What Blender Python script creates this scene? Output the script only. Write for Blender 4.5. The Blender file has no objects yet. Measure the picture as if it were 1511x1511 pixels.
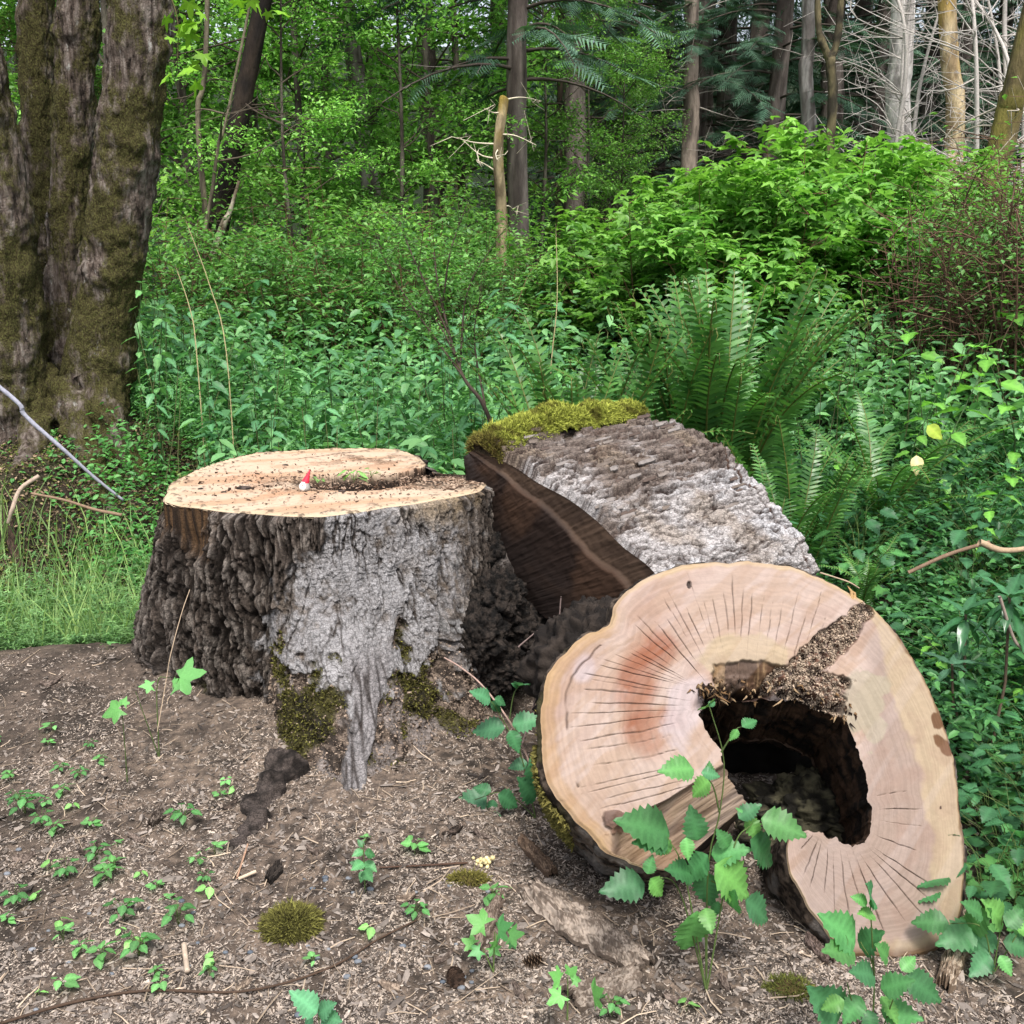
import bpy, math, random
import numpy as np
random.seed(7)
RNG = np.random.RandomState(11)
R = math.radians
SC = bpy.context.scene
COL = SC.collection

# ------------------------------------------------------------------ camera
PITCH = R(14.5)
F = 1515.0
CAM = np.array([0.0, 0.0, 1.6])
cd = bpy.data.cameras.new("camera"); cam = bpy.data.objects.new("camera", cd); COL.objects.link(cam)
cam.location = CAM; cam.rotation_euler = (math.pi/2 - PITCH, 0, 0)
cd.sensor_width = 36; cd.lens = 36*F/1511; cd.clip_start = 0.05; cd.clip_end = 600
SC.camera = cam
# ------------------------------------------------------------------ world and sun
SUN_EL, SUN_AZ = R(61), R(170)          # azimuth clockwise from +Y
w = bpy.data.worlds.new("World"); SC.world = w; w.use_nodes = True
nt = w.node_tree; nt.nodes.clear()
sky = nt.nodes.new("ShaderNodeTexSky"); sky.sky_type = 'NISHITA'; sky.sun_disc = False
sky.sun_elevation = SUN_EL; sky.sun_rotation = SUN_AZ; sky.air_density = 1.0; sky.dust_density = 4.0; sky.ozone_density = 1.0
bg = nt.nodes.new("ShaderNodeBackground"); bg.inputs[1].default_value = 0.125
hs = nt.nodes.new("ShaderNodeHueSaturation"); hs.inputs['Saturation'].default_value = 0.45
wo = nt.nodes.new("ShaderNodeOutputWorld")
nt.links.new(sky.outputs[0], hs.inputs['Color']); nt.links.new(hs.outputs[0], bg.inputs[0]); nt.links.new(bg.outputs[0], wo.inputs[0])
sl = bpy.data.lights.new("sun", 'SUN'); so = bpy.data.objects.new("sun", sl); COL.objects.link(so)
sl.energy = 2.0; sl.angle = R(14); sl.color = (1.0, 0.96, 0.9)
# light travels along -Z of the lamp
so.rotation_euler = (math.pi/2 - SUN_EL, 0, math.pi - SUN_AZ)
SC.view_settings.view_transform = 'Standard'; SC.view_settings.look = 'None'
SC.view_settings.exposure = 1.27; SC.view_settings.gamma = 1.0; SC.view_settings.use_curve_mapping = False
SC.render.engine = 'CYCLES'
SC.cycles.max_bounces = 8; SC.cycles.diffuse_bounces = 4; SC.cycles.transmission_bounces = 5; SC.cycles.glossy_bounces = 1
SC.cycles.caustics_reflective = False; SC.cycles.caustics_refractive = False

# ------------------------------------------------------------------ measuring helpers
cP, sP = math.cos(PITCH), math.sin(PITCH)
def ray(px, py):
    px = np.asarray(px, float); py = np.asarray(py, float)
    cx = (px-755.5)/F; cy = (755.5-py)/F
    return np.stack([cx+0*cy, cP+cy*sP, -sP+cy*cP], -1)
def at(px, py, Y):
    d = ray(px, py); return CAM + d*(np.asarray(Y, float)/d[..., 1])[..., None]
def onz(px, py, z):
    d = ray(px, py); return CAM + d*((z-CAM[2])/d[..., 2])[..., None]
def onplane(px, py, O, n):
    d = ray(px, py); t = ((O-CAM) @ n)/(d @ n); return CAM + d*t[..., None]
def proj(p):
    q = np.asarray(p)-CAM
    dz = q[..., 1]*cP - q[..., 2]*sP
    return 755.5+F*q[..., 0]/dz, 755.5-F*(q[..., 1]*sP+q[..., 2]*cP)/dz

# ------------------------------------------------------------------ numpy noise
def _h(ix, iy, iz, s):
    h = (ix.astype(np.int64)*374761393 + iy.astype(np.int64)*668265263 + iz.astype(np.int64)*2147483647 + s*974634777) & 0xffffffff
    h = ((h ^ (h >> 13))*1274126177) & 0xffffffff
    h = ((h ^ (h >> 16))*2246822519) & 0xffffffff
    return ((h ^ (h >> 15)) & 0xffffff)/float(0xffffff)
def vn(p, s=0):
    p = np.asarray(p, float)
    if p.shape[-1] == 2: p = np.concatenate([p, np.zeros(p.shape[:-1]+(1,))], -1)
    i = np.floor(p); f = p-i; f = f*f*(3-2*f); i = i.astype(np.int64)
    r = 0
    for a in (0, 1):
        wa = f[..., 0] if a else 1-f[..., 0]
        for b in (0, 1):
            wb = f[..., 1] if b else 1-f[..., 1]
            for c in (0, 1):
                wc = f[..., 2] if c else 1-f[..., 2]
                r = r + wa*wb*wc*_h(i[..., 0]+a, i[..., 1]+b, i[..., 2]+c, s)
    return r
def fbm(p, o=4, s=0):
    p = np.asarray(p, float); r = 0; a = 0.5; t = 0
    for k in range(o):
        r = r + a*vn(p*2.03**k + 17.3*k, s+k); t += a; a *= 0.5
    return r/t
def worley(p, s=0):
    p = np.asarray(p, float); i = np.floor(p).astype(np.int64)
    f1 = np.full(p.shape[:-1], 9.0); f2 = f1.copy(); cid = np.zeros(p.shape[:-1])
    z = np.zeros_like(i[..., 0])
    for a in (-1, 0, 1):
        for b in (-1, 0, 1):
            cx = i[..., 0]+a; cy = i[..., 1]+b
            qx = cx+0.15+0.7*_h(cx, cy, z, s); qy = cy+0.15+0.7*_h(cx, cy, z, s+5)
            d = np.hypot(p[..., 0]-qx, p[..., 1]-qy)
            idv = _h(cx, cy, z, s+9)
            m = d < f1
            f2 = np.where(m, f1, np.minimum(f2, d)); cid = np.where(m, idv, cid); f1 = np.where(m, d, f1)
    return f1, f2, cid
def ss(a, b, x):
    t = np.clip((x-a)/(b-a), 0, 1); return t*t*(3-2*t)
def mix(a, b, t):
    return a*(1-t) + b*t
def mixc(a, b, t):
    return a*(1-t[..., None]) + np.asarray(b, float)*t[..., None]
def srgb(r, g, b):
    c = np.array([r, g, b], float)/255
    return np.where(c <= 0.04045, c/12.92, ((c+0.055)/1.055)**2.4)

# ------------------------------------------------------------------ mesh builders
class MB:
    def __init__(s): s.v = []; s.f = []; s.c = []; s.n = 0
    def add(s, v, f, c=None):
        v = np.asarray(v, float).reshape(-1, 3)
        s.v.append(v); s.f.append(np.asarray(f, np.int64)+s.n)
        if c is None: c = np.ones((len(v), 3))
        c = np.asarray(c, float)
        if c.ndim == 1: c = np.tile(c, (len(v), 1))
        s.c.append(c); s.n += len(v); return s
def link_mesh(name, mb, mat, parent=None, base=None, smooth=True):
    v = np.concatenate(mb.v); c = np.concatenate(mb.c)
    org = np.zeros(3)
    if parent is not None: org = np.array(parent.location) if parent.get('_w') is None else np.array(parent['_w'])
    if base is not None: org = np.asarray(base, float)
    me = bpy.data.meshes.new(name)
    me.vertices.add(len(v)); me.vertices.foreach_set('co', (v-org).astype(np.float32).ravel())
    nl = sum(f.size for f in mb.f); npoly = sum(len(f) for f in mb.f)
    me.loops.add(nl); me.polygons.add(npoly)
    me.loops.foreach_set('vertex_index', np.concatenate([f.ravel() for f in mb.f]).astype(np.int32))
    tot = np.concatenate([np.full(len(f), f.shape[1]) for f in mb.f]); st = np.concatenate([[0], np.cumsum(tot)[:-1]])
    me.polygons.foreach_set('loop_start', st.astype(np.int32))
    me.polygons.foreach_set('use_smooth', np.full(npoly, smooth))
    a = me.attributes.new('Col', 'FLOAT_COLOR', 'POINT')
    a.data.foreach_set('color', np.concatenate([c, np.ones((len(c), 1))], 1).astype(np.float32).ravel())
    me.update(calc_edges=True)
    me.materials.append(mat)
    o = bpy.data.objects.new(name, me); COL.objects.link(o)
    if parent is not None:
        o.parent = parent
        o.location = tuple(org-(np.array(parent.location) if parent.get('_w') is None else np.array(parent['_w'])))
    else: o.location = tuple(org)
    return o
def tag(o, label=None, cat=None, group=None, kind=None):
    if label: o['label'] = label
    if cat: o['category'] = cat
    if group: o['group'] = group
    if kind: o['kind'] = kind
    return o
def empty(name, loc, label, cat, group=None):
    o = bpy.data.objects.new(name, None); COL.objects.link(o); o.location = tuple(loc); o.empty_display_size = 0.1
    return tag(o, label, cat, group)
def gridf(nr, nc, closed=False):
    a = np.arange(nr-1)[:, None]*nc
    if closed:
        j = np.arange(nc)[None]; k = (j+1) % nc
    else:
        j = np.arange(nc-1)[None]; k = j+1
    return np.stack([a+j, a+k, a+nc+k, a+nc+j], -1).reshape(-1, 4)
def catmull(P, n):
    P = np.asarray(P, float)
    if len(P) < 3:
        t = np.linspace(0, 1, n)[:, None]; return P[0]*(1-t)+P[-1]*t
    Q = np.vstack([2*P[0]-P[1], P, 2*P[-1]-P[-2]])
    u = np.linspace(0, len(P)-1-1e-9, n); i = u.astype(int); t = (u-i)[:, None]
    p0, p1, p2, p3 = Q[i], Q[i+1], Q[i+2], Q[i+3]
    return 0.5*((2*p1)+(-p0+p2)*t+(2*p0-5*p1+4*p2-p3)*t*t+(-p0+3*p1-3*p2+p3)*t**3)
def resamp(P, n):
    P = np.asarray(P, float); L = np.r_[0, np.cumsum(np.linalg.norm(np.diff(P, axis=0), axis=1))]
    u = np.linspace(0, L[-1], n)
    return np.stack([np.interp(u, L, P[:, k]) for k in range(P.shape[1])], 1)
def tube(mb, path, rad, seg=8, c=(1, 1, 1), rough=0.0, fr=6.0, seed=0, caps=True, colfn=None):
    """tapered tube along a path; rough is the displacement amplitude as a share of the radius"""
    path = np.asarray(path, float); n = len(path)
    rad = np.interp(np.linspace(0, 1, n), np.linspace(0, 1, len(np.atleast_1d(rad))), np.atleast_1d(rad))
    T = np.gradient(path, axis=0); T /= np.linalg.norm(T, axis=1)[:, None]+1e-9
    ref = np.array([0, 0, 1.0]) if abs(T[0][2]) < 0.9 else np.array([1.0, 0, 0])
    A = np.cross(T, ref); A /= np.linalg.norm(A, axis=1)[:, None]+1e-9; B = np.cross(T, A)
    th = np.linspace(0, 2*np.pi, seg, endpoint=False)
    ring = A[:, None]*np.cos(th)[None, :, None] + B[:, None]*np.sin(th)[None, :, None]
    rr = np.repeat(rad[:, None], seg, 1)
    p = path[:, None]+ring*rr[..., None]
    if rough:
        d = fbm(p*fr, 4, seed)-0.5
        rr = rr*(1+rough*2*d); p = path[:, None]+ring*rr[..., None]
    cc = colfn(p.reshape(-1, 3)) if colfn else c
    mb.add(p.reshape(-1, 3), gridf(n, seg, True), cc)
    if caps:
        k = mb.n-n*seg
        for off, ctr in ((0, path[0]), ((n-1)*seg, path[-1])):
            j = np.arange(seg); cv = np.asarray(c if not colfn else colfn(ctr[None])[0], float)
            mb.v.append(ctr[None]); mb.c.append(cv[None] if cv.ndim == 1 else cv); mb.n += 1
            fcs = np.stack([k+off+j, k+off+(j+1) % seg, np.full(seg, mb.n-1)], 1)
            mb.f.append(fcs)
    return mb
def rotm(yaw, pitch=0, roll=0):
    yaw, pitch, roll = np.broadcast_arrays(np.atleast_1d(np.asarray(yaw, float)), np.atleast_1d(np.asarray(pitch, float)), np.atleast_1d(np.asarray(roll, float)))
    cz, sz, cx, sx, cy, sy = np.cos(yaw), np.sin(yaw), np.cos(pitch), np.sin(pitch), np.cos(roll), np.sin(roll)
    o = np.zeros_like(cz); l = o+1
    Z = np.stack([np.stack([cz, -sz, o], -1), np.stack([sz, cz, o], -1), np.stack([o, o, l], -1)], -2)
    X = np.stack([np.stack([l, o, o], -1), np.stack([o, cx, -sx], -1), np.stack([o, sx, cx], -1)], -2)
    Y = np.stack([np.stack([cy, o, sy], -1), np.stack([o, l, o], -1), np.stack([-sy, o, cy], -1)], -2)
    return Z @ X @ Y
def scatter(mb, tv, tf, pos, rot, scale, col):
    """copies of a template: col (K,3)"""
    K = len(pos); scale = np.asarray(scale, float)
    if scale.ndim == 1: scale = scale[:, None]
    if rot.shape[0] == 1: rot = np.repeat(rot, K, 0)
    v = np.einsum('kij,kmj->kmi', rot, tv[None]*scale[:, None, :])+pos[:, None]
    f = tf[None]+(np.arange(K)*len(tv))[:, None, None]
    mb.add(v.reshape(-1, 3), f.reshape(-1, tf.shape[1]), np.repeat(np.asarray(col, float), len(tv), 0))
    return mb

# ------------------------------------------------------------------ materials
def mat_base(name):
    m = bpy.data.materials.new(name); m.use_nodes = True; t = m.node_tree
    return m, t, t.nodes['Principled BSDF'], t.nodes['Material Output']
def mat_attr(name, rough=0.85, var=0.25, vscale=30, bump=0.3, bscale=120, bdist=0.004, stretch=(1, 1, 1), tint=(1, 1, 1), spec=0.2):
    m, t, b, out = mat_base(name); N = t.nodes; L = t.links
    at_ = N.new('ShaderNodeAttribute'); at_.attribute_name = 'Col'
    tc = N.new('ShaderNodeTexCoord'); mp = N.new('ShaderNodeMapping'); mp.inputs['Scale'].default_value = stretch
    L.new(tc.outputs['Object'], mp.inputs[0])
    n1 = N.new('ShaderNodeTexNoise'); n1.inputs['Scale'].default_value = vscale; n1.inputs['Detail'].default_value = 6; n1.inputs['Roughness'].default_value = 0.65
    L.new(mp.outputs[0], n1.inputs[0])
    mr = N.new('ShaderNodeMapRange'); mr.inputs[1].default_value = 0.25; mr.inputs[2].default_value = 0.75
    mr.inputs[3].default_value = 1-var; mr.inputs[4].default_value = 1+var; L.new(n1.outputs[0], mr.inputs[0])
    mu = N.new('ShaderNodeVectorMath'); mu.operation = 'SCALE'; L.new(at_.outputs['Color'], mu.inputs[0]); L.new(mr.outputs[0], mu.inputs['Scale'])
    mt = N.new('ShaderNodeVectorMath'); mt.operation = 'MULTIPLY'; mt.inputs[1].default_value = tint; L.new(mu.outputs[0], mt.inputs[0])
    L.new(mt.outputs[0], b.inputs['Base Color'])
    b.inputs['Roughness'].default_value = rough; b.inputs['Specular IOR Level'].default_value = spec
    n2 = N.new('ShaderNodeTexNoise'); n2.inputs['Scale'].default_value = bscale; n2.inputs['Detail'].default_value = 5
    L.new(mp.outputs[0], n2.inputs[0])
    bp = N.new('ShaderNodeBump'); bp.inputs['Strength'].default_value = bump; bp.inputs['Distance'].default_value = bdist
    L.new(n2.outputs[0], bp.inputs['Height']); L.new(bp.outputs[0], b.inputs['Normal'])
    return m
def mat_checked(name, tint, stretch, cell=55, dark=0.55, cstretch=(1, 1, 1.7)):
    m = mat_attr(name, 0.9, 0.38, 55, 0.9, 130, 0.006, stretch, tint); t = m.node_tree; N = t.nodes; L = t.links; b = N['Principled BSDF']
    tc = [n for n in N if n.type == 'TEX_COORD'][0]
    mp = N.new('ShaderNodeMapping'); mp.inputs['Scale'].default_value = cstretch; L.new(tc.outputs['Object'], mp.inputs[0])
    nz = N.new('ShaderNodeTexNoise'); nz.inputs['Scale'].default_value = 30; nz.inputs['Detail'].default_value = 5; L.new(mp.outputs[0], nz.inputs[0])
    ad = N.new('ShaderNodeVectorMath'); ad.operation = 'MULTIPLY_ADD'; ad.inputs[1].default_value = (0.035,)*3; L.new(nz.outputs['Color'], ad.inputs[0]); L.new(mp.outputs[0], ad.inputs[2])
    vo = N.new('ShaderNodeTexVoronoi'); vo.feature = 'DISTANCE_TO_EDGE'; vo.inputs['Scale'].default_value = cell; L.new(ad.outputs[0], vo.inputs[0])
    mr = N.new('ShaderNodeMapRange'); mr.inputs[1].default_value = 0.0; mr.inputs[2].default_value = 0.10; mr.inputs[3].default_value = dark; mr.inputs[4].default_value = 1.0; L.new(vo.outputs[0], mr.inputs[0])
    n3 = N.new('ShaderNodeTexNoise'); n3.inputs['Scale'].default_value = 240; n3.inputs['Detail'].default_value = 4; L.new(mp.outputs[0], n3.inputs[0])
    m3 = N.new('ShaderNodeMapRange'); m3.inputs[1].default_value = 0.3; m3.inputs[2].default_value = 0.7; m3.inputs[3].default_value = 0.68; m3.inputs[4].default_value = 1.25; L.new(n3.outputs[0], m3.inputs[0])
    mm = N.new('ShaderNodeMath'); mm.operation = 'MULTIPLY'; L.new(mr.outputs[0], mm.inputs[0]); L.new(m3.outputs[0], mm.inputs[1])
    src = b.inputs['Base Color'].links[0].from_socket; sc = N.new('ShaderNodeVectorMath'); sc.operation = 'SCALE'; L.new(src, sc.inputs[0]); L.new(mm.outputs[0], sc.inputs['Scale']); L.new(sc.outputs[0], b.inputs['Base Color'])
    bp0 = [n for n in N if n.type == 'BUMP'][0]; bp = N.new('ShaderNodeBump'); bp.inputs['Strength'].default_value = 0.8; bp.inputs['Distance'].default_value = 0.004
    L.new(mm.outputs[0], bp.inputs['Height']); L.new(bp0.outputs[0], bp.inputs['Normal']); L.new(bp.outputs[0], b.inputs['Normal'])
    return m
def mat_leaf(name, rough=0.45, trans=0.35, tint=(1, 1, 1), tcol=(1.15, 1.3, 0.75), objvar=0.3, spec=0.35, vein=0.0):
    m, t, b, out = mat_base(name); N = t.nodes; L = t.links
    a = N.new('ShaderNodeAttribute'); a.attribute_name = 'Col'
    oi = N.new('ShaderNodeObjectInfo')
    mr = N.new('ShaderNodeMapRange'); mr.inputs[3].default_value = 1-objvar; mr.inputs[4].default_value = 1+objvar; L.new(oi.outputs['Random'], mr.inputs[0])
    tc = N.new('ShaderNodeTexCoord'); n1 = N.new('ShaderNodeTexNoise'); n1.inputs['Scale'].default_value = 25; L.new(tc.outputs['Object'], n1.inputs[0])
    m2 = N.new('ShaderNodeMapRange'); m2.inputs[3].default_value = 0.8; m2.inputs[4].default_value = 1.2; L.new(n1.outputs[0], m2.inputs[0])
    mm = N.new('ShaderNodeMath'); mm.operation = 'MULTIPLY'; L.new(mr.outputs[0], mm.inputs[0]); L.new(m2.outputs[0], mm.inputs[1])
    mu = N.new('ShaderNodeVectorMath'); mu.operation = 'SCALE'; L.new(a.outputs['Color'], mu.inputs[0]); L.new(mm.outputs[0], mu.inputs['Scale'])
    mt = N.new('ShaderNodeVectorMath'); mt.operation = 'MULTIPLY'; mt.inputs[1].default_value = tint; L.new(mu.outputs[0], mt.inputs[0])
    hv = N.new('ShaderNodeHueSaturation'); hv.inputs['Saturation'].default_value = 0.97; hv.inputs['Value'].default_value = 1.12; L.new(mt.outputs[0], hv.inputs['Color']); mt = hv
    L.new(mt.outputs[0], b.inputs['Base Color']); b.inputs['Roughness'].default_value = rough; b.inputs['Specular IOR Level'].default_value = spec
    m3 = N.new('ShaderNodeVectorMath'); m3.operation = 'MULTIPLY'; m3.inputs[1].default_value = tcol; L.new(mt.outputs[0], m3.inputs[0])
    tr = N.new('ShaderNodeBsdfTranslucent'); L.new(m3.outputs[0], tr.inputs[0])
    mx = N.new('ShaderNodeMixShader'); mx.inputs[0].default_value = trans*1.15
    L.new(b.outputs[0], mx.inputs[1]); L.new(tr.outputs[0], mx.inputs[2]); L.new(mx.outputs[0], out.inputs[0])
    return m
M_ground = mat_attr('forest_soil', 0.95, 0.45, 60, 0.9, 220, 0.006, tint=(0.38, 0.365, 0.345))
M_bark = mat_attr('bark', 0.9, 0.3, 45, 0.7, 160, 0.004, tint=(0.58, 0.58, 0.595))
M_sbark = mat_checked('stump_bark', (0.60, 0.60, 0.615), (1, 1, 0.4))
M_lbark = mat_checked('log_bark', (0.56, 0.56, 0.575), (1, 1, 1), 60, 0.5, (0.8, 1.2, 1.6))
M_barkv = mat_attr('tree_bark', 0.92, 0.4, 22, 0.8, 60, 0.015, (1, 1, 0.3))
M_cut = mat_attr('cut_wood', 0.7, 0.07, 70, 0.25, 300, 0.0012, (1, 1, 1), tint=(0.39, 0.385, 0.425))
M_top = mat_attr('fresh_cut_wood_lit', 0.7, 0.08, 60, 0.25, 300, 0.0012, (1, 1, 1), tint=(0.47, 0.46, 0.46))  # cut wood again, tinted brighter for the stronger light on the stump top
M_chip = mat_attr('wood_chips', 0.9, 0.2, 90, 0.2, 200, 0.001, tint=(0.46, 0.45, 0.435))
M_moss = mat_attr('moss', 0.95, 0.35, 80, 0.6, 250, 0.003)
M_twig = mat_attr('twig_bark', 0.85, 0.3, 60, 0.4, 200, 0.001)
M_stone = mat_attr('pebble_stone', 0.7, 0.15, 60, 0.2, 150, 0.001)
M_paint = mat_attr('painted_resin', 0.45, 0.04, 60, 0.05, 150, 0.0005, spec=0.4)
def mat_mossbark():
    m, t, b, out = mat_base('mossy_bark'); N = t.nodes; L = t.links
    tc = N.new('ShaderNodeTexCoord')
    def noise(scale, stretch, det=8, rough=0.65):
        mp = N.new('ShaderNodeMapping'); mp.inputs['Scale'].default_value = stretch; L.new(tc.outputs['Object'], mp.inputs[0])
        n = N.new('ShaderNodeTexNoise'); n.inputs['Scale'].default_value = scale; n.inputs['Detail'].default_value = det; n.inputs['Roughness'].default_value = rough
        L.new(mp.outputs[0], n.inputs[0]); return n.outputs[0]
    def ramp(src, stops):
        r = N.new('ShaderNodeValToRGB'); e = r.color_ramp.elements
        while len(e) < len(stops): e.new(0.5)
        for el, (p, c) in zip(e, stops): el.position = p; el.color = (*c, 1)
        L.new(src, r.inputs[0]); return r.outputs[0]
    fiss = noise(30, (1, 1, 0.16)); patch = noise(3.2, (1, 1, 0.6), 9, 0.72); fine = noise(120, (1, 1, 0.7)); spot_ = noise(22, (1, 1, 0.45), 6)
    bark = ramp(fiss, [(0.38, srgb(44, 37, 32)), (0.5, srgb(104, 92, 84)), (0.64, srgb(146, 136, 128))])
    moss = ramp(fine, [(0.35, srgb(46, 38, 22)), (0.52, srgb(78, 74, 44)), (0.66, srgb(106, 108, 60))])
    def mx(f, a, b_):
        n = N.new('ShaderNodeMix'); n.data_type = 'RGBA'; L.new(f, n.inputs[0]); L.new(a, n.inputs[6]); L.new(b_, n.inputs[7]); return n.outputs[2]
    pale = N.new('ShaderNodeRGB'); pale.outputs[0].default_value = (*srgb(186, 184, 178), 1)
    c1 = mx(ramp(spot_, [(0.62, (0, 0, 0)), (0.68, (0.8, 0.8, 0.8))]), bark, pale.outputs[0])
    c2 = mx(ramp(patch, [(0.44, (0, 0, 0)), (0.52, (1, 1, 1))]), c1, moss)
    sc = N.new('ShaderNodeVectorMath'); sc.operation = 'SCALE'; sc.inputs['Scale'].default_value = 0.8; L.new(c2, sc.inputs[0]); L.new(sc.outputs[0], b.inputs['Base Color'])
    b.inputs['Roughness'].default_value = 0.95; b.inputs['Specular IOR Level'].default_value = 0.15
    add = N.new('ShaderNodeMath'); add.operation = 'ADD'; L.new(fiss, add.inputs[0]); L.new(fine, add.inputs[1])
    bp = N.new('ShaderNodeBump'); bp.inputs['Strength'].default_value = 0.9; bp.inputs['Distance'].default_value = 0.025; L.new(add.outputs[0], bp.inputs['Height']); L.new(bp.outputs[0], b.inputs['Normal'])
    return m
M_mossbark = mat_mossbark()
M_leaf = mat_leaf('leaf')
M_leafg = mat_leaf('glossy_leaf', 0.3, 0.25, spec=0.5)
M_grass = mat_leaf('fine_leaf', 0.5, 0.35)
M_needle = mat_leaf('conifer_needles', 0.6, 0.12, tcol=(1.1, 1.3, 0.6))
M_fern = mat_leaf('fern_frond', 0.38, 0.3, spec=0.45)

# ------------------------------------------------------------------ terrain
def gz(x, y, fine=True):
    x = np.asarray(x, float); y = np.asarray(y, float)
    z = 0.03*np.maximum(y-5, 0)*(1-ss(18, 30, y)*0.3)
    z = z+0.20*ss(0.9, 2.2, x)*ss(2.6, 4.6, y)
    z = z+0.10*ss(0.0, 0.8, x)*ss(3.4, 4.6, y)
    # the bank falls away behind the crest left of the stump
    crest = 3.85+0.12*(x+1.6)
    z = z-0.22*ss(0.0, 0.45, y-crest)*ss(-0.75, -1.15, x)*ss(7.5, 5.2, y)
    z = z+0.05*np.exp(-((y-crest+0.1)/0.25)**2)*ss(-0.7, -1.1, x)
    z = z+0.10*np.exp(-(((x+0.75)/0.75)**2+((y-3.35)/0.55)**2))
    z = z+0.74*np.exp(-(((x+2.85)/1.1)**2+((y-6.3)/0.8)**2))
    z = z+0.26*np.exp(-(((x+2.75)/0.35)**2+((y-5.45)/0.35)**2))+0.16*np.exp(-(((x+2.0)/0.4)**2+((y-5.6)/0.3)**2))
    z = z+0.16*(fbm(np.stack([x, y], -1)*3.1, 4, 77)-0.45)*np.exp(-(((x+2.7)/1.2)**2+((y-5.8)/0.9)**2))*2
    z = z-0.16*np.exp(-(((x-0.12)/0.22)**2+((y-3.35)/0.5)**2))
    z = z-0.05*np.exp(-(((x-0.35)/0.3)**2+((y-2.55)/0.25)**2))
    z = z+0.34*np.maximum(y-34, 0)*ss(34, 44, y)*ss(120, 60, y)+ 9*ss(60, 120, y)
    p = np.stack([x, y], -1)
    z = z+0.12*(fbm(p*0.7, 3, 3)-0.5)*ss(4.2, 7, y)
    z = z+0.035*(fbm(p*4.0, 3, 5)-0.5)
    if fine:
        z = z+0.014*(fbm(p*28, 3, 8)-0.5)+0.007*(vn(p*95, 9)-0.5)
    return z

def ground():
    def axis(lo, hi, step, far_lo, far_hi, g=1.09):
        a = list(np.arange(lo, hi, step)); s = step; v = lo
        left = []
        while v > far_lo: s *= g; v -= s; left.append(v)
        s = step; v = a[-1]; right = []
        while v < far_hi: s *= g; v += s; right.append(v)
        return np.array(left[::-1]+a+right)
    X = axis(-1.75, 1.75, 0.0125, -150, 150); Y = axis(1.5, 4.3, 0.0125, -60, 260)
    X = np.concatenate([X[X < -3.7], np.arange(-3.7, -1.76, 0.028), X[X > -1.76]]); Y = np.concatenate([Y[Y < 4.29], np.arange(4.3, 7.0, 0.03), Y[Y > 7.0]])
    gx, gy = np.meshgrid(X, Y)
    z = gz(gx, gy)
    v = np.stack([gx, gy, z], -1)
    p = np.stack([gx, gy], -1)
    n1 = fbm(p*2.2, 4, 21); n2 = fbm(p*9, 4, 22); n3 = vn(p*60, 23)
    dark = srgb(84, 76, 70); chips = srgb(172, 154, 140); soil = srgb(122, 110, 102); moss = srgb(72, 84, 40); green = srgb(38, 62, 32)
    near = np.exp(-(((gx+0.45)/1.2)**2+((gy-2.9)/0.9)**2))+0.7*np.exp(-(((gx-0.5)/0.8)**2+((gy-1.95)/0.5)**2))
    cm = np.clip(near*1.1+(n2-0.5)*1.2, 0, 1)
    c = mixc(np.broadcast_to(dark*0.8, v.shape), soil, ss(0.35, 0.65, n1*0.5+n2*0.5))
    c = mixc(c, chips, cm*ss(0.2, 0.8, n3))
    wm = np.maximum(ss(4.0, 4.4, gy-0.12*(gx+1.6)), ss(1.05, 1.4, gx-0.25*(3-gy))*ss(1.7, 2.0, gy))
    c = mixc(c, srgb(58, 52, 40), wm*0.8)
    c = mixc(c, moss, ss(0.58, 0.75, n1)*0.5*wm)
    c = mixc(c, green, ss(5, 9, gy)*0.8)
    mb = MB().add(v.reshape(-1, 3), gridf(len(Y), len(X)), c.reshape(-1, 3))
    return tag(link_mesh('ground', mb, M_ground), kind='structure', label='forest floor of dark soil strewn with wood chips')
ground()

# ------------------------------------------------------------------ bark relief shared by stump and logs
def bark_relief(u, h, chunk, fine, seed, warp=0.03):
    """u along the girth, h along the grain, metres -> height 0..1, crack 0..1, plate id"""
    q = np.stack([u, h], -1)
    wu = u+warp*(fbm(q*7, 3, seed)-0.5)*2+warp*0.25*(fbm(q*30, 3, seed+7)-0.5)*2; wh = h+warp*1.6*(fbm(q*6+9, 3, seed+1)-0.5)*2+warp*0.3*(fbm(q*26, 3, seed+8)-0.5)*2
    f1, f2, cid = worley(np.stack([wu/chunk[0], wh/chunk[1]], -1), seed+2)
    g1, g2, gid = worley(np.stack([wu/fine[0], wh/fine[1]], -1), seed+3)
    cr = 1-ss(0.02, 0.16, f2-f1); cr2 = 1-ss(0.03, 0.22, g2-g1)
    return cid, gid, cr, cr2, np.stack([wu, wh], -1)

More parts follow.
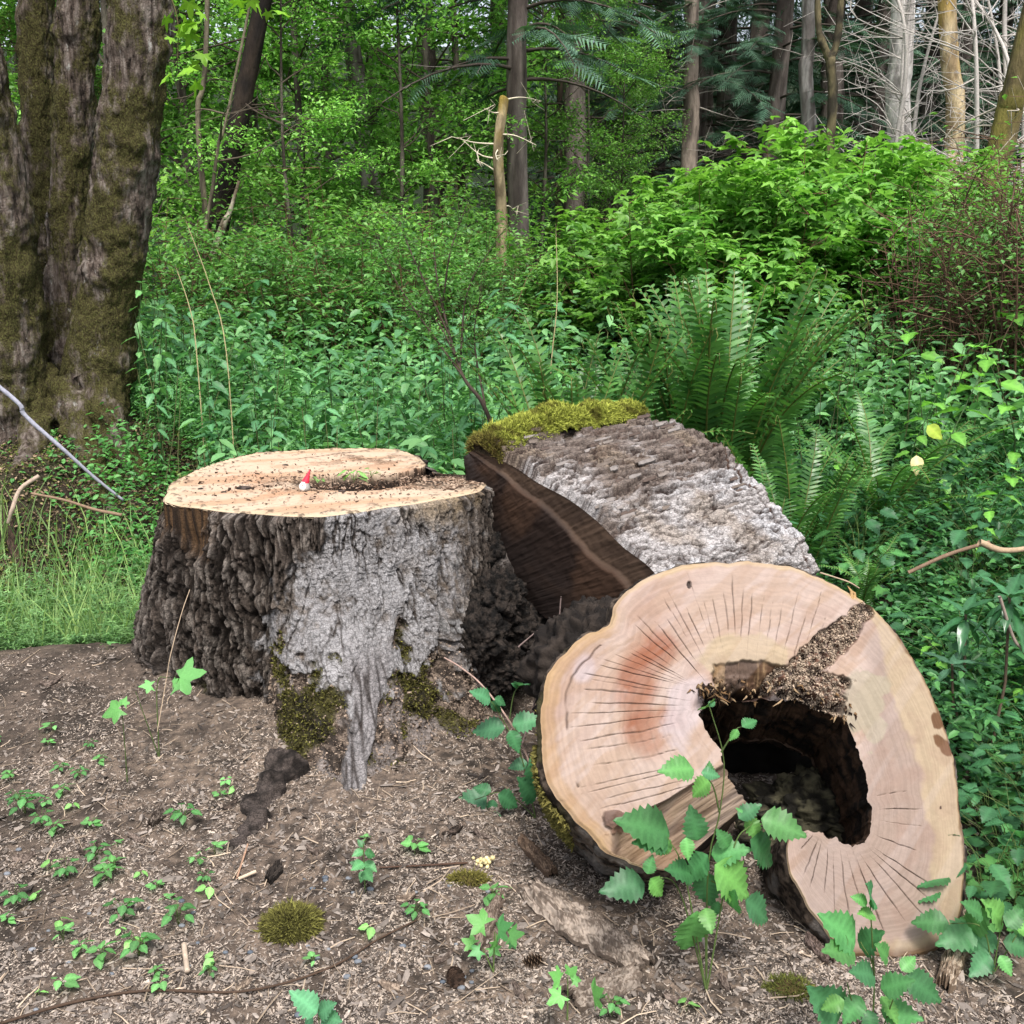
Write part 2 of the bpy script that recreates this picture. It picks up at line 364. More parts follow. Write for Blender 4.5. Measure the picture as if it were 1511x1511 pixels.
# ------------------------------------------------------------------ moss
def moss_blades(mb, pos, nrm, L, cols, seed=0, wid=0.28):
    """little upright shoots: crossed slim triangles"""
    rs = np.random.RandomState(seed); K = len(pos)
    n = nrm+rs.normal(0, 0.45, (K, 3)); n /= np.linalg.norm(n, axis=1)[:, None]
    a = np.cross(n, rs.normal(size=(K, 3))); a /= np.linalg.norm(a, axis=1)[:, None]; b = np.cross(n, a)
    l = L*rs.uniform(0.5, 1.2, (K, 1)); wv = l*wid
    tip = pos+n*l+rs.normal(0, 0.15, (K, 3))*l
    v = np.stack([pos-a*wv, pos+a*wv, tip, pos+n*l*0.45-b*wv, pos+n*l*0.45+b*wv, tip+b*l*0.3], 1)
    f = np.array([[0, 1, 2], [3, 4, 5]])[None]+(np.arange(K)*6)[:, None, None]
    cc = np.repeat(cols, 6, 0); cc = cc.reshape(K, 6, 3); cc[:, (0, 1)] *= 0.6
    mb.add(v.reshape(-1, 3), f.reshape(-1, 3), cc.reshape(-1, 3))
def mosscols(K, a, b, seed=0):
    rs = np.random.RandomState(seed); t = rs.rand(K, 1)
    return srgb(*a)*(1-t)+srgb(*b)*t
# ------------------------------------------------------------------ the stump
ZT = 0.75
def build_stump():
    top_px = [(241,740),(247,726),(250,716),(274,701),(311,686),(348,675),(378,668),(437,664),(504,661.5),(556,661.5),(589,664),(612,672),(624,680),(628,690),(640,698),(668,700),(700,701),(717,716),(706,726),(645,738),(571,749),(515,758),(474,763),(422,762),(385,759),(348,757),(293,750),(263,747)]
    P = onz([a for a, b in top_px], [b for a, b in top_px], ZT)[:, :2]
    C = np.array([P[:, 0].min()*0.5+P[:, 0].max()*0.5, P[:, 1].min()*0.5+P[:, 1].max()*0.5])
    d = P-C; th = np.arctan2(d[:, 1], d[:, 0]); r = np.hypot(d[:, 0], d[:, 1]); o = np.argsort(th); th, r = th[o], r[o]
    base_px = [(178,975),(198,992),(230,1012),(262,1018),(298,1010),(335,1035),(378,1040),(388,1100),(398,1150),(430,1172),(490,1190),(530,1198),(575,1178),(625,1150),(672,1110),(700,1085),(706,1010),(725,960)]
    B = onz([a for a, b in base_px], [b for a, b in base_px], 0.02)[:, :2]
    B = np.vstack([B, C+np.array([[0.70, 0.05], [0.62, 0.45], [0.3, 0.75], [-0.2, 0.8], [-0.55, 0.62], [-0.78, 0.25]])])
    e = B-C; tb = np.arctan2(e[:, 1], e[:, 0]); rb = np.hypot(e[:, 0], e[:, 1]); o = np.argsort(tb); tb, rb = tb[o], rb[o]
    # angles, dense on the side the camera sees
    tf = np.linspace(-np.pi*1.03, 0.12*np.pi, 1050, endpoint=False); tk = np.linspace(0.12*np.pi, 0.97*np.pi, 170, endpoint=False)
    T = np.concatenate([tf, tk]); Tm = (T+np.pi) % (2*np.pi)-np.pi
    rt = np.interp(Tm, th, r, period=2*np.pi); rbt = np.interp(Tm, tb, rb, period=2*np.pi)
    NR = 250
    hh = np.linspace(1, 0, NR)                       # 1 at the cut, 0 in the soil
    u = np.r_[0, np.cumsum(np.hypot(np.diff(rt*np.cos(T)), np.diff(rt*np.sin(T))))]*1.12
    U, H = np.meshgrid(u, hh); TT = np.meshgrid(T, hh)[0]
    px_t = 755  # placeholder
    RT = rt[None]; RB = rbt[None]
    fl = np.clip(RB-RT, 0.0, 1)
    # buttress profile: steep above, sweeping out near the soil
    tcen = ss(-2.13, -2.05, Tm)*ss(-0.75, -0.95, Tm)
    expo = mix(1.1, 1.9, tcen)[None]
    rad = RT+fl*(1-H)**expo
    rad = rad+0.0*H
    zbot = -0.06
    Z = ZT+(zbot-ZT)*(1-H)
    # long folds of the trunk
    rad = rad+0.05*(fbm(np.stack([TT*3.2, H*0.7], -1), 3, 40)-0.5)*(1-H*0.8)
    X = C[0]+rad*np.cos(TT); Y = C[1]+rad*np.sin(TT)
    pxx, pyy = proj(np.stack([X, Y, Z], -1))
    fr_ = ss(0.1, -0.2, np.sin(TT))
    rad = rad-0.06*np.exp(-((pxx-386)/15)**2)*ss(1.0, 0.7, H)*fr_-0.04*np.exp(-((pxx-283)/12)**2)*ss(1.0, 0.75, H)*fr_
    rad = rad-0.035*np.exp(-((pxx-655)/10)**2)*ss(0.9, 0.6, H)*fr_+0.03*np.exp(-((pxx-335)/35)**2)*ss(0.2, 0.6, H)*ss(1, .8, H)*fr_
    hm = H*0.85
    # zones read on the trunk
    n = fbm(np.stack([U*7, hm*7], -1), 4, 50); nn = fbm(np.stack([U*22, hm*22], -1), 4, 51)
    front = ss(0.35, 0.15, np.sin(TT))
    q_ = pxx+80*(n-0.5)+70*(nn-0.5)
    edge = mix(388, 500, ss(0.66, 0.97, H))
    dark = np.maximum(ss(edge+8, edge-8, q_), 1-front)       # dark chunky bark on the left
    right = ss(650, 690, q_)*front
    raw = ss(0.78, 0.88, H+0.25*(n-0.5))*ss(345, 315, q_)     # raw brown fibre under the cut, far left
    # relief
    cidD, gidD, crD, crD2, wq = bark_relief(U, hm, (0.085, 0.26), (0.022, 0.07), 60, 0.016)
    cidW, gidW, crW, crW2, _ = bark_relief(U, hm, (0.075, 0.17), (0.017, 0.016), 70, 0.014)
    stri = 0.5+0.5*np.sin(hm*2*np.pi/0.017+6*fbm(np.stack([U*6, hm*9], -1), 2, 77)*2)
    ridge = np.abs(fbm(np.stack([wq[..., 0]*19, wq[..., 1]*3.2], -1), 4, 90)-0.5)*2
    r2_ = np.abs(fbm(np.stack([wq[..., 0]*44, wq[..., 1]*15], -1), 4, 190)-0.5)*2; crD = np.exp(-(r2_/0.13)**2)
    tv_ = fbm(np.stack([wq[..., 0]*20, wq[..., 1]*4.5], -1), 4, 191)*7; plate = (np.floor(tv_)+ss(0.75, 1.0, tv_-np.floor(tv_)))/7; fineD = fbm(np.stack([wq[..., 0]*110, wq[..., 1]*22], -1), 4, 192)
    hD = 0.060*plate+0.010*(n-0.5)-0.034*np.exp(-(ridge/0.075)**2)-0.012*crD+0.022*(fineD-0.5)
    rw = np.abs(fbm(np.stack([wq[..., 0]*26, wq[..., 1]*7], -1), 4, 91)-0.5)*2; crW = np.exp(-(rw/0.07)**2)*ss(0.35, 0.6, fbm(np.stack([U*9, hm*5], -1), 3, 92))
    rw2 = np.abs(fbm(np.stack([wq[..., 0]*60, wq[..., 1]*95], -1), 3, 93)-0.5)*2; crW2 = np.clip(crW2*0.35+np.exp(-(rw2/0.12)**2)*0.8, 0, 1)*ss(0.3, 0.6, fbm(np.stack([U*14, hm*10], -1), 3, 94))
    fv_ = fbm(np.stack([wq[..., 0]*24, wq[..., 1]*15], -1), 4, 96)*6; ff_ = fv_-np.floor(fv_); flake = (np.floor(fv_)+ss(0.8, 1.0, ff_))/6; fedge = np.exp(-((ff_-0.8)/0.09)**2)
    hW = 0.026*flake-0.012*crW+0.003*gidW-0.0045*crW2+0.0010*stri+0.018*(n-0.5)+0.008*(nn-0.5)
    hR = 0.045*plate-0.008*crD+0.01*(fineD-0.5)+0.02*(n-0.5)-0.018*np.exp(-(ridge/0.1)**2)
    disp = mix(mix(hW, hD, dark), hR, right)
    fib = fbm(np.stack([U*90, hm*5], -1), 3, 95)
    disp = mix(disp, 0.02*(fib-0.5), raw)
    # lower skirt: soil, moss and sawdust bury the bark except for the bare pale root
    rootline = np.interp(H[:, 0], [0, 0.15, 0.35, 0.55], [516, 524, 538, 548])[:, None]+30*(n-0.5)
    root = np.exp(-((pxx-rootline)/mix(19, 60, ss(0.25, 0.62, H)))**4)*front
    skirt = ss(0.48, 0.38, H+0.30*(n-0.5)+0.40*(nn-0.5)+0.10*ss(600, 680, pxx))*ss(384, 392, pxx)*ss(740, 715, pxx)*front
    root = root*ss(0.30, 0.48, fbm(np.stack([U*30, hm*6], -1), 3, 110)+0.25*root)
    skirt = skirt*(1-ss(0.35, 0.7, root))
    low = ss(0.26, 0.08, H+0.22*(nn-0.5))
    skirt = np.maximum(skirt, low*(1-ss(0.4, 0.8, root)))
    disp = mix(disp, 0.07*(n-0.5)+0.055*(nn-0.5)+0.020*(fbm(np.stack([U*70, hm*60], -1), 3, 5)-0.5)-0.02*np.exp(-(ridge/0.12)**2), skirt)
    disp = disp+0.012*root*skirt.clip(0, 1)*0+(0.018+0.02*(fbm(np.stack([U*45, hm*6], -1), 3, 111)-0.5))*root*ss(0.58, 0.4, H)
    disp = disp*ss(1.0, 0.985, H)
    rad2 = rad+disp
    X = C[0]+rad2*np.cos(TT); Y = C[1]+rad2*np.sin(TT)
    V = np.stack([X, Y, Z], -1)
    # colours of the stuff itself
    cdk = mixc(np.broadcast_to(srgb(112, 100, 90), V.shape), srgb(156, 146, 136), ss(0.45, 0.62, fineD*0.6+nn*0.4)*0.8)
    cdk = mixc(cdk, srgb(44, 36, 30), np.clip(crD*0.5+ss(0.55, 0.4, fineD)*0.5+np.exp(-(ridge/0.13)**2)*0.85+0.6*np.exp(-(((tv_-np.floor(tv_))-0.8)/0.12)**2), 0, 1))
    lich = ss(0.36, 0.64, n*0.4+nn*0.4+0.2*fbm(np.stack([U*60, hm*30], -1), 3, 97)+0.16*(gidW-0.5)+0.16*np.exp(-((pxx-550)/110)**2)+0.0)
    cwh = mixc(np.broadcast_to(srgb(116, 104, 92), V.shape), srgb(178, 175, 174), lich)
    cwh = mixc(cwh, srgb(160, 140, 112), ss(0.62, 0.8, fbm(np.stack([U*4, hm*3], -1), 3, 99))*0.6)
    cwh = mixc(cwh, srgb(172, 150, 118), ss(0.86, 0.97, H+0.06*(nn-0.5))*ss(560, 640, pxx)*0.8)
    cwh = mixc(cwh, srgb(70, 62, 56), np.clip(crW*0.8+crW2*0.6+fedge*0.55, 0, 1))
    crt = mixc(cdk*1.0, srgb(170, 168, 166), ss(0.52, 0.66, nn*0.6+n*0.4)*0.75*(1-crD2))
    col = mixc(cwh, [0, 0, 0], np.zeros_like(U)); col = col*(1-dark[..., None])+cdk*dark[..., None]
    col = col*(1-right[..., None])+crt*right[..., None]
    col = col*(1-raw[..., None])+mixc(np.broadcast_to(srgb(112, 86, 60), V.shape), srgb(60, 46, 34), ss(0.4, 0.6, fib))*raw[..., None]
    mossn = ss(0.50, 0.58, fbm(np.stack([U*9, hm*9], -1), 5, 101)+0.10*np.exp(-((pxx-430)/60)**2))
    sk = mixc(np.broadcast_to(srgb(138, 122, 108), V.shape), srgb(66, 57, 50), ss(0.40, 0.56, vn(np.stack([U*75, hm*75], -1), 8)*0.6+nn*0.4))
    sk = mixc(sk, srgb(156, 146, 140), ss(0.52, 0.6, fbm(np.stack([U*13, hm*10], -1), 4, 112))*0.8)
    sk = mixc(sk, mixc(np.broadcast_to(srgb(78, 74, 42), V.shape), srgb(46, 42, 26), ss(0.4, 0.6, nn)), mossn*ss(0.02, 0.16, H))
    col = col*(1-skirt[..., None])+sk*skirt[..., None]
    rvf = np.abs(fbm(np.stack([U*45, hm*6], -1), 3, 111)-0.5)*2; col = mixc(col, mixc(np.broadcast_to(srgb(160, 155, 154), V.shape), srgb(62, 54, 50), np.exp(-(rvf/0.2)**2)), ss(0.4, 0.8, root)*ss(0.55, 0.4, H)*0.9)
    root_o = empty('tree_stump', (C[0], C[1], 0), 'wide rooted stump with a fresh flat cut top and a hollow in it', 'stump')
    mb = MB().add(V.reshape(-1, 3), gridf(NR, len(T), True), col.reshape(-1, 3))
    link_mesh('bark', mb, M_sbark, root_o)
    rs = np.random.RandomState(2); fl = np.argwhere((skirt > 0.4) & (pxx > 380) & (pxx < 740) & (fr_ > 0.5)); Kc = 15000; pk = fl[rs.randint(len(fl), size=Kc)]
    pos = V[pk[:, 0], pk[:, 1]]; out_ = np.stack([np.cos(TT), np.sin(TT), 0.5+0*TT], -1)[pk[:, 0], pk[:, 1]]; ms = (mossn*ss(0.02, 0.16, H))[pk[:, 0], pk[:, 1]]
    tv = np.array([[-1, -0.45, 0.0], [1, -0.5, 0.12], [0.9, 0.5, 0.0], [-0.9, 0.45, 0.15], [0.0, 0.0, 0.5]]); tf = np.array([[0, 1, 4], [1, 2, 4], [2, 3, 4], [3, 0, 4]])
    dr_ = rs.rand(Kc) > ms*0.8; Kd = int(dr_.sum()); tt_ = rs.rand(Kd, 1) < 0.6
    mbc = MB(); scatter(mbc, tv, tf, pos[dr_]+out_[dr_]*0.001, rotm(rs.uniform(0, 6.28, Kd), rs.uniform(0.4, 1.4, Kd), rs.normal(0, .5, Kd)), rs.gamma(2, 0.0010, Kd)+0.001, np.where(tt_, srgb(206, 184, 166), srgb(96, 82, 72))*rs.uniform(.6, 1.15, (Kd, 1)))
    tag(link_mesh('sawdust', mbc, M_chip, root_o, smooth=False), kind='stuff')
    mk = ms > 0.45; Km = int(mk.sum()); mbm = MB(); tm = rs.rand(Km, 1)
    moss_blades(mbm, pos[mk], out_[mk], 0.014, srgb(64, 58, 30)*(1-tm)+srgb(118, 116, 58)*tm, 4, 0.2); tag(link_mesh('moss', mbm, M_moss, root_o), kind='stuff')
    # ---- cut face with its hollow
    nt_, nr_ = 900, 170
    T2 = np.linspace(-np.pi, np.pi, nt_, endpoint=False); T2m = T2
    r2 = np.interp(T2m, th, r, period=2*np.pi)
    # edge follows the bark rim exactly enough
    S = np.linspace(0, 1, nr_)[:, None]
    Rg = S*r2[None]*1.002+0*T2[None]
    # wavy rim
    X2 = C[0]+Rg*np.cos(T2)[None]; Y2 = C[1]+Rg*np.sin(T2)[None]
    px, py = proj(np.stack([X2, Y2, np.full_like(X2, ZT)], -1))
    wob = fbm(np.stack([X2*9, Y2*9], -1), 3, 120)
    fe = np.interp(px, [425, 445, 459, 519, 556, 589, 619, 634, 700], [708.5, 704, 702.5, 697, 700.5, 697.5, 691, 684, 684])+2.2*(wob-0.5)
    inside = ss(0, 0.9, py-fe)*ss(424, 436, px)
    near = np.interp(px, [425, 470, 520, 560, 600, 640, 700], [713, 722, 724, 722, 716, 706, 702])
    dep = np.interp(px, [425, 450, 520, 560, 600, 640], [0.05, 0.07, 0.08, 0.09, 0.075, 0.05])
    d2 = inside*dep*ss(0, 1, (near-py)/np.maximum(near-fe, 1.0)+0.15)
    n4 = fbm(np.stack([X2*45, Y2*45], -1), 4, 121); n5 = fbm(np.stack([X2*14, Y2*14], -1), 3, 122)
    dust = np.clip(inside*ss(26, 4, py-fe+6*(n5-0.5)*3)*ss(0, 1, py-fe), 0, 1)
    dust = np.maximum(dust, ss(560, 620, px)*ss(0.35, 0.5, n5+0.25*ss(715, 703, py)-0.02)*ss(1.5, 0, (py-716)/8)*(py > fe))
    dust = np.maximum(dust, 0.9*ss(0.55, 0.68, n5)*np.exp(-(((px-450)/70)**2+((py-712)/14)**2)))
    dust = np.maximum(dust, 0.75*ss(0.48, 0.62, n5)*np.exp(-(((px-540)/90)**2+((py-678)/9)**2)))
    dust = np.maximum(dust, 0.6*ss(0.58, 0.7, n4)*ss(0.75, 0.97, S))
    Z2 = ZT-d2+dust*0.016*(n4-0.2)+0.0016*np.sin(((X2-C[0])*0.35+(Y2-C[1]))*2*np.pi/0.021)*(1-dust)+0.004*(fbm(np.stack([X2*3, Y2*3], -1), 2, 125)-0.5)
    lip = ss(0.985, 1.0, S); Z2 = Z2-0.004*lip
    c0 = np.broadcast_to(srgb(240, 220, 194), X2.shape+(3,))
    ang = fbm(np.stack([(X2+Y2*0.4)*3, (Y2-X2*0.3)*14], -1), 3, 126)
    c0 = mixc(c0, srgb(222, 182, 146), ss(0.48, 0.7, ang)*0.8)
    c0 = mixc(c0, srgb(214, 160, 122), np.exp(-(((S*r2-0.32)/0.1)**2))*ss(0.4, 0.6, n5)*0.5)
    c0 = mixc(c0, srgb(190, 150, 122), 0.28*(0.5+0.5*np.sin(((X2-C[0])*0.35+(Y2-C[1]))*2*np.pi/0.021+4*n5)))
    c0 = mixc(c0, srgb(238, 218, 182), ss(0.9, 0.97, S)*0.6)
    c0 = mixc(c0, srgb(120, 84, 62), ss(0.66, 0.72, n4)*0.35)
    # a saw line across the far half
    line = np.abs((py-(679-0.115*(px-420)))+2*(n5-0.5)*0.6)
    c0 = mixc(c0, srgb(96, 62, 44), np.exp(-(line/0.55)**2)*ss(425, 450, px)*ss(620, 590, px)*0.8)
    db = mixc(np.broadcast_to(srgb(150, 122, 100), c0.shape), srgb(64, 50, 40), ss(0.42, 0.58, n4))
    db = mixc(db, srgb(206, 180, 156), ss(0.62, 0.7, vn(np.stack([X2*160, Y2*160], -1), 12)))
    c0 = c0*(1-dust[..., None])+db*dust[..., None]
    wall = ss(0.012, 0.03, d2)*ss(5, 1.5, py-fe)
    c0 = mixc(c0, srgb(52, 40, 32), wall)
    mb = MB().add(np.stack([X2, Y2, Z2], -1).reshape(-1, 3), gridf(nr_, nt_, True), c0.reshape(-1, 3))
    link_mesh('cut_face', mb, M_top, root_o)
    return root_o, C, (th, r)
stump, SCEN, SPROF = build_stump()
def blob(mb, ctr, r, c, seed=0, amp=0.35, fr=5, nu=40, nv=24, squash=(1, 1, 1), colfn=None):
    u = np.linspace(0, 2*np.pi, nu, endpoint=False); v = np.linspace(0.02, np.pi-0.02, nv)
    uu, vv = np.meshgrid(u, v)
    d = np.stack([np.cos(uu)*np.sin(vv), np.sin(uu)*np.sin(vv), np.cos(vv)], -1)
    rr = 1+amp*2*(fbm(d*fr*0.4+seed*3.1, 4, seed)-0.5)
    if nu > 60: rr = rr-0.07*np.exp(-((np.abs(fbm(d*np.array([9, 9, 4.0])+seed, 4, seed+3)-0.5)*2)/0.10)**2)+0.11*(fbm(d*26+seed, 4, seed+4)-0.5); q5 = fbm(d*4+seed, 3, seed+6)*9; rr = rr+0.05*(np.floor(q5)+ss(0.7, 1, q5-np.floor(q5))-4.5)
    p = np.asarray(ctr)+d*rr[..., None]*r*np.asarray(squash)
    mb.add(p.reshape(-1, 3), gridf(nv, nu, True), colfn(p.reshape(-1, 3)) if colfn else c)
    return mb
def darkbarkcol(a=(70, 60, 52), b=(34, 29, 25), fr=25, seed=3):
    def f(p):
        n = fbm(p*fr, 4, seed); return mixc(np.broadcast_to(srgb(*a), p.shape), srgb(*b), ss(0.4, 0.6, n))
    return f
# burl and side root on the right flank of the stump
def stump_extras():
    mb = MB()
    for i, (px, py, Y, r) in enumerate([(735, 885, 3.5, 0.10), (705, 940, 3.42, 0.11), (768, 925, 3.55, 0.10), (722, 820, 3.7, 0.11), (740, 985, 3.45, 0.09)]):
        blob(mb, at(px, py, Y), r, None, i+3, 0.24, 9, 150, 100, (1, 1, 1.15), darkbarkcol((64, 56, 50), (22, 19, 17), 60))
    link_mesh('burl', mb, M_sbark, stump)
    mb = MB()   # smooth dark root sweeping down the right side
    P = catmull([at(715, 728, 3.85), at(738, 775, 3.75), at(752, 850, 3.65), at(778, 900, 3.6), at(812, 925, 3.6)], 60)
    tube(mb, P, [0.05, 0.07, 0.065, 0.055, 0.05], 30, rough=0.35, fr=16, seed=5, colfn=darkbarkcol((128, 120, 114), (52, 46, 42), 18))
    P = catmull([at(812, 925, 3.6), at(818, 880, 3.62), at(840, 838, 3.7)], 24)
    tube(mb, P, [0.035, 0.03, 0.03], 14, rough=0.3, fr=20, seed=8, colfn=darkbarkcol((70, 62, 58), (28, 25, 23), 25))
    P = catmull([at(820, 950, 3.5), at(825, 890, 3.5), at(835, 850, 3.55)], 24)
    tube(mb, P, [0.04, 0.03, 0.025], 14, rough=0.3, fr=20, seed=9, colfn=darkbarkcol((70, 62, 58), (28, 25, 23), 25))
    link_mesh('root', mb, M_sbark, stump)
    mb = MB()   # dark surface root running to the front left
    g = [onz(a, b, 0.0) for a, b in [(425, 1150), (392, 1190), (370, 1225), (338, 1270)]]
    P = catmull([np.array([q[0], q[1], gz(q[0], q[1], False)-0.03]) for q in g], 60)
    tube(mb, P, [0.08, 0.055, 0.045, 0.022], 50, rough=0.55, fr=26, seed=15, colfn=darkbarkcol((92, 82, 76), (40, 34, 30), 30))
    link_mesh('root', mb, M_sbark, stump)
stump_extras()

#%%LOGS
# ------------------------------------------------------------------ the C-shaped slice standing on edge in front
def build_slab():
    lean, yaw = R(31), R(6)
    n = np.array([math.sin(yaw)*math.cos(lean), -math.cos(yaw)*math.cos(lean), math.sin(lean)])
    O = onz(1322, 1416, 0.0)
    U = np.array([math.cos(yaw), math.sin(yaw), 0]); V = np.cross(n, U)*-1
    if V[2] < 0: V = -V
    outer = [(1002,1289),(956,1282),(893,1259),(873,1236),(836,1198),(808,1157),(799,1096),(798,1041),(808,995),(828,968),(852,944),(866,936),(882,932),(901,921),(903,905),(907,893),(925,872),(951,856),(1002,835),(1058,829),(1123,828),(1178,839),(1220,856),(1262,879),(1290,895),(1322,934),(1342,962),(1359,990),(1387,1045),(1408,1115),(1417,1180),(1424,1254),(1422,1333),(1412,1379),(1382,1405),(1352,1413),(1322,1416),(1290,1413),(1252,1414),(1220,1379),(1188,1333),(1167,1291),(1162,1254),(1167,1231)]
    inner = [(1113,1189),(1100,1172),(1085,1150),(1076,1138),(1062,1110),(1053,1096),(1042,1076),(1035,1059),(1044,1018),(1063,1027),(1100,1031),(1141,1032),(1170,1030),(1197,1032),(1225,1042),(1243,1052),(1253,1078),(1271,1120),(1281,1161),(1284,1190),(1283,1225),(1276,1240),(1266,1250),(1257,1252),(1240,1245),(1225,1236),(1197,1222)]
    pairs = [(0, 0), (4, 3), (6, 7), (9, 8), (17, 9), (20, 10), (22, 12), (24, 15), (26, 16), (28, 17), (30, 19), (32, 21), (34, 22), (36, 23), (39, 25), (43, 26)]
    def loc(pts):
        p = onplane([a for a, b in pts], [b for a, b in pts], O, n)-O
        return np.stack([p@U, p@V], -1)
    lo, li = loc(outer), loc(inner)
    NT, NS = 1500, 170
    seglen = [np.linalg.norm(np.diff(lo[a0:a1+1], axis=0), axis=1).sum() for (a0, _), (a1, _) in zip(pairs[:-1], pairs[1:])]
    tot = sum(seglen); cnt = [max(8, int(round(NT*l/tot))) for l in seglen]
    A = []; Bq = []
    for (p0, p1), c in zip(zip(pairs[:-1], pairs[1:]), cnt):
        A.append(resamp(lo[p0[0]:p1[0]+1], c+1)[:-1]); Bq.append(resamp(li[p0[1]:p1[1]+1], c+1)[:-1])
    A.append(lo[-1:]); Bq.append(li[-1:]); A = np.concatenate(A); Bq = np.concatenate(Bq)
    def smooth(q, k):
        w_ = np.hanning(k+2)[1:-1]; w_ /= w_.sum(); e = np.vstack([np.repeat(q[:1], k//2, 0), q, np.repeat(q[-1:], k//2, 0)])
        return np.stack([np.convolve(e[:, i], w_, 'valid') for i in (0, 1)], -1)[:len(q)]
    A = smooth(A, 15); Bq = smooth(Bq, 27)
    A = A+0.006*(np.stack([fbm(A*24, 3, 1), fbm(A*24, 3, 2)], -1)-0.5)*2
    rotw = np.exp(-((proj(O+Bq[:, :1]*U+Bq[:, 1:]*V)[0]-1150)/120)**2)*(Bq[:, 1] > 0.25)
    Bq = Bq+(0.008+0.016*rotw[:, None])*(np.stack([fbm(Bq*30, 4, 3), fbm(Bq*30, 4, 4)], -1)-0.5)*2
    NT = len(A); s = np.linspace(0, 1, NS)[:, None, None]
    # spokes bow a little
    P2 = A[None]*(1-s)+Bq[None]*s
    W = O+P2[..., :1]*U+P2[..., 1:]*V
    px, py = proj(W)
    S = s[..., 0]+0*px; arc = np.r_[0, np.cumsum(np.linalg.norm(np.diff(A, axis=0), axis=1))]; Lr = np.linalg.norm(A-Bq, axis=1)
    T = np.arange(NT)[None]+0*S
    # drying cracks
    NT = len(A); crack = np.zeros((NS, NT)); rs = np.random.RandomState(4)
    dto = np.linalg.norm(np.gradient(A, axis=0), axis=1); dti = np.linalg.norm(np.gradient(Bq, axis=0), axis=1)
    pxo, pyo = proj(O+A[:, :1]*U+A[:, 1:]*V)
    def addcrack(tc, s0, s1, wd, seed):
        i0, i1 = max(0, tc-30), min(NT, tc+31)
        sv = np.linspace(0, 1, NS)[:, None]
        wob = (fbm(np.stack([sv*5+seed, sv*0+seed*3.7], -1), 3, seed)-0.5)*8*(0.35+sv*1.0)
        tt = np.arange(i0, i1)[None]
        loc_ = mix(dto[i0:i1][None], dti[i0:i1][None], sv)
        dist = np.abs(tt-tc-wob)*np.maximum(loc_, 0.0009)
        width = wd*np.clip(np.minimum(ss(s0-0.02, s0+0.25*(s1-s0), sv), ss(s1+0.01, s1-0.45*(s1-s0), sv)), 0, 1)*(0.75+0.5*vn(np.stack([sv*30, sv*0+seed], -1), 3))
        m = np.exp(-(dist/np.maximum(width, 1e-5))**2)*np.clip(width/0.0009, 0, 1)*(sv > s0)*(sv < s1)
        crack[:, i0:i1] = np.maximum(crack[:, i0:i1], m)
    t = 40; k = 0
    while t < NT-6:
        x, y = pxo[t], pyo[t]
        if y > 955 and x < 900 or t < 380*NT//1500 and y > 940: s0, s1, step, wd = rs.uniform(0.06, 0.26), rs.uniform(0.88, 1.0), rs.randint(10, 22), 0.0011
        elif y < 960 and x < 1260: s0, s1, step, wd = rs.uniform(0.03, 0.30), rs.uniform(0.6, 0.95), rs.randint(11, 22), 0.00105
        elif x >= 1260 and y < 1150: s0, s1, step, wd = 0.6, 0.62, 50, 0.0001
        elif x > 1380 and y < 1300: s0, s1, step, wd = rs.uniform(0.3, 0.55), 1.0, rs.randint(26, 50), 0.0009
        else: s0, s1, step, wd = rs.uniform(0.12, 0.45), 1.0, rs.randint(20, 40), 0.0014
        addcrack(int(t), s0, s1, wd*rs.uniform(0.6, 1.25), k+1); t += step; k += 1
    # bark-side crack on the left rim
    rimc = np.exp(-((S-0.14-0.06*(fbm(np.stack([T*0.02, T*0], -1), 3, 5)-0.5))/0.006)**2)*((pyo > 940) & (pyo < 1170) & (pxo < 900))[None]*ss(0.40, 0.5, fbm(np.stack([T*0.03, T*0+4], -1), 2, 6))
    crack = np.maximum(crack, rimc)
    q = P2; n1 = fbm(q*6, 4, 31); n2 = fbm(q*22, 4, 32); n3 = fbm(q*80, 3, 33)
    def gb(cx, cy, sx, sy, ang=0, p=2, wv=0.5):
        dx, dy = px-cx, py-cy; a_ = R(ang)
        ex, ey = dx*math.cos(a_)+dy*math.sin(a_), -dx*math.sin(a_)+dy*math.cos(a_)
        return np.exp(-(((ex/sx)**2+(ey/sy)**2)*np.maximum(1+wv*2*(n1-0.5)+wv*2.6*(n2-0.5), 0.4))**(p/2))
    # ---- stuff colours
    streak = fbm(np.stack([q[..., 0]*7+q[..., 1]*5, (q[..., 0]*-5+q[..., 1]*7)*5], -1), 3, 35)
    col = mixc(np.broadcast_to(srgb(212, 184, 156), W.shape), srgb(226, 204, 184), ss(0.45, 0.65, streak)*0.7)
    col = mixc(col, srgb(196, 158, 134), ss(0.5, 0.7, n1)*0.35)
    gr = ss(1255, 1290, px+26*(n1-0.5)*2)*ss(900, 960, py)
    gr = np.maximum(gr, ss(1150, 1200, px)*ss(1215, 1240, py))
    col = mixc(col, srgb(184, 162, 142), gr*0.85)
    st = np.maximum.reduce([gb(965, 960, 44, 34, -20, 3), gb(938, 1005, 34, 60, 10, 3), gb(948, 1075, 32, 42, -25, 3), gb(985, 1060, 22, 18, 0, 3)])
    st2 = ss(0.15, 0.95, st*(0.35+1.3*n2))*(0.5+0.9*streak)
    col = mixc(col, srgb(178, 116, 82), st2*0.9)
    pale = np.maximum(gb(1015, 1040, 32, 60, 20, 3), gb(862, 985, 22, 30, 20, 3)*0.9); col = mixc(col, srgb(222, 206, 198), ss(0.3, 0.8, pale)*0.8)
    # yellow sapwood down the right rim
    sw = np.interp(py[0], [880, 930, 1000, 1100, 1200, 1300, 1400], [0.05, 0.22, 0.42, 0.40, 0.36, 0.32, 0.12])[None]
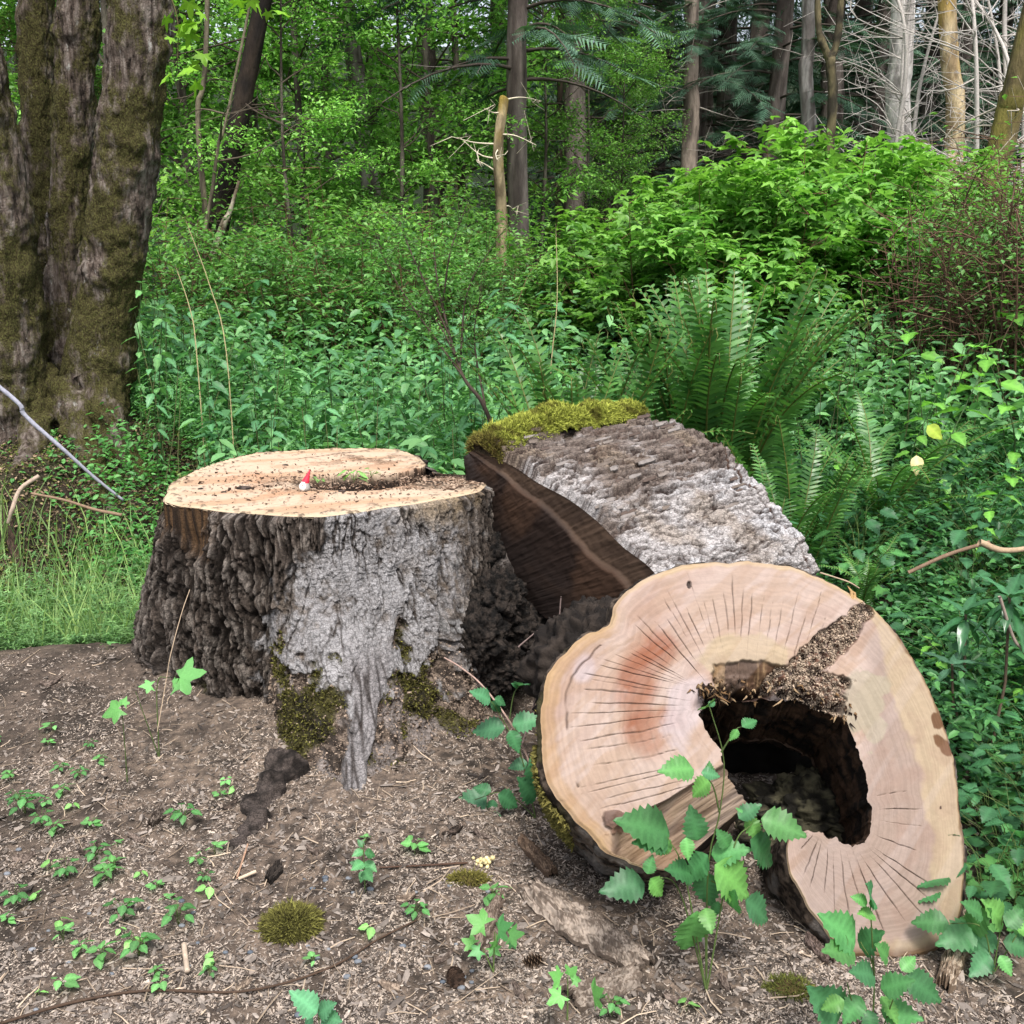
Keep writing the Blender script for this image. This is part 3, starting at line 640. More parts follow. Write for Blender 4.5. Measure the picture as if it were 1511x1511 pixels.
    sap = ss(sw+0.05, sw-0.03, S+0.20*(n1-0.5)+0.16*(n2-0.5))*ss(1240, 1300, px)
    col = mixc(col, srgb(212, 190, 150), sap*0.85)
    col = mixc(col, srgb(224, 196, 138), ss(0.05, 0.02, S+0.04*(n2-0.5))*0.6)
    col = mixc(col, srgb(208, 170, 120), ss(0.115, 0.08, S+0.05*(n2-0.5))*ss(930, 880, px)*0.7)
    brr = ss(0.045, 0.01, S+0.10*(n2-0.5))*ss(1290, 1330, px)+ss(0.10, 0.02, S+0.12*(n1-0.5))*ss(1180, 1210, px)*ss(1370, 1400, py)*1.0
    col = mixc(col, srgb(120, 88, 58), np.clip(brr, 0, 1)*0.8)
    for cx, cy, r1 in [(1384, 1065, 8), (1398, 1105, 13), (1388, 1096, 8)]:
        col = mixc(col, srgb(128, 92, 58), ss(0.3, 0.6, gb(cx, cy, r1, r1*1.3, -30, 3, 1.0)))
    gp = ss(0.35, 0.6, np.maximum(gb(1275, 1040, 30, 38, 15, 4, 0.9), gb(1290, 1075, 18, 26, 0, 4, 0.9)))
    col = mixc(col, srgb(196, 184, 152), gp*0.85)
    # rotten heartwood above the hollow
    rot = ss(0.30, 0.6, gb(1100, 1003, 66, 34, 2, 6, 0.5))*ss(1045, 1058, px+30*(n2-0.5))
    rotp = ss(0.25, 0.6, gb(1095, 970, 70, 34, 0, 4, 0.6))
    rotr = ss(0.35, 0.6, np.maximum.reduce([gb(1218, 958, 84, 25, -38, 5, 0.5), gb(1185, 1010, 62, 28, 8, 4, 0.5), gb(1272, 905, 22, 16, -20, 4), gb(1225, 1040, 22, 26, 30, 4)]))
    n5 = fbm(q*45, 4, 41); n6 = vn(q*150, 42); drip = fbm(np.stack([q[..., 0]*60, q[..., 1]*9], -1), 3, 43)
    col = mixc(col, srgb(214, 192, 152), rotp*0.9)
    rc = mixc(np.broadcast_to(srgb(196, 162, 116), W.shape), srgb(112, 84, 58), ss(0.42, 0.6, drip))
    rc = mixc(rc, srgb(40, 30, 24), ss(0.5, 0.62, n5)*ss(1000, 1028, py)*0.9)
    col = col*(1-rot[..., None])+rc*rot[..., None]
    rr_ = mixc(np.broadcast_to(srgb(150, 112, 88), W.shape), srgb(74, 50, 38), ss(0.42, 0.6, n5))
    rr_ = mixc(rr_, srgb(214, 190, 170), ss(0.6, 0.72, n6))
    red = ss(0.35, 0.6, gb(1262, 972, 34, 30, -30, 4, 0.6)); rr_ = mixc(rr_, mixc(np.broadcast_to(srgb(142, 98, 80), W.shape), srgb(96, 62, 50), ss(0.4, 0.6, streak)), red*0.9)
    col = col*(1-rotr[..., None])+rr_*rotr[..., None]
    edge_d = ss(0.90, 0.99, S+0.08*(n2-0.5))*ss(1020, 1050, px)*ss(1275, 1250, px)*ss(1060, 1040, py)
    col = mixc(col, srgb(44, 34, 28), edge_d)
    # split grey side where a limb tore off, lower left
    fx, fy = px-1040, py-1120
    side = ss(-3, 3, (px-915)*0.50+(py-1217)*0.87+6*(n1-0.5)*2)*ss(1130, 1120, px-0.0*py)*ss(1108, 1112, py+0.6*(1060-px)*0+8)
    col = col*(0.93+0.13*ss(0.35, 0.65, fbm(np.stack([S*75+6*n1, T*0.004], -1), 3, 98)))[..., None]
    side = side*ss(900, 925, px+0.0)*(S > 0.02)*(pxo < 1120)[None]*(py > 1085)
    grain = fbm(np.stack([(px*0.82-py*0.57)*0.012, (px*0.57+py*0.82)*0.16], -1), 4, 51)
    sc_ = mixc(np.broadcast_to(srgb(178, 154, 124), W.shape), srgb(120, 100, 78), ss(0.4, 0.62, grain))
    sc_ = mixc(sc_, srgb(196, 160, 118), gb(985, 1262, 50, 24, 20, 3)*0.6)
    col = col*(1-side[..., None])+sc_*side[..., None]
    rip = ss(0.4, 0.6, gb(908, 1208, 26, 18, 15, 4, 1.0)); col = mixc(col, mixc(np.broadcast_to(srgb(176, 138, 112), W.shape), srgb(112, 82, 66), ss(0.4, 0.6, n2)), rip*0.9)
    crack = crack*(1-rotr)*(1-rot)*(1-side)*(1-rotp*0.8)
    col = mixc(col, srgb(66, 46, 36), crack*0.85)  # dirt and shade inside the cracks, painted together as one dark brown
    knot = ss(0.4, 0.6, gb(1017, 863, 4.5, 7.5, 0, 4, 1.2)); col = mixc(col, srgb(50, 38, 32), knot)
    kn2 = ss(0.4, 0.6, gb(1388, 1192, 2, 3, 0, 4)); col = mixc(col, srgb(60, 44, 34), kn2)
    saw = 0.5+0.5*np.sin((q[..., 0]*0.75+q[..., 1]*-0.65)*2*np.pi/0.016+5*n1)
    sawm = ss(0.45, 0.65, fbm(np.stack([(q[..., 0]*0.75-q[..., 1]*0.65)*26, (q[..., 0]*0.65+q[..., 1]*0.75)*2.2], -1), 3, 97)); col = mixc(col, srgb(236, 220, 208), 0.13*sawm*(1-rotr)*(1-st2*0.5)); col = mixc(col, srgb(178, 140, 118), 0.22*(1-sawm)*ss(0.4, 0.7, n2)*(1-rotr))
    d = -0.004*crack+0.0005*sawm+0.0014*(n3-0.5)+0.006*(n1-0.5)
    d = d-rot*(0.045*ss(970, 1030, py)*(0.5+n5)+0.014*drip)-rotr*(0.010+0.06*(n5-0.45)+0.012*n6)
    d = d-side*(0.015+0.05*ss(1120, 1290, py)+0.010*grain)+rip*(0.012+0.02*(n2-0.5))-knot*0.008-ss(0.03, 0.0, S)*0.006
    d = d-edge_d*0.05*(0.3+n5)
    Wf = W+d[..., None]*n
    base = O.copy(); base[2] = 0
    root = empty('log_slice', base, 'thick C-shaped log slice standing on edge beside the stump, with a dark hollow through it', 'log slice')
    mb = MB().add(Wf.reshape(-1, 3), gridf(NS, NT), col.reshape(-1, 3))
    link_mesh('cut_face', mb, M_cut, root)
    # ---- side walls, extruded backwards
    ax = -n+np.array([0.17, 0.0, -0.20]); TH = 0.42; ND = 60
    def wall(name, rim, inward, colf, amp, mat, fr=14, grow=0.0):
        rim3 = rim; cen = rim3.mean(0)
        t_ = np.linspace(0, 1, ND)[:, None, None]
        P = rim3[None]+ax*t_*TH
        tg = np.gradient(rim3, axis=0); tg /= np.linalg.norm(tg, axis=1)[:, None]+1e-9
        nr_ = np.cross(tg, n)*inward
        a_ = fbm(P*fr, 4, 71)-0.5; b_ = fbm(P*fr*4, 3, 72)-0.5
        e = ss(0, 0.06, t_[..., 0])
        P = P+nr_[None]*((amp*(a_*2+b_)+grow)*e)[..., None]
        mb = MB().add(P.reshape(-1, 3), gridf(ND, len(rim)), colf(P.reshape(-1, 3)))
        return link_mesh(name, mb, mat, root)
    def barkc(p):
        m = fbm(p*14, 4, 81); k_ = fbm(p*50, 3, 82)
        c = mixc(np.broadcast_to(srgb(104, 90, 78), p.shape), srgb(42, 34, 28), ss(0.42, 0.58, k_))
        c = mixc(c, srgb(150, 144, 138), ss(0.55, 0.65, m)*0.5)
        x_, y_ = proj(p)
        return mixc(c, srgb(74, 70, 38), ss(0.48, 0.6, m)*ss(860, 820, x_)*0.9)
    wall('bark', Wf[0], -1, barkc, 0.012, M_bark, 18, 0.012)
    wall('hollow_wall', Wf[-1], 1, darkbarkcol((86, 64, 48), (30, 23, 18), 22), 0.018, M_bark, 12, 0.0)
    wall('split_end', Wf[:, 0], -1, darkbarkcol((96, 80, 64), (46, 37, 30), 22), 0.006, M_bark)
    wall('split_end', Wf[:, -1], 1, darkbarkcol((96, 80, 64), (46, 37, 30), 22), 0.004, M_bark)
    bk = MB().add((W+ax*TH)[::8, ::10].reshape(-1, 3), gridf(len(range(0, NS, 8)), len(range(0, NT, 10))), srgb(120, 96, 76))
    link_mesh('back_face', bk, M_cut, root)
    # ragged splinters hanging round the rotten roof of the hollow
    mb = MB(); rs = np.random.RandomState(8)
    idx = [i for i in range(NT) if 1045 < px[-1, i] < 1255 and py[-1, i] < 1075]
    for k in range(150):
        i = idx[rs.randint(len(idx))]; sI = rs.randint(NS-26, NS)
        p = Wf[sI, i]+rs.normal(0, 0.004, 3)
        dr = -V*rs.uniform(0.4, 1)+U*rs.normal(0, 0.5)+n*rs.uniform(-0.2, 0.7); L_ = rs.uniform(0.006, 0.026)
        tube(mb, [p, p+dr*L_*0.5+rs.normal(0, 0.002, 3), p+dr*L_], [0.004*rs.uniform(0.4, 1.3), 0.003, 0.0006], 4, srgb(*[(150, 118, 84), (70, 52, 38), (196, 168, 134), (48, 36, 28)][rs.randint(4)]))
    tag(link_mesh('splinters', mb, M_chip, root), kind='stuff')
    mb = MB()
    for k, (t_, h_) in enumerate([((1258, 884), 0.035), ((1262, 882), 0.02)]):
        p = onplane(t_[0], t_[1], O, n); tube(mb, [p-n*0.005, p+V*h_*0.6, p+V*h_-U*0.008], [0.006, 0.004, 0.0005], 5, srgb(206, 170, 120))
    link_mesh('splinter', mb, M_chip, root)
    K = 4200; rs = np.random.RandomState(12)   # crumbs of sawdust caught on the rotten part
    fl = np.argwhere(rotr > 0.5); pick = fl[rs.randint(len(fl), size=K)]
    pos = Wf[pick[:, 0], pick[:, 1]]+n*0.002
    tv = np.array([[-1, -0.5, 0], [1, -0.5, 0.1], [0.9, 0.5, 0], [-0.8, 0.6, 0.1], [0, 0, 0.7]]); tf = np.array([[0, 1, 4], [1, 2, 4], [2, 3, 4], [3, 0, 4]])
    mb = MB(); scatter(mb, tv, tf, pos, rotm(rs.uniform(0, 6.3, K), rs.uniform(0, 3, K), rs.uniform(0, 3, K)), rs.uniform(0.0015, 0.0045, (K, 3)), srgb(226, 204, 182)*rs.uniform(0.35, 1.3, (K, 1)))
    tag(link_mesh('sawdust', mb, M_chip, root, smooth=False), kind='stuff')
    # moss on the bark at the lower left
    K = 2600; rim = np.array([i for i in range(NT) if pxo[i] < 850 and 1000 < pyo[i] < 1230])
    i = rim[rs.randint(len(rim), size=K)]; tt = rs.uniform(0.06, 0.8, K)
    pos = W[0, i]+ax*(tt*TH)[:, None]; nr_ = np.cross(np.gradient(W[0], axis=0), n); nr_ = -nr_/np.linalg.norm(nr_, axis=1)[:, None]; pos = pos+nr_[i]*0.016
    keep = fbm(pos*9, 3, 4) > 0.5
    mb = MB(); moss_blades(mb, pos[keep], nr_[i][keep], 0.016, mosscols(keep.sum(), (70, 68, 34), (122, 114, 60), 3), 5)
    tag(link_mesh('moss', mb, M_moss, root), kind='stuff')
    return O, n, U, V
SLAB = build_slab()

# ------------------------------------------------------------------ the bark-covered log lying against the stump
def build_log():
    # corner points of the visible bark: A curve along the cut face, B curve along the far rim
    Ax = [(697,664),(755,687),(791,711),(839,737),(882,770),(918,806),(966,846)]; AY = np.interp([p[0] for p in Ax], [697, 966], [3.75, 3.12])
    Bx = [(922,606),(958,632),(1017,645),(1057,667),(1089,695),(1117,723),(1148,755),(1172,786),(1192,818),(1202,842)]; BY = np.interp([p[0] for p in Bx], [922, 1202], [4.25, 3.5])
    A = at([p[0] for p in Ax], [p[1] for p in Ax], AY); B = at([p[0] for p in Bx], [p[1] for p in Bx], BY)
    ax = (B[0]-A[0])
    ch = A[-1]-A[0]; d = np.cross(ax/np.linalg.norm(ax), ch/np.linalg.norm(ch)); d /= np.linalg.norm(d)
    if d[2] > 0: d = -d
    # the girth goes on below both curves, under the log
    A = np.vstack([A, A[-1]+ch*0.12+d*0.10, A[-1]+ch*0.14+d*0.30, A[-1]-ch*0.05+d*0.48])
    B = np.vstack([B, B[-1]+ch*0.03+d*0.10, B[-1]+ch*0.02+d*0.25, B[-1]-ch*0.12+d*0.40])
    NA, NX = 420, 240
    sA = resamp(catmull(A, 200), NA); sB = resamp(catmull(B, 200), NA)
    # tie the visible stretches to each other
    t = np.linspace(0, 1, NX)[None, :, None]
    P = sA[:, None]*(1-t)+sB[:, None]*t
    tg = np.gradient(P, axis=0); ta = np.gradient(P, axis=1); nr_ = np.cross(tg, ta); nr_ /= np.linalg.norm(nr_, axis=2)[..., None]
    if nr_[NA//3, NX//2, 2] < 0: nr_ = -nr_
    g = np.r_[0, np.cumsum(np.linalg.norm(np.diff(sA, axis=0), axis=1))][:, None]+0*t[..., 0]
    l = t[..., 0]*np.linalg.norm(ax)+0*g
    cid, gid, cr, cr2, wq = bark_relief(g, l, (0.045, 0.20), (0.016, 0.034), 160, 0.022)
    n1 = fbm(np.stack([g*7, l*4], -1), 4, 161); n2 = fbm(np.stack([g*28, l*13], -1), 4, 162)
    rg = np.abs(fbm(np.stack([wq[..., 0]*24, wq[..., 1]*5], -1), 4, 163)-0.5)*2
    tq_ = fbm(np.stack([wq[..., 0]*24, wq[..., 1]*7], -1), 5, 164)*6; tf_ = tq_-np.floor(tq_); flake = (np.floor(tq_)+ss(0.88, 1.0, tf_))/6; tedge = np.exp(-((tf_-0.86)/0.09)**2); up = ss(0.62, 0.3, g/g.max()+0.25*(n1-0.5))
    h = 0.095*flake*mix(0.45, 1, up)+0.004*cid-0.012*np.exp(-(rg/0.07)**2)*mix(0.8, 1, up)+0.0015*gid-0.0018*cr2*(1-up)+0.008*(n2-0.5)
    h = h-0.012*np.exp(-((l-0.93*np.linalg.norm(ax)-0.004*(n2-0.5)*9)/0.006)**2)*(g > 0.45)
    edge = ss(0, 0.012, l)*ss(0, 0.012, np.linalg.norm(ax)-l)
    V_ = P+nr_*(h*edge)[..., None]
    white = ss(0.38, 0.6, n1*0.45+n2*0.3+0.30*(1-up)+0.10*gid)
    c = mixc(np.broadcast_to(srgb(142, 128, 118), V_.shape), srgb(212, 206, 202), white)
    c = mixc(c, srgb(228, 226, 226), ss(0.54, 0.64, fbm(np.stack([g*14, l*2.5], -1), 4, 165))*ss(0.30, 0.55, g/g.max()+0.2*(n1-.5)))
    c = mixc(c, srgb(178, 158, 134), ss(0.55, 0.7, fbm(np.stack([g*5, l*6], -1), 3, 166))*0.5)
    c = mixc(c, srgb(74, 60, 54), np.clip(np.exp(-(rg/0.07)**2)*0.8*mix(0.8, 1, up)+tedge*mix(0.6, 0.85, up)+cr2*0.3*(1-up), 0, 1))
    c = mixc(c, srgb(96, 74, 60), ss(0.64, 0.72, n2)*up*0.5)
    c = mixc(c, srgb(70, 58, 40), ss(0.12, 0.06, g/g.max()+0.05*(n2-.5)))
    c = mixc(c, srgb(88, 60, 44), np.exp(-((l-0.93*np.linalg.norm(ax))/0.006)**2)*(g > 0.45))
    base = (A[-1]+B[-1])/2; base[2] = gz(base[0], base[1], False)
    root = empty('fallen_log', base, 'short pale-barked log with a mossy ridge tipped against the stump', 'log')
    link_mesh('bark', MB().add(V_.reshape(-1, 3), gridf(NA, NX), c.reshape(-1, 3)), M_lbark, root)
    # peeling bark flakes
    rs = np.random.RandomState(3)
    mbf = MB()
    for k in range(80):
        i = int(rs.beta(1.2, 2.0)*(NA*0.62)); j = rs.randint(8, NX-22)
        if rs.rand() < 0.12: i = rs.randint(10, NA//2)
        p = V_[i, j]; T_ = ta[i, j]/np.linalg.norm(ta[i, j]); G_ = tg[i, j]/np.linalg.norm(tg[i, j]); N_ = nr_[i, j]
        L_ = rs.uniform(0.03, 0.09); wd = rs.uniform(0.003, 0.009); lift = rs.uniform(0.0, 0.006)
        n_ = 6; ss_ = np.linspace(0, 1, n_)[:, None]
        prof = (np.sin(np.pi*np.clip(ss_*0.9+0.08, 0, 1))**0.5)*wd*(1+0.4*rs.normal(size=(n_, 1))*0.5)
        cen = p+T_*(ss_-0.5)*L_+N_*0.003
        top = cen-G_*prof*0.8+N_*(0.003+lift*0.9); bot = cen+G_*prof*0.8-N_*0.002
        cc = srgb(*[(140, 130, 122), (124, 112, 102), (100, 86, 78), (150, 142, 136)][rs.randint(4)])
        v = np.concatenate([top, bot, top-N_*0.003, bot-N_*0.004])
        a_ = np.arange(n_-1)
        f = np.concatenate([np.stack([a_, a_+1, a_+1+n_, a_+n_], 1), np.stack([a_+2*n_, a_+2*n_+1, a_+1, a_], 1), np.stack([a_+3*n_, a_+3*n_+1, a_+1+2*n_, a_+2*n_], 1)])
        mbf.add(v, f, np.concatenate([np.tile(cc, (2*n_, 1)), np.tile(cc*0.5, (2*n_, 1))]))
    tag(link_mesh('bark_flakes', mbf, M_bark, root), kind='stuff')
    # cut face: from curve A inward (down) to the rotten inner edge
    axn = ax/np.linalg.norm(ax)
    inn = catmull([A[0]+d*0.02, A[0]+ch*0.08+d*0.20, A[0]+ch*0.25+d*0.36, A[0]+ch*0.55+d*0.42, A[0]+ch*0.80+d*0.40, A[0]+ch*0.95+d*0.48], 200); inn = resamp(inn, NA)
    NS = 90; s = np.linspace(0, 1, NS)[:, None, None]
    Fp = sA[None]*(1-s)+inn[None]*s
    S = s[..., 0]+0*Fp[..., 0]; gg = g[:, 0][None]+0*S
    w_ = fbm(Fp*7, 3, 171); w2 = fbm(Fp*40, 3, 172)
    band = 0.22+0.12*(fbm(np.stack([gg*3, gg*0], -1), 3, 173)-0.5)*2
    step = ss(band-0.02, band+0.02, S+0.03*(w2-0.5))
    grain = fbm(np.stack([gg*9, S*9], -1), 5, 174)
    dd = -0.018*step-0.02*ss(0.5, 1, S)+0.006*(w_-0.5)+0.003*grain
    cf = mixc(np.broadcast_to(srgb(112, 90, 70), Fp.shape), srgb(90, 71, 55), ss(0.3, 0.7, grain))
    cf = mixc(cf, mixc(np.broadcast_to(srgb(92, 68, 50), Fp.shape), srgb(58, 43, 34), ss(0.42, 0.6, w_)), step)
    rad_ = fbm(np.stack([gg*70, S*4], -1), 4, 178); dd = dd+0.006*(rad_-0.5)+0.005*(w2-0.5); cf = cf*(0.85+0.3*rad_)[..., None]; cf = mixc(cf, srgb(44, 33, 27), ss(0.45, 0.8, S+0.2*(w_-0.5)))  # last mix paints the shading of the inner part into the wood colour
    Ff = Fp-axn*(dd)[..., None]*-1
    link_mesh('cut_face', MB().add(Ff.reshape(-1, 3), gridf(NS, NA), cf.reshape(-1, 3)), M_cut, root)
    # under side (inner, rotten) and far face
    t3 = np.linspace(0, 1, 60)[None, :, None]; innB = inn+ax
    Iw = Ff[-1][:, None]*(1-t3)+innB[:, None]*t3; Iw = Iw+(-d)*0.04*(fbm(Iw*9, 3, 175)-0.5)[..., None]
    link_mesh('hollow_wall', MB().add(Iw.reshape(-1, 3), gridf(NA, 60), darkbarkcol((74, 54, 42), (34, 27, 22))(Iw.reshape(-1, 3))), M_bark, root)
    s4 = np.linspace(0, 1, 12)[:, None, None]; Bf = sB[None]*(1-s4)+innB[None]*s4
    link_mesh('back_face', MB().add(Bf.reshape(-1, 3), gridf(12, NA), srgb(120, 94, 70)), M_cut, root)
    e0 = (sA[0][None]*(1-t3[0])+sB[0][None]*t3[0]); e1 = (inn[0][None]*(1-t3[0])+innB[0][None]*t3[0])
    link_mesh('split_end', MB().add(np.stack([e0, e1]).reshape(-1, 3), gridf(2, 60), srgb(70, 52, 36)), M_bark, root)
    # moss cushion along the ridge
    m1 = 46; nA = int(NA*0.15)
    uu = np.linspace(0, 1, 130)[:, None]; vv = np.linspace(0, 1, m1)[None]
    ridge = V_[0][None].repeat(1, 0)
    jx = (uu*(NX-1)*0.985).astype(int)+0*(vv > 9)
    wdt = 0.155-0.06*uu+0.03*(fbm(np.stack([uu*6, uu*0], -1), 3, 9)-0.5)
    ang = np.pi*(vv*1.12-0.12)
    G0 = (sA[30]-sA[0]); G0 /= np.linalg.norm(G0); N0 = np.array([-0.15, -0.1, 1.0]); N0 /= np.linalg.norm(N0)
    cen = V_[6, jx[:, 0]][:, None]+G0*(wdt*0.30)[..., None]
    Pm = cen+G0*(-np.cos(ang)*wdt*0.52)[..., None]+N0*(np.sin(ang)*0.05*(0.55+0.45*np.sin(np.pi*np.clip(uu*1.05, 0, 1))**0.5))[..., None]
    k = fbm(Pm*16, 4, 201); Pm = Pm+N0*((k-0.5)*0.06*np.sin(ang).clip(0.15, 1))[..., None]
    mb = MB().add(Pm.reshape(-1, 3), gridf(130, m1), mixc(np.broadcast_to(srgb(112, 116, 40), Pm.shape), srgb(58, 58, 24), ss(0.5, 0.35, k)).reshape(-1, 3))
    K = 42000; a_ = rs.randint(0, 130, K); b_ = rs.randint(0, m1, K)
    pos = Pm[a_, b_]+rs.normal(0, 0.003, (K, 3)); kk = fbm(pos*22, 3, 203)
    nn = N0*np.sin(ang[0][b_]).clip(0.2, 1)[:, None]+G0*(-np.cos(ang[0][b_]))[:, None]
    cols = mixc(mosscols(K, (104, 112, 40), (184, 190, 88), 6), srgb(86, 80, 34), ss(0.5, 0.35, kk)*0.8)
    cols = mixc(cols, srgb(74, 56, 32), ss(0.1, 0.02, a_/130.0+0.05*(kk-0.5))*0.8)
    moss_blades(mb, pos, nn, 0.010+0.018*kk[:, None]*rs.uniform(0.6, 1.3, (K, 1)), cols, 8, 0.13)
    tag(link_mesh('moss', mb, M_moss, root), kind='stuff')
    return root
build_log()
#%%VEG
# ------------------------------------------------------------------ leaf shapes
def leaf_serr(L=1.0, Wd=0.6, n=12, fold=0.18, droop=0.22, ser=0.10, tipw=1.4, twist=0.0, seed=0):
    rs = np.random.RandomState(seed)
    t = np.linspace(0, 1, n+1); wv = np.sin(np.pi*t**0.66)**0.95*Wd*0.5
    wv[0] = 0.02*Wd; wv[-1] = 0.004
    se = np.where(np.arange(n+1) % 2 == 0, 1-ser*1.6, 1+ser); se[0] = se[-1] = 1
    z = -droop*t**2; fwd = np.where(np.arange(n+1) % 2 == 1, 0.03, 0)
    rz = fold*wv*(1+0.15*rs.normal(size=n+1)); wav = 0.02*np.sin(t*14+seed)
    mid = np.stack([t, 0*t, z], 1); lf = np.stack([t+fwd, wv*se, z+rz+wav], 1); rt = np.stack([t+fwd, -wv*se, z+rz-wav], 1)
    # an inner row gives raised veins
    il = mid*0.5+lf*0.5; ir = mid*0.5+rt*0.5
    vein = np.where(np.arange(n+1) % 2 == 1, 0.022, -0.012); il[:, 2] += vein; ir[:, 2] += vein
    v = np.concatenate([mid, il, lf, ir, rt])*L
    a = np.arange(n); m = n+1
    f = np.concatenate([np.stack([a, a+1, a+1+m, a+m], 1), np.stack([a+m, a+m+1, a+2*m+1, a+2*m], 1),
                        np.stack([a+1, a, a+3*m, a+3*m+1], 1), np.stack([a+3*m+1, a+3*m, a+4*m, a+4*m+1], 1)])
    sh = np.concatenate([np.full(m, 1.35), 1+vein*5, np.full(m, 0.96), 1+vein*5, np.full(m, 0.92)])
    return v, f, sh
def leaf_palm(L=1.0, seed=0, lobes=5, depth=0.45):
    rs = np.random.RandomState(seed); k = lobes*4+1
    ph = np.linspace(-2.35, 2.35, k); r = []
    for i, p in enumerate(ph):
        q = (p+2.35)/4.7*(lobes-1); fr_ = abs(q-round(q))*2
        big = 1-0.12*abs(round(q)-(lobes-1)/2)
        r.append(big*(1-depth*fr_**0.8)*(1+0.05*rs.normal()))
    r = np.array(r)*0.62
    rim = np.stack([0.42+np.cos(ph)*r, np.sin(ph)*r, -0.25*r**2+0.03*rs.normal(size=k)], 1)
    v = np.concatenate([[[0.36, 0, 0.03], [0, 0, 0]], rim])*L
    f = np.stack([np.zeros(k-1, int), np.arange(2, k+1), np.arange(3, k+2)], 1)
    return v, f, np.r_[1.15, 1.1, np.full(k, 0.97)]
LEAF2 = (np.array([[0, 0, 0], [0.45, 0.26, 0.07], [1, 0, -0.12], [0.45, -0.26, 0.07]]), np.array([[0, 1, 2], [0, 2, 3]]))
LEAF4 = (np.array([[0, 0, 0], [0.25, 0.24, 0.05], [0.65, 0.2, 0.02], [1, 0, -0.18], [0.65, -0.2, 0.02], [0.25, -0.24, 0.05]]), np.array([[0, 1, 2, 3], [0, 3, 4, 5]]))
LONG2 = (np.array([[0, 0, 0], [0.45, 0.10, 0.03], [1, 0, -0.10], [0.45, -0.10, 0.03]]), np.array([[0, 1, 2], [0, 2, 3]]))
def cols(K, lo, hi, rs, var=0.15):
    t = rs.rand(K, 1); return (srgb(*lo)*(1-t)+srgb(*hi)*t)*rs.uniform(1-var, 1+var, (K, 1))
GB = dict(nettle=((68, 114, 74), (112, 158, 100)), bright=((86, 136, 58), (126, 174, 78)), mid=((72, 118, 62), (104, 150, 76)), dark=((30, 62, 40), (50, 88, 54)), conif=((46, 76, 60), (86, 120, 94)), fern=((54, 98, 46), (88, 136, 62)), grass=((70, 118, 52), (104, 152, 66)))

MESHES = {}
def leafmesh(key, vfs, col, mat):
    if key not in MESHES:
        v, f, sh = vfs; mb = MB(); mb.add(v, f, np.clip(np.asarray(col)[None]*np.asarray(sh)[:, None], 0, 1))
        o = link_mesh('leaf', mb, mat); me = o.data; bpy.data.objects.remove(o); MESHES[key] = me
    return MESHES[key]
def child(name, me, parent, loc, rot, scale):
    o = bpy.data.objects.new(name, me); COL.objects.link(o); o.parent = parent; o.location = tuple(loc)
    o.rotation_euler = tuple(rot); o.scale = (scale,)*3 if np.isscalar(scale) else tuple(scale); return o
def copy_thing(src, loc, rz, sc, label=None, group=None):
    r = src.copy(); COL.objects.link(r); r.location = tuple(loc); r.rotation_euler = (0, 0, rz); r.scale = (sc,)*3
    if label: r['label'] = label
    if group: r['group'] = group
    for ch in list(src.children):
        c = ch.copy(); COL.objects.link(c); c.parent = r
        for g in list(ch.children):
            d = g.copy(); COL.objects.link(d); d.parent = c
    return r

def beside(px):
    for lim, w_ in [(60, 'behind the big mossy tree'), (190, 'at the right side of the big mossy tree'), (280, 'left of the dark leaning tree'), (350, 'behind the dark leaning tree'), (450, 'right of the dark leaning tree'), (515, 'just left of the grey-brown leaning trunk'), (585, 'just right of the grey-brown leaning trunk'), (660, 'halfway from leaning trunk to mossy snag'), (735, 'just left of the mossy snag'), (790, 'behind the tall slim conifer'), (850, 'just right of the tall slim conifer'), (930, 'well right of the tall slim conifer'), (1010, 'left of the close trunk pair'), (1070, 'behind the close trunk pair'), (1150, 'right of the close trunk pair'), (1225, 'below the forked sapling'), (1310, 'left of the thick pale trunk'), (1370, 'under the thick pale trunk'), (1430, 'under the yellowish trunk'), (1505, 'right of the yellowish trunk')]:
        if px < lim: return w_
    return 'at the right edge'
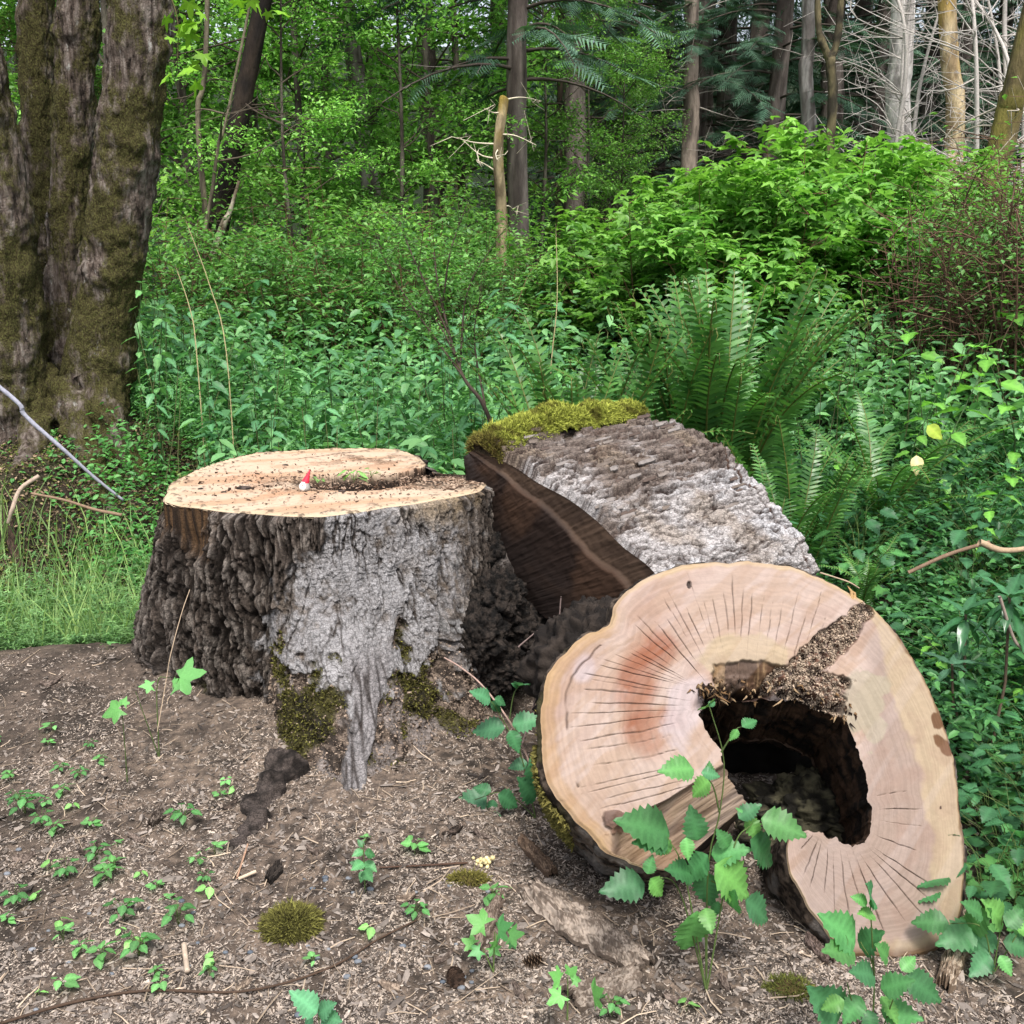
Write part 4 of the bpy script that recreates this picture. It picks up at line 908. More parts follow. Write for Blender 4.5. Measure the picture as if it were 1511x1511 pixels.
# ------------------------------------------------------------------ background wood
def spray_template(seed=0, n=9):
    rs = np.random.RandomState(seed); v = [[0, 0.006, 0], [0, -0.006, 0], [1, 0, -0.12]]; f = [[0, 1, 2]]
    for i in range(n):
        t = 0.08+0.85*i/n
        for s_ in (1, -1):
            l = 0.42*(1-t)**0.7+0.08; a = 0.75+rs.uniform(-.12, .12); b = len(v); wd = 0.028
            x, z = t, -0.12*t*t
            v += [[x-wd, 0, z], [x+wd, 0, z], [x+l*math.cos(a)*0.75, s_*l*math.sin(a), z-0.10*l-0.03]]; f.append([b, b+1, b+2])
    return np.array(v, float), np.array(f)
def conifer(seed, H=14.0, r0=0.16, low=1.5, spread=2.6, dens=1.0, bare=2.5, name='conifer_tree', label='', trunkc=((120, 110, 104), (70, 62, 58)), group=None):
    rs = np.random.RandomState(seed)
    root = empty(name, (0, 0, 0), label, 'tree', group)
    mb = MB(); P = np.array([[0.06*math.sin(z*0.7+seed), 0.05*math.cos(z*0.5), z] for z in np.linspace(-0.3, H, 40)])
    tube(mb, P, [r0*1.25, r0, r0*0.8, r0*0.3], 14, rough=0.22, fr=5, seed=seed, colfn=lambda p: mixc(np.broadcast_to(srgb(*trunkc[0]), p.shape), srgb(*trunkc[1]), ss(0.42, 0.6, fbm(p*np.array([14, 14, 3.0]), 3, seed))))
    link_mesh('trunk', mb, M_barkv, root)
    tw = MB(); nb = MB(); sv, sf = spray_template(seed); pos = []; yaw = []; pit = []; sca = []
    nb_ = int(85*dens)
    for k in range(nb_):
        z = low+(H-low)*(k/nb_)**1.1; L = spread*(1-(z-low)/(H-low))**0.6*rs.uniform(0.5, 1.1)*(0.75+0.25*min(1, (z-low)/2))
        a = rs.uniform(0, 6.283); dr = np.array([math.cos(a), math.sin(a), 0]); dead = z < bare and rs.rand() < 0.7
        t = np.linspace(0, 1, 7)[:, None]; c = np.array([0, 0, z])+dr*L*t+np.array([0, 0, 1.0])*(0.12*L*t-0.38*L*t*t)
        tube(tw, c, [0.022, 0.012, 0.004], 4, srgb(74, 66, 60), caps=False)
        m = int(L*(3 if dead else 13))
        for j in range(m):
            tt = rs.uniform(0.18, 1); q = np.array([np.interp(tt, t[:, 0], c[:, i]) for i in range(3)])
            if dead:
                b = a+rs.choice([-1, 1])*rs.uniform(0.5, 1.2); e = q+np.array([math.cos(b), math.sin(b), rs.uniform(-.4, .1)])*rs.uniform(0.2, 0.5)
                tube(tw, [q, (q+e)/2+rs.normal(0, 0.03, 3), e], [0.006, 0.0025], 3, srgb(110, 104, 98), caps=False)
            else:
                pos.append(q); yaw.append(a-math.pi/2*0+rs.choice([-1, 1])*rs.uniform(0.15, 1.1)); pit.append(rs.uniform(0.0, 0.55)); sca.append(rs.uniform(0.28, 0.5))
    pos = np.array(pos); K = len(pos)
    rot = rotm(np.array(yaw)) @ rotm(np.zeros(K), rs.normal(0, 0.35, K), np.array(pit))
    scatter(nb, sv, sf, pos, rot, np.array(sca), cols(K, *GB['conif'], rs))
    tag(link_mesh('branches', tw, M_twig, root), kind='stuff')
    tag(link_mesh('needles', nb, M_needle, root), kind='stuff')
    return root
def broadleaf(seed, H=10.0, r0=0.12, crown=(2.4, 2.4, 4.0), nleaf=16000, zc=5.5, leafL=0.075, colr='bright', name='broadleaf_tree', label='', lean=0.0, trunkc=((96, 90, 80), (56, 50, 44)), group=None, arch=0.5):
    rs = np.random.RandomState(seed)
    root = empty(name, (0, 0, 0), label, 'tree', group)
    mb = MB(); P = catmull([[0, 0, -0.2], [lean*0.2, 0.05, H*0.25], [lean*0.5, -0.05, H*0.55], [lean, 0.1, H]], 30)
    cf = lambda p: mixc(np.broadcast_to(srgb(*trunkc[0]), p.shape), srgb(*trunkc[1]), ss(0.42, 0.6, fbm(p*np.array([14, 14, 3.0]), 3, seed)))
    tube(mb, P, [r0*1.2, r0, r0*0.6, r0*0.2], 12, rough=0.2, fr=5, seed=seed, colfn=cf)
    link_mesh('trunk', mb, M_barkv, root)
    tw = MB(); pos = []; nrm = []
    nl = 26
    ends = []
    for k in range(nl):
        z = H*(0.12+0.85*rs.rand()); a = rs.uniform(0, 6.283); L = crown[0]*rs.uniform(0.5, 1.1)
        q = np.array([np.interp(z, P[:, 2], P[:, i]) for i in range(3)])
        dr = np.array([math.cos(a), math.sin(a), 0]); t = np.linspace(0, 1, 8)[:, None]
        c = q+dr*L*t+np.array([0, 0, 1.0])*(arch*L*t-0.25*L*t*t)
        c[1:-1] += rs.normal(0, 0.04, (6, 3)); tube(tw, c, [r0*0.3, r0*0.15, 0.004], 5, srgb(76, 68, 58), caps=False)
        for j in range(9):
            tt = rs.uniform(0.3, 1); s0 = np.array([np.interp(tt, t[:, 0], c[:, i]) for i in range(3)]); b = a+rs.uniform(-1.3, 1.3)
            e = s0+np.array([math.cos(b), math.sin(b), rs.uniform(-0.2, 0.5)])*rs.uniform(0.3, 0.8)
            tube(tw, [s0, (s0+e)/2+rs.normal(0, 0.03, 3), e], [0.008, 0.003], 3, srgb(76, 68, 58), caps=False); ends.append((s0, e))
    tag(link_mesh('branches', tw, M_twig, root), kind='stuff')
    ends = np.array(ends); K = nleaf; i = rs.randint(len(ends), size=K); t = rs.uniform(0.2, 1.15, (K, 1))
    pos = ends[i, 0]*(1-t)+ends[i, 1]*t+rs.normal(0, 0.13, (K, 3))*np.array([1, 1, 0.6])
    mb = MB(); scatter(mb, *LEAF2, pos, rotm(rs.uniform(0, 6.283, K), rs.normal(0, 0.4, K), rs.normal(0.25, 0.4, K)), leafL*rs.uniform(0.6, 1.3, K), cols(K, *GB[colr], rs, 0.25))
    tag(link_mesh('foliage', mb, M_leaf, root), kind='stuff')
    return root
def place(o, px, Y, dz=0.0, rz=0.0, sc=1.0):
    x = (px-755.5)/F*Y*1.0; o.location = (x, Y, float(gz(x, Y, False))+dz); o.rotation_euler = (0, 0, rz); o.scale = (sc,)*3; return o
def spot(px, Y):
    x = (px-755.5)/F*Y; return np.array([x, Y, float(gz(x, Y, False))])

def background():
    # conifers of the right half and centre; near ones first
    c0 = conifer(21, 13, 0.10, 3.0, 2.6, 1.0, 3.2, label='tall slim conifer with drooping dark boughs behind the mossy snag')
    place(c0, 768, 11.5, rz=0.5)
    c1 = conifer(22, 15, 0.17, 2.0, 3.0, 1.15, 3.5, label='dark conifer in the shaded stand, left of the pair', group='dark conifers of the shaded stand')
    place(c1, 1015, 18)
    c2 = conifer(23, 14, 0.13, 1.0, 2.8, 1.2, 1.5, label='dark conifer standing in the shaded wood behind the leafy shrubs', group='dark conifers of the shaded stand')
    place(c2, 1120, 17)
    lab = 'dark conifer standing in the shaded wood behind the leafy shrubs'
    c1['label'] = 'dark conifer whose boughs hang behind the left trunk of the close pair'; c2['label'] = 'dark low-branched conifer right of the close trunk pair'
    for k, (px, Y, src, rz, sc) in enumerate([(1048, 19, c1, 2, 0.9), (905, 19, c2, 1, 1.0), (840, 17, c1, 4, 0.95), (960, 22, c1, 1.2, 1.1), (1193, 19, c1, 3, 1.05), (1260, 21, c2, 5, 1.1), (1330, 23, c1, 2.5, 1.1), (1420, 22, c2, 0.4, 1.1), (1500, 20, c1, 5.5, 1.0), (1590, 18, c2, 3.1, 1.1), (880, 25, c2, 2.2, 1.2), (1090, 25, c1, 0.2, 1.2), (1230, 26, c1, 1.7, 1.2), (1370, 17.5, c2, 0.9, 0.8), (1700, 22, c1, 3.3, 1.2), (640, 22, c1, 3.9, 1.1), (740, 24, c2, 4.4, 1.2)]):
        copy_thing(src, spot(px, Y), rz, sc, ('near' if Y < 19 else 'farther' if Y < 23 else 'farthest')+' dark conifer '+beside(px), 'dark conifers of the shaded stand')
    # pale tall trunks
    def trunk(name, px0, py0, px1, py1, Y, w0, w1, ca, cb, label, branches=10, seed=0, up=6.0, cat='tree', moss=None, twc=(150, 144, 136), tl=(0.4, 1.3), seg=20):
        rs = np.random.RandomState(seed)
        top = at(px0, py0, Y); bot = at(px1, py1, Y); d = (top-bot)/abs(top[2]-bot[2]); gzv = float(gz(bot[0], Y, False))-0.15
        p0 = bot+d*(gzv-bot[2]); p1 = top+d*up
        P = catmull([p0, bot*0.5+p0*0.5+rs.normal(0, 0.02, 3), bot, (top+bot)/2+rs.normal(0, 0.03, 3), top, p1], 60)
        root = empty(name, p0, label, cat)
        def cf(p):
            n = fbm(p*np.array([13, 13, 3.0]), 3, seed); c = mixc(np.broadcast_to(srgb(*ca), p.shape), srgb(*cb), ss(0.45, 0.6, n))
            if moss is not None: c = mixc(c, srgb(*moss[0]), ss(moss[1], moss[1]+0.12, fbm(p*np.array([4, 4, 1.6]), 3, seed+1)))
            return c
        mb = MB(); tube(mb, P, [w1*1.15*Y/F/2, w1*Y/F/2, w0*Y/F/2, w0*0.8*Y/F/2], seg, rough=0.12, fr=9, seed=seed, colfn=cf)
        link_mesh('trunk', mb, M_barkv, root)
        if branches:
            mb = MB()
            for k in range(branches):
                t = rs.uniform(0.25, 0.95); q = P[int(t*59)]; a = rs.uniform(0, 6.283); L = rs.uniform(*tl)
                dr = np.array([math.cos(a), math.sin(a)*0.6, rs.uniform(-0.35, 0.45)]); m_ = q+dr*L*0.5+rs.normal(0, 0.06*L, 3); e = q+dr*L+rs.normal(0, 0.1*L, 3)
                C_ = catmull([q, m_, e], 8); tube(mb, C_, [0.011, 0.006, 0.003], 4, srgb(*twc), caps=False)
                for j in range(3):
                    s0 = C_[rs.randint(3, 8)]; tube(mb, [s0, s0+rs.normal(0, 0.14, 3)*L, s0+rs.normal(0, 0.28, 3)*L], [0.005, 0.002], 3, srgb(*twc), caps=False)
            tag(link_mesh('twigs', mb, M_twig, root), kind='stuff')
        return root
    trunk('pale_trunk_tree', 1333, 0, 1328, 240, 14, 33, 33, (214, 208, 202), (150, 144, 140), 'thick pale grey trunk rising behind the bright shrubs, left of the yellowish one', 8, 1)
    trunk('yellowish_trunk_tree', 1397, 0, 1405, 290, 13, 25, 26, (206, 186, 150), (150, 130, 100), 'straight yellow-tinged trunk with small knots, right of the thick pale trunk', 10, 2, moss=((176, 148, 88), 0.52))
    trunk('grey_trunk_tree', 1193, 0, 1195, 200, 16, 19, 20, (150, 146, 142), (104, 98, 94), 'grey slim trunk behind the forked dark sapling', 14, 3)
    trunk('grey_trunk_tree', 1020, 50, 1017, 240, 16.5, 22, 24, (128, 116, 106), (78, 70, 64), 'brownish conifer trunk, left of a close pair in the dark stand', 18, 4)
    trunk('grey_trunk_tree', 1046, 20, 1043, 240, 18, 16, 16, (124, 114, 108), (84, 76, 70), 'thinner trunk, right of a close pair in the dark stand', 18, 5)
    trunk('grey_trunk_tree', 922, 90, 919, 260, 19, 8, 9, (118, 108, 100), (84, 74, 68), 'very thin trunk left of the close pair in the dark stand', 22, 6)
    trunk('grey_trunk_tree', 826, 150, 824, 300, 18, 9, 9, (108, 92, 80), (74, 62, 56), 'thin brown trunk just right of the tall slim conifer', 20, 16)
    trunk('grey_trunk_tree', 511, 0, 537, 210, 12.5, 24, 26, (140, 132, 124), (84, 76, 70), 'leaning grey-brown trunk standing among the bright leaves left of centre', 8, 7)
    trunk('mossy_snag', 743, 152, 740, 320, 10.5, 14, 17, (136, 122, 96), (92, 80, 62), 'short broken mossy snag beside the tall slim conifer', 8, 8, up=0.02, cat='snag', moss=((128, 110, 52), 0.47), tl=(0.2, 0.5), twc=(190, 180, 160))
    trunk('leaning_tree', 388, 0, 322, 330, 10.5, 26, 32, (44, 36, 30), (26, 22, 20), 'dark leaning tree trunk left of centre with thin stems round it', 12, 9, twc=(62, 54, 46))
    trunk('broken_snag', 352, 270, 325, 345, 10.2, 5, 12, (178, 166, 150), (120, 106, 90), 'pale splintered stub leaning at the foot of the dark leaning tree', 0, 10, up=0.0, cat='broken stem')
    trunk('slender_sapling', 306, 0, 303, 320, 10.3, 7, 9, (104, 96, 80), (66, 60, 50), 'thin upright stem left of the dark leaning tree', 8, 11, twc=(84, 76, 64), cat='sapling')
    trunk('slender_sapling', 352, 90, 310, 300, 10.0, 4, 6, (104, 96, 80), (66, 60, 50), 'thin slanting stem crossing just left of the dark leaning tree', 8, 12, twc=(84, 76, 64), cat='sapling')
    trunk('mossy_leaning_tree', 1520, 40, 1470, 250, 9.0, 34, 38, (92, 82, 56), (60, 54, 40), 'mossy leaning trunk at the right edge', 10, 13, moss=((98, 92, 46), 0.47), twc=(160, 152, 140))
    # forked dark sapling
    root = empty('forked_sapling', at(1222, 300, 9.5), 'dark mossy sapling forked in a Y above the bright shrubs', 'sapling')
    mb = MB(); g0 = at(1222, 420, 9.5)
    for pth, r in (([g0, at(1224, 240, 9.5), at(1229, 140, 9.5), at(1226, 85, 9.5)], [0.045, 0.04, 0.045]), ([at(1226, 90, 9.5), at(1213, 60, 9.5), at(1207, 20, 9.5), at(1206, -160, 9.5)], [0.04, 0.03, 0.015]), ([at(1226, 90, 9.5), at(1236, 55, 9.5), at(1241, 0, 9.5), at(1256, -160, 9.5)], [0.036, 0.03, 0.015])):
        tube(mb, catmull(pth, 26), r, 10, rough=0.3, fr=14, seed=5, colfn=darkbarkcol((92, 84, 62), (46, 42, 34), 12))
    link_mesh('trunk', mb, M_barkv, root)
    # dead white shrubby trees
    for n_, (px, Y, lb) in enumerate([(1428, 12.5, 'dead white many-stemmed tree right of the yellowish trunk'), (1300, 13.2, 'dead pale twiggy tree just left of the thick pale trunk'), (1468, 14, 'bare whitish twiggy tree near the right edge')]):
        rs = np.random.RandomState(60+n_); b = spot(px, Y); root = empty('dead_tree', b, lb, 'dead tree'); mb = MB()
        for k in range(5 if n_ == 0 else 3):
            a = rs.uniform(-0.35, 0.35); H_ = rs.uniform(3.8, 6); P = catmull([b, b+[a*0.5, 0, H_*0.35], b+[a*1.0+rs.normal(0, .1), rs.normal(0, .2), H_*0.7], b+[a*1.9+rs.normal(0, .15), rs.normal(0, .3), H_]], 24)
            tube(mb, P, [0.04, 0.028, 0.01], 7, srgb(178, 172, 166), caps=False)
            for j in range(24):
                i = rs.randint(6, 24); q = P[i]; dr = np.array([rs.choice([-1, 1])*rs.uniform(0.4, 1), rs.normal(0, .4), rs.uniform(-0.15, 0.8)]); L = rs.uniform(0.4, 1.3)
                C_ = catmull([q, q+dr*L*.5+rs.normal(0, .08, 3), q+dr*L+rs.normal(0, .15, 3)], 8); tube(mb, C_, [0.010, 0.006, 0.003], 4, srgb(176, 170, 164), caps=False)
                for m in range(3):
                    s0 = C_[rs.randint(2, 8)]; tube(mb, [s0, s0+dr*0.15+rs.normal(0, .1, 3), s0+dr*.3+rs.normal(0, .2, 3)], [0.004, 0.002], 3, srgb(176, 170, 164), caps=False)
        tag(link_mesh('branches', mb, M_twig, root), kind='stuff')
    # broadleaf trees on the left
    gl = 'broadleaf trees filling the wood on the left'; lb = 'bright green broadleaf tree in the lit wood left of centre'
    b0 = broadleaf(31, 9, 0.07, (2.0,)*3, 11000, leafL=0.10, label=lb, group=gl, colr='bright')
    b0['label'] = 'bright leafy broadleaf tree in the middle distance behind the dark leaning tree'; place(b0, 300, 14)
    b1 = broadleaf(32, 8, 0.05, (1.7,)*3, 10000, leafL=0.085, label=lb, group=gl, colr='bright', arch=0.8)
    b1['label'] = 'nearer bright leafy broadleaf tree right of the dark leaning tree'; place(b1, 460, 12.5)
    for px, Y, src, rz, sc in [(200, 12, b1, 1, 1), (400, 16, b0, 2, 1.1), (560, 15, b0, 3, 1.0), (640, 13.5, b1, 4, 1.0), (120, 15, b0, 5, 1.1), (0, 13, b1, 2.6, 1.1), (500, 19, b0, 0.5, 1.3), (330, 20, b0, 1.5, 1.3), (680, 18, b0, 4.2, 1.1), (230, 17.5, b1, 3.3, 1.3), (-80, 16, b0, 1.1, 1.2), (600, 11.3, b1, 0.7, 0.62), (440, 10.8, b1, 5.1, 0.55), (80, 19, b0, 0.2, 1.3), (860, 15.5, b1, 2.1, 0.6), (910, 14.5, b1, 3.1, 0.45), (800, 14, b1, 1.1, 0.6)]:
        copy_thing(src, spot(px, Y), rz, sc, ('low' if sc < 0.7 else 'near' if Y < 14 else 'middle-distance' if Y < 17 else 'distant')+' bright leafy broadleaf tree '+beside(px), gl)
    # far wood
    rs = np.random.RandomState(77); K = 15000
    x = rs.uniform(-30, 34, K); y = rs.uniform(27, 40, K); z = rs.uniform(0, 17, K)**1.0
    keep = ~((x < 0) & (rs.rand(K) < 0.93)) & ~((z > 9) & (rs.rand(K) < 0.5)); x, y, z = x[keep], y[keep], z[keep]; K = len(x)
    sv, sf = spray_template(5, 6); mb = MB()
    scatter(mb, sv, sf, np.stack([x, y, z+gz(x, y, False)*0.6], -1), rotm(rs.uniform(0, 6.28, K), rs.normal(0, .4, K), rs.uniform(0, .7, K)), rs.uniform(1.0, 2.0, K), cols(K, (50, 76, 62), (90, 118, 96), rs))
    tag(link_mesh('far_conifer_wood', mb, M_needle), 'dark far conifer wood closing the view behind the trunks', 'wood', kind='stuff')
    K = 42000; x = rs.uniform(-30, 3, K); y = rs.uniform(22, 30, K); z = rs.uniform(0, 14, K); g_ = fbm(np.stack([x*0.5, y*0.5, z*0.5], -1), 3, 6); kp = g_ > 0.43
    x, y, z = x[kp], y[kp], z[kp]; K = len(x); mb = MB()
    scatter(mb, *LEAF2, np.stack([x, y, z], -1), rotm(rs.uniform(0, 6.28, K), rs.normal(0, .5, K), rs.normal(0.2, .5, K)), rs.uniform(0.14, 0.34, K), cols(K, (110, 156, 62), (158, 196, 92), rs))
    tag(link_mesh('far_leafy_wood', mb, M_leaf), 'bright far leafy wood beyond the left trees', 'wood', kind='stuff')
background()

# ------------------------------------------------------------------ the many-stemmed mossy tree, left
def mossy_tree():
    base = at(110, 600, 6.6); base[2] = gz(base[0], base[1], False)
    root = empty('mossy_tree', base, 'big many-stemmed mossy maple at the left edge', 'tree')
    def cf(seed):
        def f(p):
            n = fbm(p*np.array([3.2, 3.2, 1.8]), 4, seed); n2 = fbm(p*np.array([16, 16, 9.0]), 4, seed+1); n3 = fbm(p*np.array([40, 40, 7.0]), 3, seed+2)
            c = mixc(np.broadcast_to(srgb(104, 92, 84), p.shape), srgb(56, 46, 40), ss(0.42, 0.58, n3))
            c = mixc(c, srgb(182, 178, 174), ss(0.60, 0.68, n2)*ss(0.5, 0.62, fbm(p*2.5, 3, seed+3))*0.8)
            c = mixc(c, mixc(np.broadcast_to(srgb(78, 68, 40), p.shape), srgb(48, 40, 26), ss(0.45, 0.6, n2)), ss(0.44, 0.54, n+0.12*(n2-0.5)))
            return mixc(c, srgb(104, 98, 42), ss(0.60, 0.72, n)*ss(0.4, 0.55, n2)*0.9)
        return f
    stems = [([(-95, -200), (-62, 0), (-28, 200), (-6, 400), (2, 560), (0, 700)], 6.1, [84, 88, 98, 112, 130, 165]),
             ([(44, -200), (53, 0), (58, 180), (66, 320), (80, 440), (92, 580)], 7.0, [42, 48, 46, 48, 54, 64]),
             ([(122, -200), (116, 0), (110, 150), (104, 300), (102, 430), (100, 600)], 6.7, [46, 52, 52, 54, 60, 72]),
             ([(215, -200), (206, 0), (193, 180), (176, 320), (158, 440), (142, 560), (128, 660)], 6.3, [80, 82, 80, 84, 88, 98, 120]),
             ([(60, 330), (80, 420), (92, 520), (100, 640)], 6.75, [30, 50, 80, 100])]
    for i, (pts, Y, ws) in enumerate(stems):
        P = np.array([at(a, b, Y+0.0*k) for k, (a, b) in enumerate(pts)])
        P = catmull(P, 260); mb = MB()
        tube(mb, P, np.array(ws)*Y/F/2, 110, rough=0.14, fr=7, seed=200+i*7, colfn=cf(210+i*9))
        # furrows and moss pads
        V = mb.v[0]; n3 = fbm(V*np.array([26, 26, 6.0]), 4, 5+i); c_ = P[np.arange(260).repeat(110)]
        rad = (V-c_); ln = np.linalg.norm(rad, axis=1)[:, None]; pad = ss(0.5, 0.66, fbm(V*3.4, 3, 8+i))
        n4 = np.abs(fbm(V*np.array([70, 70, 12.0]), 3, 15+i)-0.5)*2; mb.v[0] = V+rad/ln*(0.03*(np.abs(n3-0.5)*2-0.2)[:, None]-0.008*np.exp(-(n4/0.12)**2)[:, None]+0.02*pad[:, None]*(0.5+vn(V*30, 4)[:, None]))
        t = link_mesh('trunk', mb, M_mossbark, root)
        rs = np.random.RandomState(300+i); K = 15000; j = rs.randint(len(V), size=K); v = mb.v[0][j]; nn = (rad/ln)[j]
        kp = (fbm(v*np.array([3.2, 3.2, 1.8]), 4, 210+i*9) > 0.47); v = v[kp]+rs.normal(0, 0.008, (kp.sum(), 3)); nn = nn[kp]*0.8+np.array([0, 0, -0.25])
        mb = MB(); moss_blades(mb, v, nn, 0.02*rs.uniform(.4, 1.4, (len(v), 1)), mosscols(len(v), (62, 58, 36), (110, 112, 62), i)*rs.uniform(.5, 1.2, (len(v), 1)), i, 0.2)
        tag(link_mesh('moss', mb, M_moss, t), kind='stuff')
    # buttress roots creeping down
    for i, (pts, Y0, Y1, ws) in enumerate([([(40, 560), (50, 620), (40, 690), (20, 740)], 6.2, 5.5, [90, 50, 30, 10]), ([(140, 560), (175, 630), (225, 675), (262, 700)], 6.2, 5.6, [70, 40, 24, 8]),
                                           ([(110, 580), (125, 640), (150, 700), (178, 745)], 6.2, 5.4, [80, 44, 28, 8])]):
        n = len(pts); P = []
        for k, (a, b) in enumerate(pts):
            q = at(a, b, Y0+(Y1-Y0)*k/(n-1)); q = np.array([q[0], q[1], max(q[2]*0.0+float(gz(q[0], q[1], False))-0.01, q[2] if k == 0 else -9)]); P.append(q)
        P = catmull(P, 60); mb = MB(); tube(mb, P, np.array(ws)*Y0/F/2, 60, rough=0.5, fr=16, seed=250+i, colfn=lambda p: mixc(mixc(np.broadcast_to(srgb(76, 60, 44), p.shape), srgb(38, 32, 26), ss(0.42, 0.58, fbm(p*22, 4, 9))), srgb(84, 80, 40), ss(0.55, 0.68, fbm(p*4, 3, 10))*0.8))
        link_mesh('root', mb, M_mossbark, root)
    rs = np.random.RandomState(5)   # a few overhanging maple leaves at the top
    mb = MB(); a0, a1 = at(215, -80, 5.6), at(262, 30, 5.6)
    tube(mb, catmull([a0, at(245, -20, 5.6), a1, at(262, 95, 5.6)], 20), [0.006, 0.004, 0.002], 5, srgb(84, 80, 50)); link_mesh('twig', mb, M_twig, root)
    for k in range(22):
        px, py = (rs.uniform(245, 300), rs.uniform(-10, 120)) if k < 16 else (rs.uniform(350, 412), rs.uniform(-10, 18))
        me = leafmesh(('maple', k % 3), leaf_palm(1, k % 3, 5, 0.6), srgb(112, 158, 36), M_leaf); q = at(px, py, 5.6+rs.uniform(-.2, .2))
        child('leaf', me, root, q-base, (rs.uniform(-0.9, 0.3), rs.uniform(0.3, 1.1), rs.uniform(0, 6.28)), rs.uniform(0.07, 0.13))
mossy_tree()
#%%MID
# ------------------------------------------------------------------ nettles
def nettle(seed, H, npair, L0, col, label, group, name='nettle', cat='nettle', bare=0.2, mat=None, wide=0.46):
    rs = np.random.RandomState(seed); root = empty(name, (0, 0, 0), label, cat, group)
    P = catmull([[0, 0, -0.03], [rs.normal(0, .03), rs.normal(0, .03), H*0.5], [rs.normal(0, .08), rs.normal(0, .08), H]], 14)
    mb = MB(); tube(mb, P, [0.005, 0.004, 0.002], 5, srgb(70, 96, 54)); link_mesh('stem', mb, M_leaf, root)
    for k in range(npair):
        t = bare+(1-bare)*(k+0.5)/npair; q = np.array([np.interp(t, np.linspace(0, 1, 14), P[:, i]) for i in range(3)])
        a = k*math.pi/2+rs.uniform(-.4, .4); l = L0*math.sin(math.pi*min(1, 0.35+0.6*(1-t)))*rs.uniform(0.8, 1.15)
        for s_ in (0, 1):
            b = a+s_*math.pi; me = leafmesh((name, seed % 3), leaf_serr(1, wide, 8, 0.2, 0.3, 0.08, seed=seed % 3), srgb(*col), mat or M_leaf)
            child('leaf', me, root, q+np.array([math.cos(b), math.sin(b), 0])*0.012, (rs.normal(0, .25), 0.15+0.35*(1-t)+rs.normal(0, .2), b), l)
    for k in range(3):
        child('leaf', leafmesh((name, seed % 3), None, None, None), root, P[-1], (rs.normal(0, .3), -0.5, k*2.1+seed), L0*0.4)
    return root
def nettles():
    gr = 'nettles in the bed between the stump and the wood'; lb = 'leafy green nettle stem in the dense bed behind the stump'
    pr = [nettle(400+i, h, n, l, c, lb, gr) for i, (h, n, l, c) in enumerate([(1.05, 9, 0.12, (84, 132, 88)), (0.9, 8, 0.105, (100, 148, 88)), (1.2, 10, 0.125, (76, 124, 84)), (0.75, 8, 0.10, (92, 140, 80))])]
    rs = np.random.RandomState(41); pts = []
    while len(pts) < 125:
        Y = rs.uniform(4.9, 8.2); px = rs.uniform(190, 840)
        if (Y < 5.6 and px < 290) or (px > 790 and Y < 6): continue
        pts.append((px, Y))
    for k, (px, Y) in enumerate(pts):
        s_ = rs.uniform(0.7, 1.1)*(0.68 if Y < 5.6 else 1.0)
        wl = ('front' if Y < 5.7 else 'middle' if Y < 6.9 else 'back')+' row nettle '+('right of the mossy tree' if px < 330 else 'behind the left half of the stump' if px < 470 else 'behind the right half of the stump' if px < 640 else 'by the thin bare sapling' if px < 740 else 'behind the mossy end of the log'); pr[k % 4]['label'] = pr[k % 4]['label'] if k >= 4 else wl
        if k < 4: pr[k].location = tuple(spot(px, Y)); pr[k].rotation_euler = (0, 0, rs.uniform(0, 6.28)); pr[k].scale = (s_,)*3
        else: copy_thing(pr[k % 4], spot(px, Y), rs.uniform(0, 6.28), s_, wl)
    # everything further back and lower down reads as one mass
    mb = MB(); K = 6400; Y = 4.7+10.5*rs.rand(K)**1.5; px = rs.uniform(-350, 1800, K); x = (px-755.5)/F*Y
    kp = ~((px < 290) & (Y < 6.6)) & ~((x > 0.2) & (Y < 5.2)) & ~((px > 790) & (px < 1270) & (Y < 6.0)); x, Y = x[kp], Y[kp]; K = len(x); g = gz(x, Y, False)
    m = 16; H = rs.uniform(0.5, 1.15, K)*(0.62+0.38*ss(5, 8, Y)); t = rs.uniform(0.1, 1, (K, m))
    pos = np.stack([x[:, None]+rs.normal(0, .05, (K, m)), Y[:, None]+rs.normal(0, .05, (K, m)), g[:, None]+H[:, None]*t], -1).reshape(-1, 3)
    c = cols(K*m, *GB['nettle'], rs, 0.25); y_ = pos[:, 1]; c = mixc(c, srgb(86, 134, 50), ss(9, 13, y_)*0.5)
    scatter(mb, *LEAF4, pos, rotm(rs.uniform(0, 6.28, K*m), rs.normal(0, .3, K*m), rs.normal(0.2, .3, K*m)), rs.uniform(0.035, 0.115, K*m), c)
    Kf = 70000; Yf = rs.uniform(4.7, 7.5, Kf); pf = rs.uniform(190, 790, Kf); xf = (pf-755.5)/F*Yf; cf_ = fbm(np.stack([xf, Yf, xf*0], -1)*2.6, 3, 44); kf = (cf_ > 0.45) & ~((pf < 290) & (Yf < 6)) & ~((xf > 0.2) & (Yf < 5.0)); xf, Yf, cf_ = xf[kf], Yf[kf], cf_[kf]; Kf = len(xf)
    hf = rs.rand(Kf)*(0.25+1.6*(cf_-0.45))*ss(4.4, 6.2, Yf)+0.1*rs.rand(Kf)
    scatter(mb, *(LEAF4[0]*[1, 0.7, 1], LEAF4[1]), np.stack([xf, Yf, gz(xf, Yf, False)+hf], -1), rotm(rs.uniform(0, 6.28, Kf), rs.normal(0, .3, Kf), rs.normal(.1, .3, Kf)), rs.uniform(.018, .045, Kf), cols(Kf, (66, 116, 64), (104, 154, 86), rs, .25))
    tag(link_mesh('undergrowth', mb, M_leaf), 'dense mass of green nettles and herbs filling the floor of the wood', 'undergrowth', kind='stuff')
    mb = MB(); K = 420; Y = rs.uniform(4.8, 8, K); px = rs.uniform(190, 1560, K)
